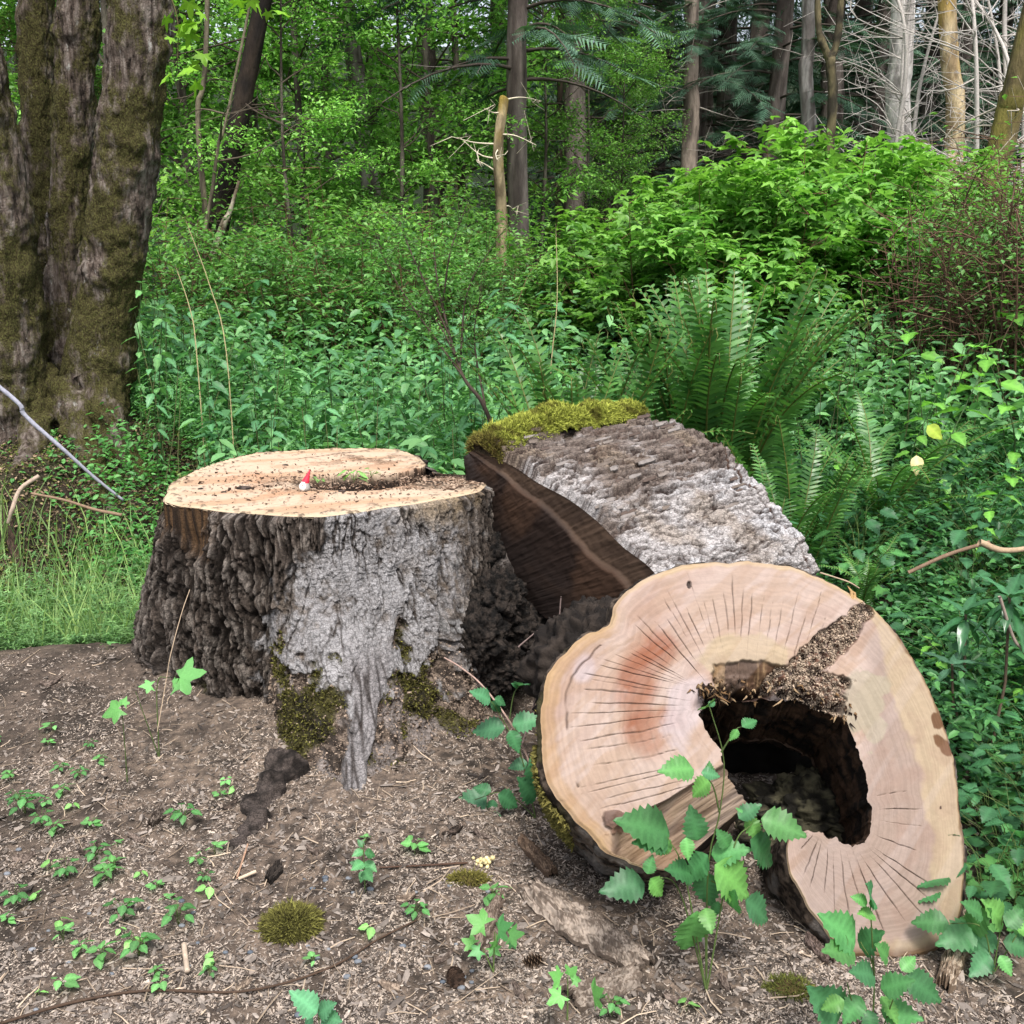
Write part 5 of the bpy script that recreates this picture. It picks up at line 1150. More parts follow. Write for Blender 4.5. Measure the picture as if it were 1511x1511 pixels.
    for k in range(K):
        q = spot(px[k], Y[k])
        if q[0] > 0.2 and Y[k] < 5.3: continue
        e = q+np.array([rs.normal(0, .1), rs.normal(0, .1), rs.uniform(0.4, 0.9)])
        tube(mb, [q, (q+e)/2+rs.normal(0, .02, 3), e], [0.004, 0.002], 3, cols(1, (52, 62, 36), (92, 96, 60), rs)[0], caps=False)
    tag(link_mesh('herb_stems', mb, M_twig), 'thin upright stems among the nettles', 'stems', kind='stuff')
    # dry bent stalks over the bed
    for k, (a, b, c_, d_, Y) in enumerate([(272, 320, 334, 520, 5.9), (258, 390, 290, 520, 5.7), (820, 330, 812, 560, 6.2)]):
        P = catmull([at(a, b, Y), at((a+c_)/2+6, (b+d_)/2, Y), at(c_, d_, Y), np.r_[at(c_, d_, Y)[:2], gz(*at(c_, d_, Y)[:2], False)]], 16); mb = MB(); tube(mb, P, [0.002, 0.0035, 0.004], 4, srgb(170, 158, 118))
        tag(link_mesh('dry_grass', mb, M_twig, base=P[-1]), ['long dry bent stalk rising from the nettles right of the mossy tree', 'shorter dry stalk just right of the mossy tree', 'dry stalk standing left of the leafy shrubs'][k], 'stalk')
nettles()

# ------------------------------------------------------------------ ferns
def frond_mesh(seed, curve=0.55, curl=True, wide=0.085, n=34):
    rs = np.random.RandomState(seed); mb = MB(); N = 40; t = np.linspace(0, 1, N)
    ang = math.pi/2-0.12-curve*1.5*t**1.6
    if curl: ang = ang-ss(0.93, 1, t)*3.0
    st = 1/(N-1); x = np.cumsum(np.cos(ang))*st; z = np.cumsum(np.sin(ang))*st
    P = np.stack([x, 0.02*np.sin(t*4+seed), z], 1)
    tube(mb, P, [0.0055, 0.004, 0.002], 4, srgb(104, 110, 54), caps=False)
    T = np.stack([np.cos(ang), 0*t, np.sin(ang)], 1); Nn = np.stack([-np.sin(ang), 0*t, np.cos(ang)], 1)
    for i in range(n):
        tt = 0.12+0.86*i/n; q = np.array([np.interp(tt, t, P[:, k]) for k in range(3)]); T_ = np.array([np.interp(tt, t, T[:, k]) for k in range(3)]); N_ = np.array([np.interp(tt, t, Nn[:, k]) for k in range(3)])
        l = wide*min(1, (tt-0.02)*4)*(1-max(0, (tt-0.55)/0.45))**0.75*rs.uniform(0.9, 1.1)+0.008; wd = 0.0095*min(1, l/0.05)+0.002
        c = cols(1, *GB['fern'], rs, 0.12)[0]
        for s_ in (1, -1):
            d = np.array([0, s_, 0])*0.93+T_*0.32+N_*rs.uniform(-0.1, 0.25); d /= np.linalg.norm(d); e = T_*0.9+N_*0.15*s_
            v = np.array([q-e*wd*0.9, q+e*wd, q+d*l*0.55+e*wd*0.75+N_*0.004, q+d*l*1.0-N_*l*0.15+e*0.003, q+d*l*0.55-e*wd*0.55+N_*0.004])
            mb.add(v, np.array([[0, 1, 2], [0, 2, 4], [4, 2, 3]]), np.stack([c*0.9, c*0.9, c, c*1.15, c]))
    o = link_mesh('frond', mb, M_fern); me = o.data; bpy.data.objects.remove(o); return me
def ferns():
    FR = [frond_mesh(1, 0.28), frond_mesh(2, 0.5), frond_mesh(3, 0.75), frond_mesh(4, 0.4), frond_mesh(5, 1.0, False), frond_mesh(6, 0.15)]
    def fern(px, py, Y, H, n, label, seed, spread=1.0, fan=(0, 6.283), upright=0.5):
        rs = np.random.RandomState(seed); b = at(px, py, Y); b[2] = gz(b[0], b[1], False)
        root = empty('sword_fern', b, label, 'fern')
        for k in range(n):
            a = fan[0]+(fan[1]-fan[0])*(k+rs.uniform(-.3, .3))/n
            r = rs.rand(); me = FR[[0, 3, 5][rs.randint(3)] if r < upright else [1, 2, 4][rs.randint(3)]]
            o = child('frond', me, root, (rs.normal(0, .04), rs.normal(0, .04), 0.0), (rs.normal(0, .12), rs.uniform(0.0, 0.28)*spread, a), H*rs.uniform(0.75, 1.08))
            tw_ = rs.normal(0, 0.25); o.rotation_euler.rotate_axis('Z', tw_)
        return root
    fern(1075, 640, 5.1, 1.42, 54, 'largest sword fern, a tall upright clump behind the fallen log', 1, 0.8, upright=0.8)
    fern(985, 630, 5.2, 1.25, 24, 'sword fern merging with the left side of the largest clump', 2, 1.0)
    fern(862, 660, 4.8, 1.28, 30, 'narrow upright sword fern left of the largest clump, behind the log moss', 3, 0.45, upright=0.95)
    fern(770, 650, 5.8, 0.7, 10, 'small thin sword fern just behind the gap between stump and log', 13, 0.5, upright=0.9)
    fern(1165, 780, 4.3, 0.82, 18, 'small sword fern rising right behind the fallen log', 4, 0.8, upright=0.7)
    fern(1075, 740, 4.6, 0.52, 9, 'little sword fern peeping over the bark of the fallen log', 5, 1.0, upright=0.4)
    fern(1310, 720, 4.7, 0.85, 16, 'dark low sword fern spreading right of the largest clump', 6, 2.2, upright=0.1)
    fern(1270, 860, 4.0, 0.42, 12, 'dark low fern at the right end of the fallen log', 7, 1.8, upright=0.1)
    fern(20, 850, 4.7, 0.40, 5, 'small pale fern among the green herbs at the left edge', 8, 2.0, (-0.6, 0.9), upright=0.1)
ferns()

# ------------------------------------------------------------------ shrubs
def shrub(seed, H, Rr, nstem, nleaf, lab, group, L=0.085, colr='bright', twc=(92, 72, 52), name='leafy_shrub', tri=True, top=0.0, lm=LEAF4):
    rs = np.random.RandomState(seed); root = empty(name, (0, 0, 0), lab, 'shrub', group); tw = MB(); ends = []
    for k in range(nstem):
        a = rs.uniform(0, 6.283); r = Rr*math.sqrt(rs.rand()); h = H*rs.uniform(0.65, 1.05)*(1-0.25*(r/Rr)**2)
        e = np.array([r*math.cos(a), r*math.sin(a), h]); b = np.array([e[0]*0.35, e[1]*0.35, -0.05]); m = (b+e)/2+np.array([0, 0, h*0.12])+rs.normal(0, .06, 3)
        P = catmull([b, m, e], 16); tube(tw, P, [0.009, 0.006, 0.002], 4, srgb(*twc)*rs.uniform(0.6, 1.2), caps=False)
        for j in range(9):
            i = rs.randint(5, 16); q = P[i]; d = rs.normal(0, 1, 3)*np.array([1, 1, 0.45])+np.array([0, 0, 0.25]); d /= np.linalg.norm(d); e2 = q+d*rs.uniform(0.15, 0.45)
            tube(tw, [q, (q+e2)/2+rs.normal(0, .02, 3), e2], [0.004, 0.0015], 3, srgb(*twc)*rs.uniform(0.6, 1.2), caps=False); ends.append((q, e2))
    tag(link_mesh('stems', tw, M_twig, root), kind='stuff')
    ends = np.array(ends); K = nleaf; wgt = (ends[:, 1, 2]/H).clip(0.05, 1)**(0.55+top*0.5); wgt /= wgt.sum(); i = rs.choice(len(ends), K, p=wgt); t = rs.uniform(0.3, 1.1, (K, 1))
    pos = ends[i, 0]*(1-t)+ends[i, 1]*t+rs.normal(0, .05, (K, 3)); yaw = rs.uniform(0, 6.28, K); mb = MB(); c = cols(K, *GB[colr], rs, 0.2)
    tip = ss(0.8, 1.0, pos[:, 2]/H); c = mixc(c, srgb(124, 172, 52), tip*0.35)
    sc_ = L*rs.uniform(0.6, 1.25, K); rx = rs.normal(0, .3, K); ry = rs.normal(.15, .3, K)
    for da in ((0, 1.25, -1.25) if tri else (0,)):
        scatter(mb, *lm, pos, rotm(yaw, rx, ry) @ rotm(np.full(K, da)), sc_*(1 if da == 0 else 0.8), c)
    tag(link_mesh('foliage', mb, M_leaf, root), kind='stuff')
    return root
def shrubs():
    gs = 'bright berry shrubs massed right of centre'; lb = 'bright green berry shrub in the mass right of centre'
    s0 = shrub(501, 1.85, 1.0, 34, 3600, lb, gs, 0.095, 'bright', top=0.6); place(s0, 1010, 8.2); s0['label'] = 'front bright berry shrub above the left half of the largest fern'
    s1 = shrub(502, 2.0, 1.1, 38, 3800, lb, gs, 0.10, 'bright', top=0.5); place(s1, 1190, 8.4); s1['label'] = 'largest bright berry shrub, topped by the forked sapling'
    for px, Y, src, rz, sc in [(920, 8.8, s0, 2, 0.86), (1100, 8.0, s0, 4, 0.94), (1290, 8.3, s0, 1, 1.0), (1370, 8.9, s1, 3, 0.88), (1120, 9.4, s1, 5, 1.02), (1260, 9.6, s1, 0.6, 1.0), (1000, 9.6, s0, 5.2, 0.92), (860, 10.0, s0, 3.4, 0.66)]:
        copy_thing(src, spot(px, Y), rz, sc, ('front' if Y < 8.5 else 'middle' if Y < 9.3 else 'rear')+' bright berry shrub '+beside(px))
    gm = 'looser green shrubs at the back of the nettle bed'; lm_ = 'loose mid green shrub at the back of the nettle bed'
    m0 = shrub(503, 1.7, 0.9, 26, 4200, lm_, gm, 0.06, 'mid', name='loose_shrub', tri=False, lm=LEAF2); place(m0, 640, 8.6)
    for px, Y, rz, sc in [(540, 8.9, 1, 1.0), (430, 9.3, 2, 1.05), (720, 9.2, 3, 0.9), (800, 9.4, 4, 0.85), (330, 9.2, 5, 0.9), (600, 10.0, 2.2, 1.2), (480, 10.4, 0.2, 1.25), (260, 9.8, 3.2, 1.1), (690, 10.6, 4.1, 1.1)]:
        copy_thing(m0, spot(px, Y), rz, sc, ('nearer' if Y < 9.5 else 'rear')+' loose green shrub '+beside(px))
    gt = 'reddish twiggy shrubs at the right edge'; lt = 'reddish-brown twiggy shrub with small leaves near the right edge'
    t0 = shrub(504, 1.75, 0.6, 60, 2200, lt, gt, 0.045, 'mid', (96, 74, 60), 'twiggy_shrub', False, lm=LEAF2); place(t0, 1460, 6.6)
    for px, Y, rz, sc in [(1530, 6.2, 1, 1.0), (1385, 7.0, 2, 0.95), (1500, 7.4, 3, 1.15), (1590, 6.8, 4, 1.2)]:
        copy_thing(t0, spot(px, Y), rz, sc, {1530: 'nearest reddish twiggy shrub, cut by the right edge', 1385: 'reddish twiggy shrub farthest left of its group', 1500: 'taller reddish twiggy shrub behind the front ones', 1590: 'tallest reddish twiggy shrub, mostly outside the right edge'}[px])
    # thin bare branching shrub standing in front of the nettles
    b = at(735, 636, 4.9); root = empty('bare_sapling', b, 'thin dark branching sapling with fine leaves between stump and log', 'sapling'); mb = MB(); rs = np.random.RandomState(9); ends = []
    main = catmull([at(738, 660, 4.9), at(712, 595, 4.9), at(680, 548, 4.95), at(650, 440, 5.1), at(640, 372, 5.2)], 40); tube(mb, main, [0.012, 0.008, 0.003], 7, srgb(62, 52, 46))
    for (i, q, e) in [(14, (600, 440), (560, 370)), (20, (690, 430), (735, 350)), (24, (610, 380), (590, 330)), (8, (700, 500), (712, 420)), (28, (665, 370), (690, 300)), (18, (640, 470), (570, 455))]:
        P = catmull([main[i], at(q[0], q[1], 5.05), at(e[0], e[1], 5.1+rs.normal(0, .2))], 18); tube(mb, P, [0.006, 0.004, 0.0015], 5, srgb(66, 56, 48), caps=False)
        for j in range(16):
            s0_ = P[rs.randint(3, 18)]; e2 = s0_+rs.normal(0, .09, 3)+np.array([0, 0, .05]); tube(mb, [s0_, e2], [0.002, 0.001], 3, srgb(66, 60, 46), caps=False); ends.append((s0_, e2))
    link_mesh('stem', mb, M_twig, root); ends = np.array(ends); K = 1500; i = rs.randint(len(ends), size=K); t = rs.uniform(0, 1.2, (K, 1)); pos = ends[i, 0]*(1-t)+ends[i, 1]*t+rs.normal(0, .02, (K, 3))
    mb = MB(); scatter(mb, *LEAF2, pos, rotm(rs.uniform(0, 6.28, K), rs.normal(0, .3, K), rs.normal(0, .3, K)), rs.uniform(.018, .038, K), cols(K, *GB['mid'], rs)); tag(link_mesh('foliage', mb, M_leaf, root), kind='stuff')
shrubs()
#%%FG
# ------------------------------------------------------------------ the ground's litter
def gpos(px, py):
    """the point of the ground seen at a pixel of the photograph"""
    px = np.atleast_1d(np.asarray(px, float)); py = np.atleast_1d(np.asarray(py, float)); z = np.zeros(len(px))
    for _ in range(6):
        p = onz(px, py, z); z = gz(p[:, 0], p[:, 1], False)
    p[:, 2] = z; return p
def in_stump(x, y, m=0.0):
    d = np.hypot(x-SCEN[0], y-SCEN[1]); th = np.arctan2(y-SCEN[1], x-SCEN[0]); return d < np.interp(th, *SPROF, period=2*np.pi)+m
def chips():
    rs = np.random.RandomState(91); K = 300000
    px = rs.uniform(-60, 1560, K); py = 930+(1560-930)*rs.rand(K)
    p = gpos(px, py); x, y = p[:, 0], p[:, 1]
    w_ = np.exp(-(((x+0.35)/0.95)**2+((y-2.75)/0.75)**2))+0.9*np.exp(-(((x+0.45)/0.55)**2+((y-2.75)/0.3)**2))+0.8*np.exp(-(((x-0.35)/0.7)**2+((y-1.9)/0.35)**2))+0.28*ss(1.0, 0.5, x)
    pt = fbm(p[:, :2]*5, 3, 92)
    kp = (rs.rand(K) < w_*ss(0.38, 0.60, pt*0.6+0.4*fbm(p[:, :2]*16, 2, 93))*1.7+0.13) & ((y < 3.85+0.12*(x+1.6)) | (x > -0.9)) & ~((x > 1.1) & (y > 1.9))
    p = p[kp]; K = len(p); p[:, 2] = gz(p[:, 0], p[:, 1])+0.001
    tv = np.array([[-1, -0.45, 0.0], [1, -0.5, 0.12], [0.9, 0.5, 0.0], [-0.9, 0.45, 0.15], [0.0, 0.0, 0.4]]); tf = np.array([[0, 1, 4], [1, 2, 4], [2, 3, 4], [3, 0, 4]])
    sz = rs.gamma(2.0, 0.0007, K)+0.0008
    c = np.where(rs.rand(K, 1) < 0.66, cols(K, (158, 144, 134), (238, 222, 208), rs), cols(K, (74, 68, 64), (130, 120, 112), rs))
    mb = MB(); scatter(mb, tv, tf, p, rotm(rs.uniform(0, 6.28, K), rs.normal(0, .4, K), rs.normal(0, .4, K)), np.stack([sz*rs.uniform(.8, 2.0, K), sz, sz], 1), c)
    tag(link_mesh('wood_chips', mb, M_chip, smooth=False), 'pale sawdust and wood chips scattered over the ground in front of the stump', 'wood chips', kind='stuff')
    # bits of bark and dead leaf
    K = 18000; px = rs.uniform(-60, 1560, K); py = rs.uniform(900, 1560, K); p = gpos(px, py); kp = ~in_stump(p[:, 0], p[:, 1], 0.05) & ~((p[:, 0] < -0.95) & (p[:, 1] > 3.8)); p = p[kp]; K = len(p); p[:, 2] = gz(p[:, 0], p[:, 1])+0.003
    tv = np.array([[-1, -0.4, 0], [0.2, -0.6, 0.15], [1, -0.1, 0], [0.7, 0.5, 0.1], [-0.6, 0.5, 0], [0, 0, 0.35]]); tf = np.array([[0, 1, 5], [1, 2, 5], [2, 3, 5], [3, 4, 5], [4, 0, 5]])
    sz = rs.gamma(1.6, 0.0019, K)+0.0014; c = cols(K, (54, 48, 44), (138, 128, 120), rs, 0.3)
    mb = MB(); scatter(mb, tv, tf, p, rotm(rs.uniform(0, 6.28, K), rs.normal(0, .35, K), rs.normal(0, .35, K)), np.stack([sz*rs.uniform(.8, 2.2, K), sz, sz*0.7], 1), c)
    for k in range(900):
        q = gpos(rs.uniform(-40, 1540), rs.uniform(960, 1540))[0]
        if in_stump(q[0], q[1], 0.02): continue
        a = rs.uniform(0, 3.14); L = rs.gamma(2, 0.018)+0.01; d = np.array([math.cos(a), math.sin(a), 0])*L; r = rs.uniform(0.0008, 0.0024)
        e = q+d; q[2] = gz(q[0], q[1])+r+0.002; e[2] = gz(e[0], e[1])+r+0.002+rs.uniform(0, 0.01)
        tube(mb, [q, (q+e)/2+rs.normal(0, L*0.06, 3)*[1, 1, 0.3], e], [r, r*0.6], 4, cols(1, (60, 48, 40), (176, 158, 138), rs)[0])
    tag(link_mesh('litter', mb, M_twig, smooth=False), 'crumbs of bark, twigs and dead leaf strewn on the ground', 'litter', kind='stuff')
    # small grey-blue pebbles
    mb = MB()
    for k in range(60):
        px, py = (rs.uniform(440, 720), rs.uniform(1280, 1500)) if k < 35 else (rs.uniform(0, 500), rs.uniform(1250, 1511))
        q = gpos(px, py)[0]; r = rs.uniform(0.003, 0.008); blob(mb, q+[0, 0, r*0.3], r, cols(1, (70, 78, 88), (120, 122, 126), rs)[0], k, 0.15, 2, 10, 7, (1.3, 1, 0.7))
    tag(link_mesh('pebbles', mb, M_stone), 'small grey-blue pebbles lying among the wood chips', 'pebbles', kind='stuff')
chips()

# ------------------------------------------------------------------ loose wood
def bark_piece(name, pts, w0, thick, label, cat='bark piece', c=((132, 112, 96), (74, 60, 52)), seed=0, lift=0.012, arch=0.02, mat=None, nm=(90, 44)):
    """a curved slab of bark along a line of pixels on the ground"""
    g = gpos([a for a, b in pts], [b for a, b in pts]); g[:, 2] += lift
    n, m = nm; P = catmull(g, n); T = np.gradient(P, axis=0); T /= np.linalg.norm(T, axis=1)[:, None]; Sd = np.cross(T, [0, 0, 1.0]); Sd /= np.linalg.norm(Sd, axis=1)[:, None]
    u = np.linspace(-1, 1, m)[None]; t = np.linspace(0, 1, n)[:, None]
    wv = np.interp(t, np.linspace(0, 1, len(w0)), w0)*0.5*(1+0.35*(fbm(np.stack([t*9, t*0+seed], -1), 3, seed)-0.5))
    wl = wv*(1+0.3*(fbm(np.stack([t*25, t*0+seed+3], -1), 3, seed+1)-0.5)*2)
    off = np.where(u > 0, wv, wl)*u
    base = P[:, None]+Sd[:, None]*off[..., None]
    q = np.stack([t*3.0*np.linalg.norm(P[-1]-P[0])*10+0*u, u*4+0*t], -1)
    r1 = np.abs(fbm(np.stack([q[..., 0]*0.5, q[..., 1]*1.3], -1), 4, seed+5)-0.5)*2; n1 = fbm(q*1.5, 4, seed+6)
    zt = arch*(1-u**2)+0.012*(n1-0.5)*2-0.008*np.exp(-(r1/0.12)**2)+0.0*t
    endr = 1.0
    top = base+np.array([0, 0, 1.0])*zt[..., None]; ej = 0.05*(fbm(np.stack([u[0]*6, u[0]*0+seed], -1), 3, seed)-0.5)*np.array(w0).mean()*10
    fade = (ss(0.12, 0, t)-ss(0.88, 1, t)); top = top+T[:, None]*(fade*ej[None])[..., None]*-1
    bot = top-np.array([0, 0, 1.0])*thick
    cc = mixc(np.broadcast_to(srgb(*c[0]), top.shape), srgb(*c[1]), ss(0.42, 0.58, n1*0.6+0.4*vn(q*9, seed))); cc = mixc(cc, srgb(*c[1])*0.5, np.exp(-(r1/0.08)**2)*0.7)
    root = MB(); root.add(top.reshape(-1, 3), gridf(n, m), cc.reshape(-1, 3)); root.add(bot.reshape(-1, 3), gridf(n, m)[:, ::-1], (cc*0.6).reshape(-1, 3))
    ring_t = np.concatenate([top[0], top[1:, -1], top[-1, ::-1][1:], top[::-1, 0][1:]]); ring_b = np.concatenate([bot[0], bot[1:, -1], bot[-1, ::-1][1:], bot[::-1, 0][1:]])
    root.add(np.stack([ring_t, ring_b]).reshape(-1, 3), gridf(2, len(ring_t)), srgb(*c[1]))
    return tag(link_mesh(name, root, mat or M_bark, base=g[0]), label, cat)
bark_piece('bark_slab', [(785, 1320), (850, 1365), (905, 1400), (955, 1432)], [0.07, 0.12, 0.09, 0.06], 0.012, 'largest loose slab of bark, lying left of the leafy plant and the slice', seed=1, arch=0.03, c=((184, 168, 152), (112, 98, 86)))
bark_piece('bark_slab', [(842, 1478), (895, 1462), (940, 1444)], [0.07, 0.07, 0.05], 0.012, 'flat smooth bark piece below the largest loose slab, near the bottom edge', seed=2, c=((170, 156, 142), (112, 98, 86)))
bark_piece('bark_slab', [(742, 1330), (720, 1365), (698, 1408)], [0.018, 0.04, 0.025], 0.008, 'narrow upright bark strip left of the largest loose slab', seed=3, c=((176, 158, 142), (110, 94, 82)), lift=0.02)
bark_piece('bark_slab', [(768, 1246), (790, 1268), (816, 1296)], [0.025, 0.04, 0.03], 0.015, 'short brown stick of wood beneath the left edge of the slice', seed=4, c=((150, 126, 104), (104, 84, 68)), lift=0.02, arch=0.012)
bark_piece('bark_slab', [(395, 1305), (412, 1285)], [0.02, 0.03], 0.01, 'small dark chunk of bark above the moss tuft', seed=5, c=((70, 62, 56), (40, 35, 31)))
bark_piece('bark_slab', [(222, 1222), (240, 1202)], [0.02, 0.035], 0.014, 'small splintered grey-topped wood chunk left of the dark root', seed=6, c=((150, 136, 124), (70, 60, 52)))
bark_piece('bark_slab', [(1190, 1392), (1225, 1425)], [0.012, 0.022], 0.008, 'thin pale splinter under the tip of the slice', seed=7, c=((150, 130, 120), (96, 80, 70)))
bark_piece('driftwood', [(1432, 1352), (1410, 1410), (1392, 1462)], [0.05, 0.05, 0.035], 0.03, 'pale weathered wood piece leaning right of the slice bottom', 'driftwood', seed=8, c=((206, 188, 166), (134, 114, 94)), lift=0.02, arch=0.025, mat=M_bark)
bark_piece('bark_slab', [(45, 905), (20, 870)], [0.04, 0.05], 0.02, 'brown piece of old wood among the herbs at the left edge', seed=9, c=((92, 74, 60), (52, 42, 36)), lift=0.05)
for k, (x0_, y0_, x1_, y1_, w_, lb_) in enumerate([(118, 1262, 150, 1248, .03, 'dark bark shard in the seedlings at the left'), (190, 1232, 214, 1244, .02, 'grey bark shard left of the splintered wood chunk'), (452, 1250, 470, 1262, .018, 'small brown shard below the dark root'), (585, 1330, 612, 1322, .022, 'pale flat shard right of the moss tuft'), (640, 1420, 668, 1408, .02, 'brown shard above the dark pine cone'), (560, 1452, 590, 1462, .02, 'pale wood shard at the bottom centre-left'), (655, 1235, 680, 1222, .028, 'dark bark shard between root and slice'), (700, 1228, 726, 1240, .025, 'second dark bark shard, nearer the slice'), (756, 1452, 775, 1480, .016, 'upright splinter by the brown pine cone'), (980, 1470, 1015, 1482, .02, 'grey shard at the bottom edge left of the flat moss'), (1010, 1420, 1040, 1412, .022, 'pale shard below the leafy seedling'), (1060, 1440, 1078, 1462, .018, 'thin shard below and right of the leafy seedling'), (330, 1195, 352, 1183, .022, 'dark shard left of the dark surface root'), (20, 1270, 52, 1262, .03, 'grey shard at the left edge'), (350, 1462, 372, 1448, .016, 'pale small shard by the long dark twig'), (60, 1010, 88, 1004, .025, 'brown shard on the crest at the left')]):
    bark_piece('bark_shard', [(x0_, y0_), ((x0_+x1_)/2, (y0_+y1_)/2+2), (x1_, y1_)], [w_*0.6, w_, w_*0.4], 0.005, lb_, seed=40+k, nm=(26, 14), arch=0.006, lift=0.006, c=[((150, 134, 122), (84, 72, 64)), ((104, 90, 80), (56, 48, 42)), ((186, 166, 146), (120, 104, 90))][2 if lb_.startswith('pale') else 1 if 'dark' in lb_[:8] else 0])
def stick(name, pts, Ys, rad, c, label, cat='stick', ground=False, rough=0.2, seg=8, fn=None):
    if ground:
        g = gpos([a for a, b in pts], [b for a, b in pts]); g[:, 2] += rad[0]+0.006
    else: g = np.array([at(a, b, Y) for (a, b), Y in zip(pts, Ys)])
    mb = MB(); tube(mb, catmull(g, 60), rad, seg, srgb(*c), rough=rough, fr=30, seed=len(pts), colfn=fn)
    return tag(link_mesh(name, mb, M_twig, base=g[0]), label, cat)
stick('fallen_branch', [(-20, 555), (28, 596), (38, 614), (92, 662), (140, 705), (182, 738)], [5.3, 5.3, 5.3, 5.3, 5.35, 5.4], [0.012, 0.012, 0.011, 0.009, 0.007], (138, 138, 150), 'long grey fallen branch slanting down across the mossy roots at the left', 'branch')
stick('fallen_branch', [(58, 702), (30, 722), (18, 752), (12, 772)], [5.2, 5.15, 5.1, 5.1], [0.011, 0.012, 0.009], (156, 138, 124), 'short pale barkless branch end on the mossy mound at the left edge', 'branch')
stick('fallen_branch', [(46, 728), (95, 738), (140, 752), (180, 760)], [5.05, 5.05, 5.05, 5.05], [0.007, 0.008, 0.009], (120, 100, 82), 'brown stick lying across the mound below the grey branch', 'branch')
stick('long_twig', [(0, 1516), (110, 1484), (220, 1467), (360, 1468), (480, 1436), (560, 1390), (616, 1362)], None, [0.0035, 0.003, 0.0022], (66, 52, 42), 'long thin dark twig curving along the bottom left of the ground', 'twig', True)
stick('long_twig', [(560, 1284), (620, 1281), (690, 1277)], None, [0.002, 0.003], (72, 54, 44), 'thin dark twig ending at the pale lichen crumbs', 'twig', True)
stick('short_stick', [(352, 1302), (378, 1291)], None, [0.0045, 0.0045], (178, 160, 140), 'short pale stick left of the small dark bark chunk', 'stick', True)
stick('short_stick', [(350, 1300), (366, 1250)], None, [0.003, 0.0025], (150, 120, 100), 'thin brown stick pointing up to the dark root', 'stick', True)
stick('short_stick', [(272, 1400), (277, 1440)], None, [0.006, 0.006], (160, 144, 128), 'stubby pale stick at the bottom left', 'stick', True)
stick('hanging_rootlet', [(280, 870), (268, 905), (252, 965), (245, 1005), (232, 1080)], [3.18, 3.1, 3.02, 2.98, 2.8], [0.0012, 0.0016, 0.0012], (150, 132, 112), 'thin pale rootlet hanging down the dark left bark of the stump', 'rootlet', rough=0)
stick('arching_bramble', [(655, 970), (680, 985), (712, 1012), (750, 1062), (776, 1112), (800, 1190)], [2.9, 2.88, 2.85, 2.8, 2.78, 2.75], [0.002, 0.003, 0.0035], (150, 126, 116), 'thin arching pinkish stem between the stump and the slice', 'stem', rough=0)
for k, (pts, Y, lb) in enumerate([([(828, 880), (822, 935), (805, 985), (782, 1060), (770, 1100)], 2.95, 'thin bare stem crossing the dark gap, nearest the slice'), ([(800, 925), (770, 950), (765, 955)], 3.05, 'tiny broken twig in the dark gap by the burl'), ([(790, 945), (830, 940)], 3.0, 'small curved reddish twig in the dark gap')]):
    stick('bare_twig', pts, [Y]*len(pts), [0.002, 0.003], (116, 100, 96), lb, 'stem', rough=0)
stick('dead_branch', [(1475, 880), (1495, 940), (1511, 962), (1540, 1010)], [2.9, 2.9, 2.9, 2.9], [0.005, 0.005], (136, 122, 112), 'grey bare twig at the right edge under the glossy leaves', 'branch', rough=0.1)
stick('dead_branch', [(1445, 800), (1480, 812), (1530, 808)], [3.6]*3, [0.012, 0.010], (150, 130, 106), 'pale dead branch lying on the leaf litter at the right edge', 'branch')
stick('dead_branch', [(1340, 845), (1400, 818), (1460, 800)], [3.7]*3, [0.008, 0.008], (112, 92, 76), 'brown dead branch in the shade right of the slice', 'branch')
stick('dead_branch', [(1210, 845), (1250, 858), (1268, 868)], [3.1]*3, [0.003, 0.002], (150, 132, 112), 'small thin twig over the upper right rim of the slice', 'branch')
# dark bark chunk wedged between burl, log and slice ; and the rotten wood and an added dark backing seen through the hollow
def chunk(name, px, py, Y, r, sq, label, c, seed, n=120, amp=0.16, drop=True):
    q = at(px, py, Y); mb = MB(); blob(mb, q, r, None, seed, amp, 8, n, n*2//3, sq, darkbarkcol(*c)); o = link_mesh(name, mb, M_bark, base=[q[0], q[1], q[2]-r*0.6]); return tag(o, label, 'wood chunk')
def barklump():
    mb = MB(); P = catmull([at(850, 1010, 2.95), at(866, 960, 3.02), at(888, 905, 3.12)], 130)
    tube(mb, P, [0.10, 0.10, 0.09], 150, rough=0.16, fr=9, seed=31, colfn=darkbarkcol((62, 54, 48), (26, 22, 20), 20)); V = mb.v[0]
    cc = P[np.arange(130).repeat(150)]; rd = V-cc; ln = np.linalg.norm(rd, axis=1)[:, None]; ang = np.arctan2(rd[:, 2], rd[:, 0]); al = np.arange(130).repeat(150)/130.0
    r_ = np.abs(fbm(np.stack([ang*2.4, al*1.2], -1), 4, 3)-0.5)*2; mb.v[0] = V-rd/ln*(0.022*np.exp(-(r_/0.12)**2))[:, None]; mb.c[0] = mb.c[0]*(1-0.55*np.exp(-(r_/0.12)**2))[:, None]
    tag(link_mesh('bark_chunk', mb, M_lbark, base=P[0]), 'dark grey bark-covered chunk wedged between the burl, the log and the slice', 'wood chunk')
barklump()
chunk('bark_chunk', 880, 990, 2.95, 0.22, (1.0, 0.7, 1.0), 'dark wood chunk deep behind the left rim of the slice', ((60, 52, 46), (32, 27, 24), 22), 35)
chunk('rotten_wood_fill', 1205, 1205, 2.58, 0.155, (1.25, 0.7, 0.72), 'dark crumbling rotten wood seen through the hollow of the slice', ((96, 92, 72), (36, 34, 28), 45), 33, amp=0.5)
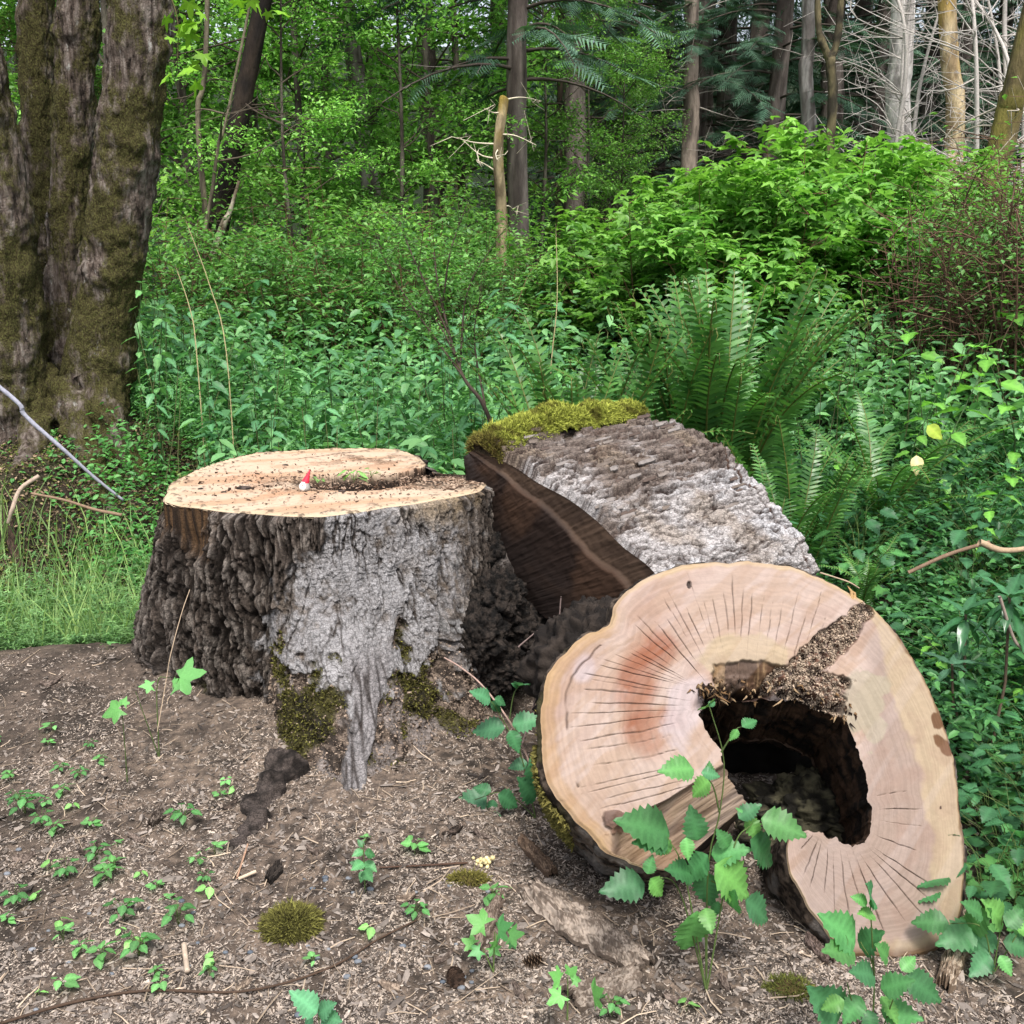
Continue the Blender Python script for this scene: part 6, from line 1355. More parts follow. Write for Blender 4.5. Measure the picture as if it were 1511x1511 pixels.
chunk('rotten_wood_fill', 1120, 1080, 3.1, 0.34, (1.4, 0.6, 1.1), 'black wood-like mass added to darken the back of the hollow', ((34, 29, 25), (20, 17, 15), 20), 37)  # added backing, coloured near-black so the hollow reads as deep shade
chunk('bark_chunk', 1010, 930, 3.2, 0.17, (1.4, 0.8, 0.7), 'dark wood supporting the fallen log from below', ((50, 43, 38), (26, 22, 20), 22), 39)
# cones
def cone(px, py, L, rz, label, c):
    q = gpos(px, py)[0]; root = empty('pine_cone', q, label, 'pine cone'); mb = MB(); R_ = rotm(rz)[0]; K = 70
    tv = np.array([[0, -0.5, 0], [0, 0.5, 0], [1, 0.35, 0.25], [1, -0.35, 0.25], [1.1, 0, 0.1]]); tf = np.array([[0, 1, 2], [0, 2, 3], [3, 2, 4]])
    i = np.arange(K); t = i/K; a = i*2.39996; rr = L*0.24*np.sin(np.pi*(0.12+0.8*t))**0.7
    base = np.stack([(t-0.5)*L, np.cos(a)*rr*0.3, np.sin(a)*rr*0.3], 1); d = np.stack([0*a-0.35, np.cos(a), np.sin(a)], 1)
    X_ = d/np.linalg.norm(d, axis=1)[:, None]; Yx = np.cross(np.tile([1.0, 0, 0], (K, 1)), X_); Yx /= np.linalg.norm(Yx, axis=1)[:, None]; Zx = np.cross(X_, Yx); M_ = np.stack([X_, Yx, Zx], -1)
    rs = np.random.RandomState(3); v = base; M2 = np.einsum('ij,kjl->kil', R_, M_); sc = rr*1.0+0.003
    scatter(mb, tv, tf, (R_ @ v.T).T+q+[0, 0, L*0.2], M2, sc, cols(K, *c, rs, 0.3)); link_mesh('scales', mb, M_twig, root, smooth=False)
    mb = MB(); tube(mb, [q+[0, 0, L*.2]-R_[:, 0]*L*.5, q+[0, 0, L*.2]+R_[:, 0]*L*.45], [L*.06, L*.08, L*.03], 8, srgb(50, 38, 30)); link_mesh('core', mb, M_twig, root)
cone(672, 1448, 0.055, 1.9, 'dark pine cone near the bottom edge, left of the bark slabs', ((44, 34, 28), (74, 58, 48)))
cone(788, 1424, 0.045, 0.3, 'brown pine cone beside the end of the narrow bark strip', ((66, 52, 42), (108, 88, 70)))
# moss tufts on the ground
def moss_tuft(px, py, r, sq, label, a, b, K, L, seed):
    q = gpos(px, py)[0]; root = empty('moss_tuft', q, label, 'moss'); rs = np.random.RandomState(seed); mb = MB(); blob(mb, q, r*0.85, srgb(70, 60, 34), seed, 0.2, 6, 40, 24, sq); link_mesh('cushion', mb, M_moss, root)
    d = rs.normal(size=(K, 3)); d[:, 2] = np.abs(d[:, 2]); d /= np.linalg.norm(d, axis=1)[:, None]; pos = q+d*np.array(sq)*r*(0.75+0.25*fbm(d*3, 3, seed)[:, None])
    mb = MB(); d = d+rs.normal(0, .5, d.shape); pos = pos+rs.normal(0, .004, pos.shape); moss_blades(mb, pos, d*[1, 1, .6]+[0, 0, 0.25], L*rs.uniform(.4, 1.3, (K, 1)), mosscols(K, a, b, seed), seed, 0.10); tag(link_mesh('moss', mb, M_moss, root), kind='stuff')
moss_tuft(430, 1368, 0.068, (1, 0.9, 0.55), 'round olive moss tuft lying on the wood chips in front of the stump', (58, 54, 28), (124, 122, 62), 9000, 0.017, 1)
moss_tuft(690, 1300, 0.04, (1.3, 0.7, 0.35), 'thin olive moss patch by the pale lichen crumbs', (80, 76, 36), (128, 122, 60), 1500, 0.013, 2)
moss_tuft(1165, 1460, 0.045, (1.2, 0.8, 0.3), 'flat green moss patch near the bottom edge, right of the bark slabs', (66, 72, 34), (108, 112, 52), 1300, 0.012, 3)
def crumbs():
    q = gpos(714, 1276)[0]; rs = np.random.RandomState(4); mb = MB()
    for k in range(26): blob(mb, q+rs.normal(0, .012, 3)*[1, 1, .5]+[0, 0, .012], rs.uniform(.003, .007), cols(1, (170, 156, 110), (210, 196, 150), rs)[0], k, .3, 4, 10, 7)
    tag(link_mesh('lichen', mb, M_stone, base=q), 'small heap of pale yellow lichen crumbs', 'lichen')
crumbs()

# ------------------------------------------------------------------ garden gnome on the stump
def gnome():
    q = onz(450, 724, ZT); root = empty('garden_gnome', q, 'tiny gnome figurine with a red pointed hat on the stump top', 'gnome')
    k = 3.45/F  # metres per pixel there
    def rev(prof, c, name, ax=(0, 0, 1), n=28, base=q, lean=(0, 0)):
        th = np.linspace(0, 2*np.pi, n, endpoint=False); v = []
        for r, z in prof: v.append(np.stack([base[0]+lean[0]*z+r*np.cos(th), base[1]+lean[1]*z+r*np.sin(th), np.full(n, base[2]+z)], 1))
        mb = MB().add(np.concatenate(v), gridf(len(prof), n, True), srgb(*c)); return link_mesh(name, mb, M_paint, root)
    rev([(0.001, 0.0), (8*k, 0.0), (8.5*k, 5*k), (7*k, 11*k), (5*k, 15*k), (0.001, 17*k)], (150, 146, 140), 'coat')
    rev([(6.8*k, 11.5*k), (7.0*k, 13*k), (5.6*k, 17*k), (4.0*k, 22*k), (2.3*k, 27*k), (0.9*k, 32*k), (0.001, 33*k)], (196, 40, 62), 'hat', lean=(0.42, 0.1), base=q-np.array([0.42*12*k, 0, 0]))
    b = q+np.array([-2.0*k, -6.6*k, 7.5*k]); mb = MB(); blob(mb, b, 5.4*k, srgb(236, 234, 230), 3, 0.12, 5, 24, 16, (1.05, 0.6, 1.25)); link_mesh('beard', mb, M_paint, root)
    mb = MB(); blob(mb, q+np.array([-1.2*k, -9.2*k, 11.5*k]), 1.6*k, srgb(222, 170, 148), 4, 0.0, 5, 14, 10); link_mesh('nose', mb, M_paint, root)
    mb = MB()
    for s_ in (-1, 1): blob(mb, q+np.array([s_*3.4*k, -6.5*k, 1.2*k]), 2.6*k, srgb(70, 56, 46), 4, 0.0, 5, 14, 10, (1, 1.3, 0.6))
    link_mesh('boots', mb, M_paint, root)
gnome()
def topbits():
    for k, (px, py, r, lb) in enumerate([(360, 722, 0.016, 'largest dark bark crumb lying on the pale top of the stump'), (330, 727, 0.007, 'small dark crumb left of the largest one on the stump top'), (296, 722, 0.007, 'tiny dark crumb near the left rim of the stump top'), (505, 726, 0.009, 'dark crumb at the edge of the sawdust on the stump top'), (421, 687, 0.008, 'dark crumb on the far half of the stump top')]):
        q = onz(px, py, ZT); mb = MB(); blob(mb, q+[0, 0, r*.3], r, None, 50+k, 0.35, 6, 26, 16, (1.5, 1, .5), darkbarkcol((92, 80, 74), (44, 38, 34), 60)); tag(link_mesh('bark_crumb', mb, M_bark, base=q), lb, 'bark crumb')
    rs = np.random.RandomState(17); K = 2600; px = 470+rs.normal(0, 1, K)*85; py = 712+rs.normal(0, 1, K)*9; far = rs.rand(K) < 0.25; px[far] = rs.uniform(270, 700, far.sum()); py[far] = rs.uniform(668, 752, far.sum()); r_ = rs.rand(K) < 0.35; px[r_] = rs.uniform(590, 710, r_.sum()); py[r_] = rs.uniform(702, 722, r_.sum())
    p = onz(px, py, ZT+0.003); kp = in_stump(p[:, 0], p[:, 1], -0.02); p = p[kp]; K = len(p)
    tv = np.array([[-1, -0.45, 0.0], [1, -0.5, 0.12], [0.9, 0.5, 0.0], [-0.9, 0.45, 0.15], [0.0, 0.0, 0.5]]); tf = np.array([[0, 1, 4], [1, 2, 4], [2, 3, 4], [3, 0, 4]])
    mb = MB(); scatter(mb, tv, tf, p, rotm(rs.uniform(0, 6.28, K), rs.normal(0, .4, K), rs.normal(0, .4, K)), rs.gamma(2, .0013, K)+.0012, np.where(rs.rand(K, 1) < 0.5, cols(K, (160, 132, 110), (214, 188, 168), rs), cols(K, (70, 54, 44), (110, 86, 70), rs)))
    tag(link_mesh('sawdust', mb, M_chip, stump, smooth=False), kind='stuff')
topbits()
def topplants():
    for k, (px, py, Y, n_, L_, c_, lb_) in enumerate([(522, 712, 3.62, 6, 0.045, (112, 156, 84), 'pale green seedling sprouting from the hollow of the stump top'), (470, 712, 3.6, 6, 0.022, (104, 140, 76), 'tiny green tuft just right of the gnome on the stump'), (268, 706, 3.85, 5, 0.018, (120, 140, 84), 'small pale weed on the left rim of the stump top'), (548, 704, 3.65, 4, 0.03, (96, 140, 76), 'small weed at the right end of the stump hollow')]):
        q = onz(px, py, ZT-0.01); root = empty('seedling', q, lb_, 'seedling'); rs = np.random.RandomState(k); mb = MB()
        for j in range(n_):
            a = j*2.4; e = q+np.array([math.cos(a)*L_*.5, math.sin(a)*L_*.5, L_*rs.uniform(.4, 1.1)]); tube(mb, [q, (q+e)/2+[0, 0, L_*.2], e], [.0012, .0008], 4, srgb(110, 140, 76), caps=False)
            LEAFQ.append((root, e-q, (rs.normal(0, .3), rs.normal(0, .3), a), L_*rs.uniform(.6, 1.2), c_))
        link_mesh('stem', mb, M_leaf, root)
LEAFQ = []; topplants()

# ------------------------------------------------------------------ hand-placed plants
LK = {}
def getleaf(kind, i, col, mat=None):
    key = (kind, i, tuple(col))
    if key not in LK:
        if kind == 'berry': vfs = leaf_serr(1, 0.72, 16, 0.16, 0.20, 0.10, seed=i)
        elif kind == 'oval': vfs = leaf_serr(1, 0.70, 8, 0.12, 0.15, 0.02, seed=i)
        elif kind == 'long': vfs = leaf_serr(1, 0.28, 10, 0.25, 0.25, 0.0, seed=i)
        else: vfs = leaf_palm(1, i, 5, 0.5)
        LK[key] = leafmesh(key, vfs, srgb(*col), mat or M_leaf)
    return LK[key]
def pxleaf(root, b, t, Y, kind='berry', i=0, col=(70, 128, 72), dY=-0.02, face=(0, -0.75, 1.0), roll=0.0, mat=None):
    B = at(b[0], b[1], Y); T_ = at(t[0], t[1], Y+dY); X = T_-B; L = np.linalg.norm(X); X /= L
    Z = np.array(face, float)+np.array([roll, 0, 0]); Z -= X*(Z @ X); Z /= np.linalg.norm(Z); Yv = np.cross(Z, X)
    from mathutils import Matrix
    m = Matrix([[X[0], Yv[0], Z[0]], [X[1], Yv[1], Z[1]], [X[2], Yv[2], Z[2]]])
    o = bpy.data.objects.new('leaf', getleaf(kind, i, col, mat)); COL.objects.link(o); o.parent = root
    o.location = tuple(B-np.array(root.location)); o.rotation_euler = m.to_euler(); o.scale = (L,)*3; return B
def pxplant(name, label, cat, foot, Y, stems, leaves, kind='berry', col=(70, 128, 72), sc=(92, 112, 62), rad=0.0022, group=None, cols_=None):
    b = at(foot[0], foot[1], Y); b[2] = gz(b[0], b[1], False); root = empty(name, b, label, cat, group); rs = np.random.RandomState(int(foot[0]))
    for st in stems:
        P = [at(a, c, Y+0.0*k) for k, (a, c) in enumerate(st)]
        if st[0] == foot: P[0] = b
        mb = MB(); tube(mb, catmull(P, 16), [rad, rad*0.5], 5, srgb(*sc), caps=False); link_mesh('stem', mb, M_leaf, root)
    for k, lf in enumerate(leaves):
        c = col if not cols_ else cols_[k % len(cols_)]
        pxleaf(root, lf[0], lf[1], Y+(lf[2] if len(lf) > 2 else rs.uniform(-.04, .03)), kind, k % 3, c, dY=rs.uniform(-0.05, 0.02), roll=rs.normal(0, .3))
    return root
GR = [(70, 124, 70), (58, 108, 64), (84, 138, 74), (66, 116, 76), (92, 142, 70)]
pxplant('berry_plant', 'leafy green berry seedling growing in front of the hollow of the slice', 'plant', (1050, 1330), 1.93,
    [[(1050, 1330), (1045, 1280), (1062, 1200), (1068, 1120), (1046, 1040)], [(1050, 1330), (1010, 1290), (985, 1235)], [(1050, 1330), (1000, 1310), (950, 1300)], [(1050, 1330), (1080, 1260), (1110, 1215)], [(1050, 1330), (1040, 1345)], [(1050, 1300), (1100, 1325)], [(1062, 1200), (1052, 1160), (1035, 1140)], [(1064, 1110), (1085, 1078), (1095, 1072)]],
    [((988, 1231), (917, 1206)), ((985, 1243), (938, 1240)), ((990, 1240), (968, 1262)), ((951, 1303), (889, 1312)), ((960, 1296), (981, 1325)), ((956, 1290), (962, 1262)), ((1030, 1240), (1020, 1192)), ((1012, 1236), (1017, 1270)), ((1040, 1286), (1048, 1343)), ((1055, 1276), (1115, 1327)), ((1050, 1262), (1105, 1250)), ((1045, 1262), (1010, 1300)), ((1123, 1208), (1193, 1230)), ((1090, 1208), (1122, 1184)), ((1102, 1206), (1124, 1242)), ((1095, 1200), (1086, 1190)), ((1108, 1238), (1150, 1278)), ((1030, 1345), (1013, 1414)), ((1100, 1328), (1142, 1360)), ((1040, 1340), (1050, 1375)), ((1082, 1340), (1078, 1320)), ((1060, 1330), (1052, 1355)),
     ((1023, 1134), (976, 1134)), ((1035, 1140), (1064, 1144)), ((1048, 1150), (1018, 1176)), ((1046, 1148), (1048, 1124)), ((1095, 1072), (1118, 1060)), ((1088, 1076), (1078, 1094)), ((1046, 1042), (1056, 1034)), ((1046, 1042), (1036, 1038)), ((1075, 1250), (1060, 1225)), ((1020, 1290), (990, 1280))], cols_=GR)
pxplant('berry_plant', 'dark green berry seedling in the gap between the stump root and the slice', 'plant', (790, 1215), 2.72,
    [[(790, 1215), (770, 1120), (735, 1050), (722, 1032)], [(790, 1215), (745, 1170), (700, 1180)], [(770, 1120), (760, 1072)], [(752, 1060), (758, 1025), (768, 1010)], [(790, 1215), (755, 1215)]],
    [((745, 1074), (695, 1076)), ((752, 1078), (768, 1110)), ((756, 1070), (800, 1058)), ((724, 1034), (698, 1018)), ((724, 1036), (742, 1050)), ((730, 1030), (748, 1040)), ((718, 1176), (662, 1204)), ((725, 1168), (698, 1160)), ((735, 1172), (768, 1190)), ((728, 1180), (722, 1206)), ((745, 1212), (728, 1242)), ((740, 1205), (715, 1215)), ((778, 1125), (750, 1132)), ((782, 1125), (802, 1166)), ((780, 1122), (798, 1120)), ((766, 1012), (776, 1004)), ((764, 1014), (756, 1008)), ((790, 1180), (770, 1150))], cols_=[(70, 122, 84), (56, 104, 66), (64, 116, 76)])
pxplant('berry_plant', 'leafy plant sprawling at the bottom edge right of centre', 'plant', (1290, 1500), 1.72,
    [[(1290, 1500), (1290, 1440), (1270, 1390)], [(1290, 1500), (1240, 1480)], [(1290, 1500), (1330, 1440)], [(1290, 1440), (1284, 1330)], [(1290, 1500), (1250, 1450)]],
    [((1262, 1392), (1221, 1350)), ((1270, 1400), (1295, 1375)), ((1260, 1404), (1222, 1400)), ((1240, 1500), (1205, 1465)), ((1245, 1475), (1212, 1490)), ((1300, 1460), (1345, 1445)), ((1335, 1440), (1395, 1478)), ((1330, 1432), (1352, 1410)), ((1290, 1440), (1262, 1432)), ((1300, 1470), (1330, 1511)), ((1270, 1470), (1245, 1511)), ((1282, 1332), (1298, 1340)), ((1280, 1332), (1258, 1322)), ((1284, 1330), (1290, 1306)), ((1290, 1350), (1270, 1345)), ((1300, 1490), (1360, 1500)), ((1280, 1490), (1290, 1530)), ((1310, 1415), (1300, 1395))], cols_=GR)
pxplant('berry_plant', 'leafy plant at the bottom right corner beside the weathered wood', 'plant', (1470, 1400), 2.0,
    [[(1470, 1400), (1450, 1370), (1400, 1362)], [(1470, 1400), (1480, 1350)], [(1470, 1400), (1500, 1380)]],
    [((1400, 1362), (1345, 1358)), ((1440, 1372), (1385, 1392)), ((1432, 1372), (1455, 1345)), ((1470, 1380), (1420, 1400)), ((1480, 1362), (1460, 1330)), ((1485, 1368), (1511, 1340)), ((1480, 1390), (1530, 1402)), ((1475, 1410), (1495, 1440)), ((1460, 1408), (1435, 1440)), ((1500, 1372), (1535, 1366)), ((1450, 1352), (1425, 1330))], cols_=GR)
pxplant('maple_seedling', 'three-leaved maple seedling at the left foot of the stump', 'seedling', (228, 1045), 2.92, [[(228, 1045), (232, 1010), (250, 1000)], [(228, 1045), (200, 1020)]], [((248, 1006), (300, 990), 0.0), ((232, 1012), (206, 1012), 0.0), ((252, 1012), (262, 1002), 0)], 'palm', (104, 164, 92))
pxplant('maple_seedling', 'single jagged maple leaf low on the ground left of the stump', 'seedling', (178, 1058), 2.8, [[(178, 1058), (180, 1046)]], [((190, 1040), (150, 1056), 0.0), ((180, 1046), (186, 1028), 0.0)], 'palm', (100, 162, 84))
pxplant('berry_seedling', 'bright green seedling left of the largest bark slab', 'seedling', (728, 1400), 2.0, [[(728, 1400), (730, 1375)], [(728, 1400), (712, 1400)]], [((728, 1372), (690, 1350)), ((728, 1378), (752, 1362)), ((742, 1382), (772, 1378)), ((728, 1382), (735, 1398)), ((716, 1398), (692, 1410)), ((720, 1392), (738, 1410)), ((706, 1398), (682, 1385)), ((750, 1385), (762, 1400))], 'palm', cols_=[(104, 166, 84), (72, 130, 74), (92, 152, 80)])
pxplant('berry_seedling', 'small bright lobed seedling above the flat bark piece', 'seedling', (838, 1460), 1.85, [[(838, 1460), (838, 1440)]], [((836, 1446), (850, 1428)), ((832, 1450), (814, 1436)), ((838, 1462), (808, 1480)), ((840, 1448), (858, 1446)), ((872, 1475), (885, 1460))], 'palm', (100, 160, 84))
pxplant('berry_seedling', 'blue-green seedling at the bottom edge left of the cones', 'seedling', (470, 1511), 1.76, [[(470, 1511), (470, 1490)]], [((468, 1495), (432, 1462)), ((470, 1498), (490, 1480)), ((475, 1500), (500, 1505)), ((460, 1500), (450, 1520))], 'berry', (84, 140, 100))
pxplant('berry_seedling', 'small ferny seedling in the chips below the pale root', 'seedling', (538, 1300), 2.3, [[(538, 1300), (536, 1245)]], [((536, 1250), (528, 1238)), ((536, 1255), (520, 1262)), ((538, 1258), (556, 1262)), ((536, 1272), (520, 1282)), ((538, 1272), (556, 1284)), ((537, 1285), (532, 1302)), ((537, 1284), (548, 1298)), ((530, 1276), (516, 1272))], 'berry', (74, 128, 80))
def sprig(px, py, Y, n, L, label, seed, tilt=0.35, col=(52, 98, 60)):
    b = at(px, py, Y); root = empty('glossy_sprig', np.r_[b[:2], gz(b[0], b[1], False)], label, 'plant'); rs = np.random.RandomState(seed)
    mb = MB(); tube(mb, [np.array(root.location), (np.array(root.location)+b)/2+[.02, 0, 0], b], [0.005, 0.004], 6, srgb(78, 66, 54)); link_mesh('stem', mb, M_twig, root)
    for k in range(n):
        a = k*2.4; child('leaf', getleaf('long', k % 3, col, M_leafg), root, b-np.array(root.location)+[0, 0, -0.01*k*0.3], (0, tilt-1.0*(k < 4)+rs.normal(0, .15)+0.05*k, a), L*rs.uniform(.8, 1.1))
sprig(1490, 880, 2.95, 11, 0.13, 'glossy long-leaved evergreen sprig at the right edge, upper one', 1)
sprig(1425, 905, 3.1, 9, 0.12, 'glossy long-leaved evergreen sprig left of the upper one', 2)
sprig(1405, 980, 3.0, 6, 0.11, 'low glossy evergreen sprig right of the slice rim', 3, 0.5, (62, 96, 72))
# the two pale leaves caught in the brambles
for (b, t, c, lb) in [((1352, 672), (1354, 702), (206, 188, 140), 'cream dead leaf hanging in the brambles right of the fern'), ((1368, 628), (1392, 648), (150, 170, 60), 'yellow-green leaf hanging just above the cream dead leaf')]:
    q = at(b[0], b[1], 4.2); root = empty('dead_leaf', q, lb, 'leaf'); pxleaf(root, b, t, 4.2, 'oval', 0, c, dY=-0.02, face=(0.1, -1, 0.2)); mb = MB(); tube(mb, [q+[0, 0, 0.03], q], [.001, .0014], 4, srgb(120, 110, 70)); link_mesh('stalk', mb, M_leaf, root)

for r_, l_, e_, s_, c_ in LEAFQ: child('leaf', getleaf('oval', 1, c_), r_, l_, e_, s_)
# ------------------------------------------------------------------ seedlings, brambles, herbs
def herb(seed, H, nl, L, kind, col, name, label, cat, group, spread=0.5, mat=None):
    rs = np.random.RandomState(seed); root = empty(name, (0, 0, 0), label, cat, group); mb = MB()
    for k in range(nl):
        a = k*2.4+rs.uniform(-.4, .4); r = spread*H*rs.uniform(0.3, 1); h = H*rs.uniform(0.5, 1.0); e = np.array([r*math.cos(a), r*math.sin(a), h])
        tube(mb, catmull([[0, 0, -0.01], e*np.array([.4, .4, .7]), e], 5), [0.0022*min(1, H*3), 0.001], 3, srgb(92, 112, 60), caps=False)
        child('leaf', getleaf(kind, rs.randint(3), col, mat), root, e, (rs.normal(0, .25), rs.normal(0.15, .2), a+rs.normal(0, .4)), L*rs.uniform(.65, 1.15))
    link_mesh('stem', mb, M_leaf, root); return root
def herbs():
    rs = np.random.RandomState(71)
    gs = 'small seedlings on the bare ground at the left'; lb = 'small bright green seedling on the bare chip-strewn ground'
    S = [herb(601+i, h, n, l, 'oval', c, 'seedling', lb, 'seedling', gs) for i, (h, n, l, c) in enumerate([(0.02, 4, 0.022, (104, 160, 92)), (0.03, 6, 0.026, (92, 146, 80)), (0.045, 9, 0.028, (76, 126, 70)), (0.018, 2, 0.026, (124, 180, 96))])]
    pts = [(70, 1190), (95, 1170), (60, 1215), (110, 1195), (40, 1200), (85, 1225), (120, 1150), (132, 1220), (90, 1140), (145, 1130), (30, 1190), (165, 1285), (140, 1270), (155, 1300), (100, 1300), (82, 1285), (175, 1250), (12, 1360), (25, 1340), (85, 1370), (95, 1392), (117, 1405), (180, 1358), (175, 1375), (235, 1455), (230, 1440), (205, 1408), (195, 1400), (245, 1330), (232, 1312), (262, 1362), (310, 1320), (318, 1262), (292, 1280), (305, 1300), (345, 1168), (335, 1160), (328, 1178), (310, 1445), (312, 1425), (80, 1080), (75, 1100), (130, 1105), (205, 1290), (540, 1245), (610, 1258), (612, 1355), (545, 1380), (460, 1430), (725, 1330), (905, 1500), (1010, 1490), (160, 960), (20, 1150), (-10, 1100), (55, 1470), (85, 1462), (150, 1420), (270, 1215), (60, 1330)]
    for k, (px, py) in enumerate(pts):
        q = gpos(px+rs.uniform(-4, 4), py+rs.uniform(-4, 4))[0]; q[2] += 0.004; i = k % 4 if k > 12 else (2, 1)[k % 2]
        if k < 4 and i != k: i = k
        if k < 4: S[k].location = tuple(q); S[k].rotation_euler = (0, 0, rs.uniform(0, 6.28))
        else: copy_thing(S[i], q, rs.uniform(0, 6.28), rs.uniform(.6, 1.5), ['small round-leaved', 'low leafy', 'taller many-leaved', 'tiny two-leaved'][i]+' seedling '+('at the far left of the clearing' if px < 110 else 'left of the dark root' if px < 270 and py < 1300 else 'in the bottom left corner area' if px < 270 else 'around the dark root' if py < 1300 else 'near the moss tuft' if px < 480 else 'between stump and bark slabs'))
    gb_ = 'brambles and low leafy plants on the right bank'; l2 = 'low leafy bramble on the shaded bank right of the slice'
    B = [herb(621+i, h, n, l, kd, c, 'bramble', l2, 'bramble', gb_, 0.8) for i, (h, n, l, kd, c) in enumerate([(0.22, 12, 0.075, 'berry', (62, 112, 68)), (0.28, 14, 0.07, 'berry', (74, 126, 70)), (0.16, 10, 0.06, 'oval', (58, 104, 66)), (0.36, 14, 0.08, 'berry', (54, 98, 62)), (0.2, 9, 0.10, 'palm', (78, 130, 66))])]
    n_ = 0; k = 0
    while n_ < 230 and k < 4000:
        k += 1; px, py = rs.uniform(1180, 1620), 640+rs.rand()**0.8*740; q = gpos(px, py)[0]
        lim = np.interp(py, [640, 860, 900, 1000, 1100, 1200, 1300, 1400], [1180, 1215, 1330, 1385, 1420, 1435, 1440, 1450])
        if px < lim or q[1] > 5.6: continue
        if 1310 < px < 1420 and 780 < py < 930 and rs.rand() < 0.6: continue
        i = rs.randint(5); s_ = rs.uniform(0.6, 1.15)
        if n_ < 5: i = n_; B[i].location = tuple(q); B[i].rotation_euler = (0, 0, rs.uniform(0, 6.28))
        else: copy_thing(B[i], q, rs.uniform(0, 6.28), s_*(0.75 if py > 1050 else 1.0), ['low bramble', 'bright low bramble', 'round-leaved low plant', 'tall dark bramble', 'lobed-leaved low plant'][i]+(' at the foot of the ferns' if py < 760 else ' around the dead branches' if py < 900 else ' below the glossy sprigs' if py < 1050 else ' beside the right rim of the slice' if py < 1230 else ' in the lower right corner')+(', near the picture edge' if px > 1440 else ''))
        n_ += 1
    # taller single stems standing above the bank
    gt = 'tall leafy stems standing in the brambles'; pr = nettle(650, 0.75, 6, 0.11, (104, 160, 62), 'tall leafy stem with bright leaves standing in the brambles', gt, 'leafy_weed', 'leafy stem', wide=0.62)
    pr.location = tuple(gpos(1385, 800)[0])
    for px, py, s_ in [(1410, 700, 1.0), (1480, 760, 1.1), (1340, 760, 0.8), (1500, 690, 1.3), (1440, 850, 0.7), (1250, 800, 0.55), (1390, 1090, 0.45), (1450, 660, 1.3), (1365, 700, 1.15), (1500, 1090, 0.6)]:
        copy_thing(pr, gpos(px, py)[0], rs.uniform(0, 6.28), s_, ('tallest' if s_ > 1.2 else 'tall' if s_ >= 0.8 else 'short')+' bright leafy stem '+('by the picture edge' if px > 1475 else 'right of the cream dead leaf' if px > 1400 else 'beside the cream dead leaf' if px > 1335 else 'at the right end of the log')+(', upper' if py < 740 else ', lower'))
    # ground cover on the bank and under the ferns
    K = 52000; px = rs.uniform(820, 1640, K); Y = 2.3+3.9*rs.rand(K)**0.8; x = (px-755.5)/F*Y; g = gz(x, Y, False)
    c = fbm(np.stack([x, Y], -1)*2.4, 3, 9); kp = (c > 0.44) & ((x > 1.15+0.12*(3-Y)) | ((Y > 4.3) & (x > 0.1))) ; x, Y, g, c = x[kp], Y[kp], g[kp], c[kp]; K = len(x)
    mb = MB(); h = rs.rand(K)**1.3*(0.06+0.26*ss(0.44, 0.6, c))
    cc = cols(K, (38, 76, 48), (74, 124, 66), rs, .25)
    scatter(mb, *LEAF4, np.stack([x, Y, g+h], -1), rotm(rs.uniform(0, 6.28, K), rs.normal(0, .3, K), rs.normal(.1, .3, K)), rs.uniform(.018, .05, K), cc)
    tag(link_mesh('bank_cover', mb, M_leaf), 'small dark leaves covering the bank behind and right of the slice', 'ground cover', kind='stuff')
    # fine bright herbs on the slope left of the stump
    K = 6500; x = rs.uniform(-3.2, -0.75, K); Y = rs.uniform(3.75, 5.6, K); pp = fbm(np.stack([x, Y], -1)*2.2, 3, 19)
    kp = (Y > 3.90+0.12*(x+1.6)) & (~in_stump(x, Y, 0.03)) & ((pp > 0.42) | (Y < 4.5)) & (Y < 5.35-0.35*ss(-1.3, -2.2, x)) & ~((x < -1.9) & (Y > 4.75) & (pp < 0.55)); x, Y = x[kp], Y[kp]; K = len(x); g = gz(x, Y, False)
    H = (rs.uniform(0.05, 0.42, K)+0.2*ss(-2.0, -1.4, x))*ss(0.38, 0.6, fbm(np.stack([x, Y], -1)*4, 3, 20))+0.04; m = 5; w_ = 6; t = (np.arange(m)+0.6)/m; yaw = rs.uniform(0, 6.28, (K, m, w_))+np.arange(w_)*6.28/w_
    lean = rs.normal(0, .25, (K, 2)); pos = np.zeros((K, m, w_, 3)); pos[..., 0] = (x[:, None]+lean[:, :1]*H[:, None]*t)[..., None]; pos[..., 1] = (Y[:, None]+lean[:, 1:]*H[:, None]*t)[..., None]; pos[..., 2] = (g[:, None]+H[:, None]*t)[..., None]
    Q = K*m*w_; mb = MB(); scatter(mb, *(LONG2[0]*[1, 1.3, 1], LONG2[1]), pos.reshape(-1, 3), rotm(yaw.ravel(), rs.normal(0, .2, Q), rs.normal(-.15, .25, Q)), np.repeat(rs.uniform(.016, .034, K), m*w_), np.repeat(cols(K, (84, 122, 74), (128, 166, 104), rs, .3), m*w_, 0))
    tag(link_mesh('fine_herbs', mb, M_grass), 'bright fine-leaved herbs carpeting the slope left of the stump', 'herbs', kind='stuff')
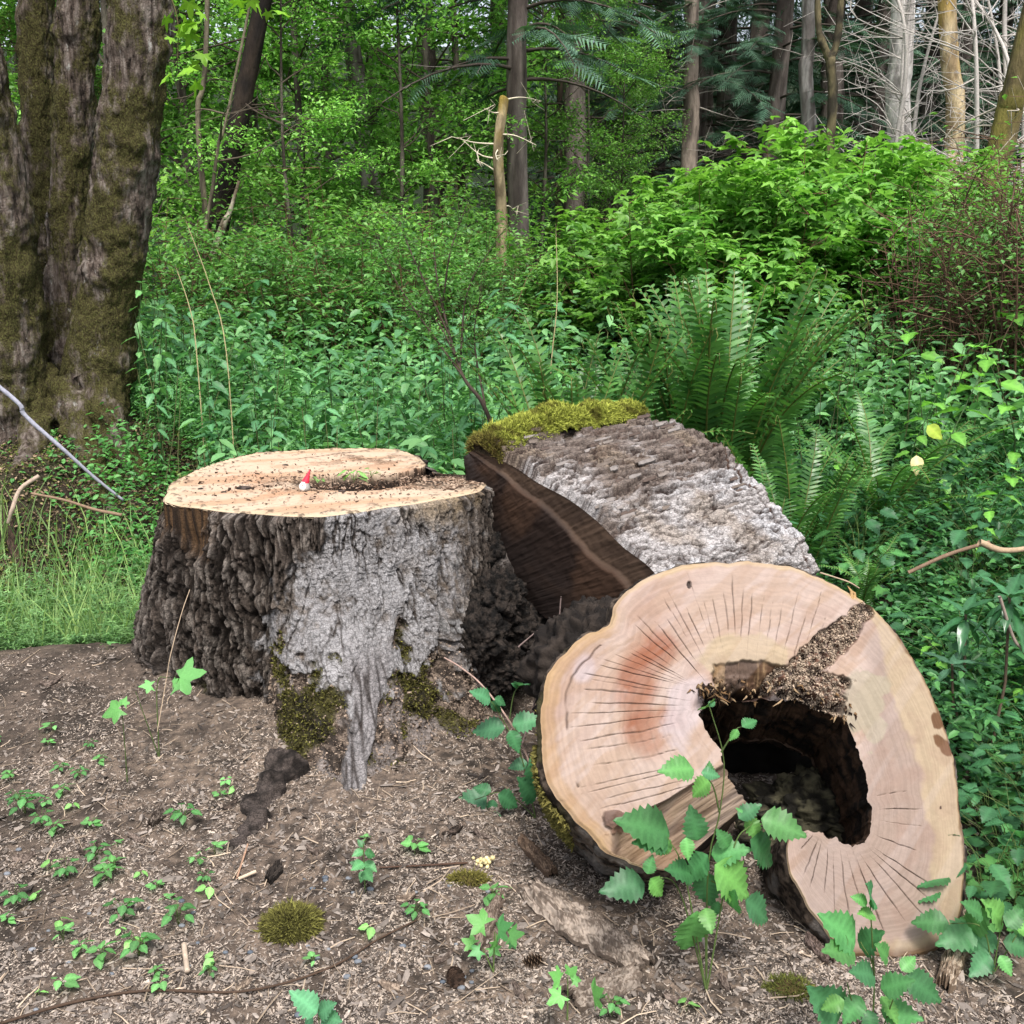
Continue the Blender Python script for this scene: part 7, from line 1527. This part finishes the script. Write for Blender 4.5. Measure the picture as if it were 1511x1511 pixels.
    # taller weeds and grass blades rising from the slope
    K = 1500; x = rs.uniform(-3.0, -1.15, K); Y = rs.uniform(3.95, 5.3, K); kp = (Y > 3.95+0.12*(x+1.6)) & (~in_stump(x, Y, 0.04)); x, Y = x[kp], Y[kp]; K = len(x); g = gz(x, Y, False); mb = MB()
    bl = np.array([[0, -0.012, 0], [0, 0.012, 0], [0.10, 0.010, 0.55], [0.10, -0.010, 0.55], [0.38, 0, 1.0]]); bf = np.array([[0, 1, 2], [0, 2, 3], [3, 2, 4]])
    scatter(mb, bl, bf, np.stack([x, Y, g], -1), rotm(rs.uniform(0, 6.28, K), rs.normal(0, .15, K)), rs.uniform(.15, .42, K), cols(K, (96, 130, 76), (148, 172, 104), rs, .2))
    tag(link_mesh('grass', mb, M_grass), 'tall loose grass blades rising from the slope left of the stump', 'grass', kind='stuff')
    # debris and ivy over the mossy roots
    K = 26000; px = rs.uniform(-60, 300, K); Y = rs.uniform(4.6, 6.7, K); x = (px-755.5)/F*Y; kp = x < -1.7; x, Y = x[kp], Y[kp]; K = len(x); g = gz(x, Y)+rs.rand(K)*.02; mb = MB()
    scatter(mb, *LEAF2, np.stack([x, Y, g], -1), rotm(rs.uniform(0, 6.28, K), rs.normal(0, .6, K), rs.normal(0, .6, K)), rs.uniform(.008, .032, K), np.where(rs.rand(K, 1) < 0.65, cols(K, (58, 46, 36), (140, 120, 98), rs), cols(K, (74, 84, 40), (110, 116, 56), rs)))
    tag(link_mesh('root_litter', mb, M_twig, smooth=False), 'dead leaves and moss crumbs over the roots of the big mossy tree', 'litter', kind='stuff')
    K = 2600; px = rs.normal(190, 80, K); Y = rs.uniform(5.0, 6.0, K); x = (px-755.5)/F*Y; g = gz(x, Y, False)+rs.rand(K)*.25*np.exp(-((px-170)/60)**2)+.02; mb = MB()
    scatter(mb, *LEAF4, np.stack([x, Y, g], -1), rotm(rs.uniform(0, 6.28, K), rs.normal(0, .4, K), rs.normal(0, .4, K)), rs.uniform(.02, .05, K), cols(K, (62, 112, 58), (96, 150, 80), rs))
    tag(link_mesh('small_herbs', mb, M_leaf), 'small green herbs growing over the roots at the foot of the mossy tree', 'herbs', kind='stuff')
herbs()
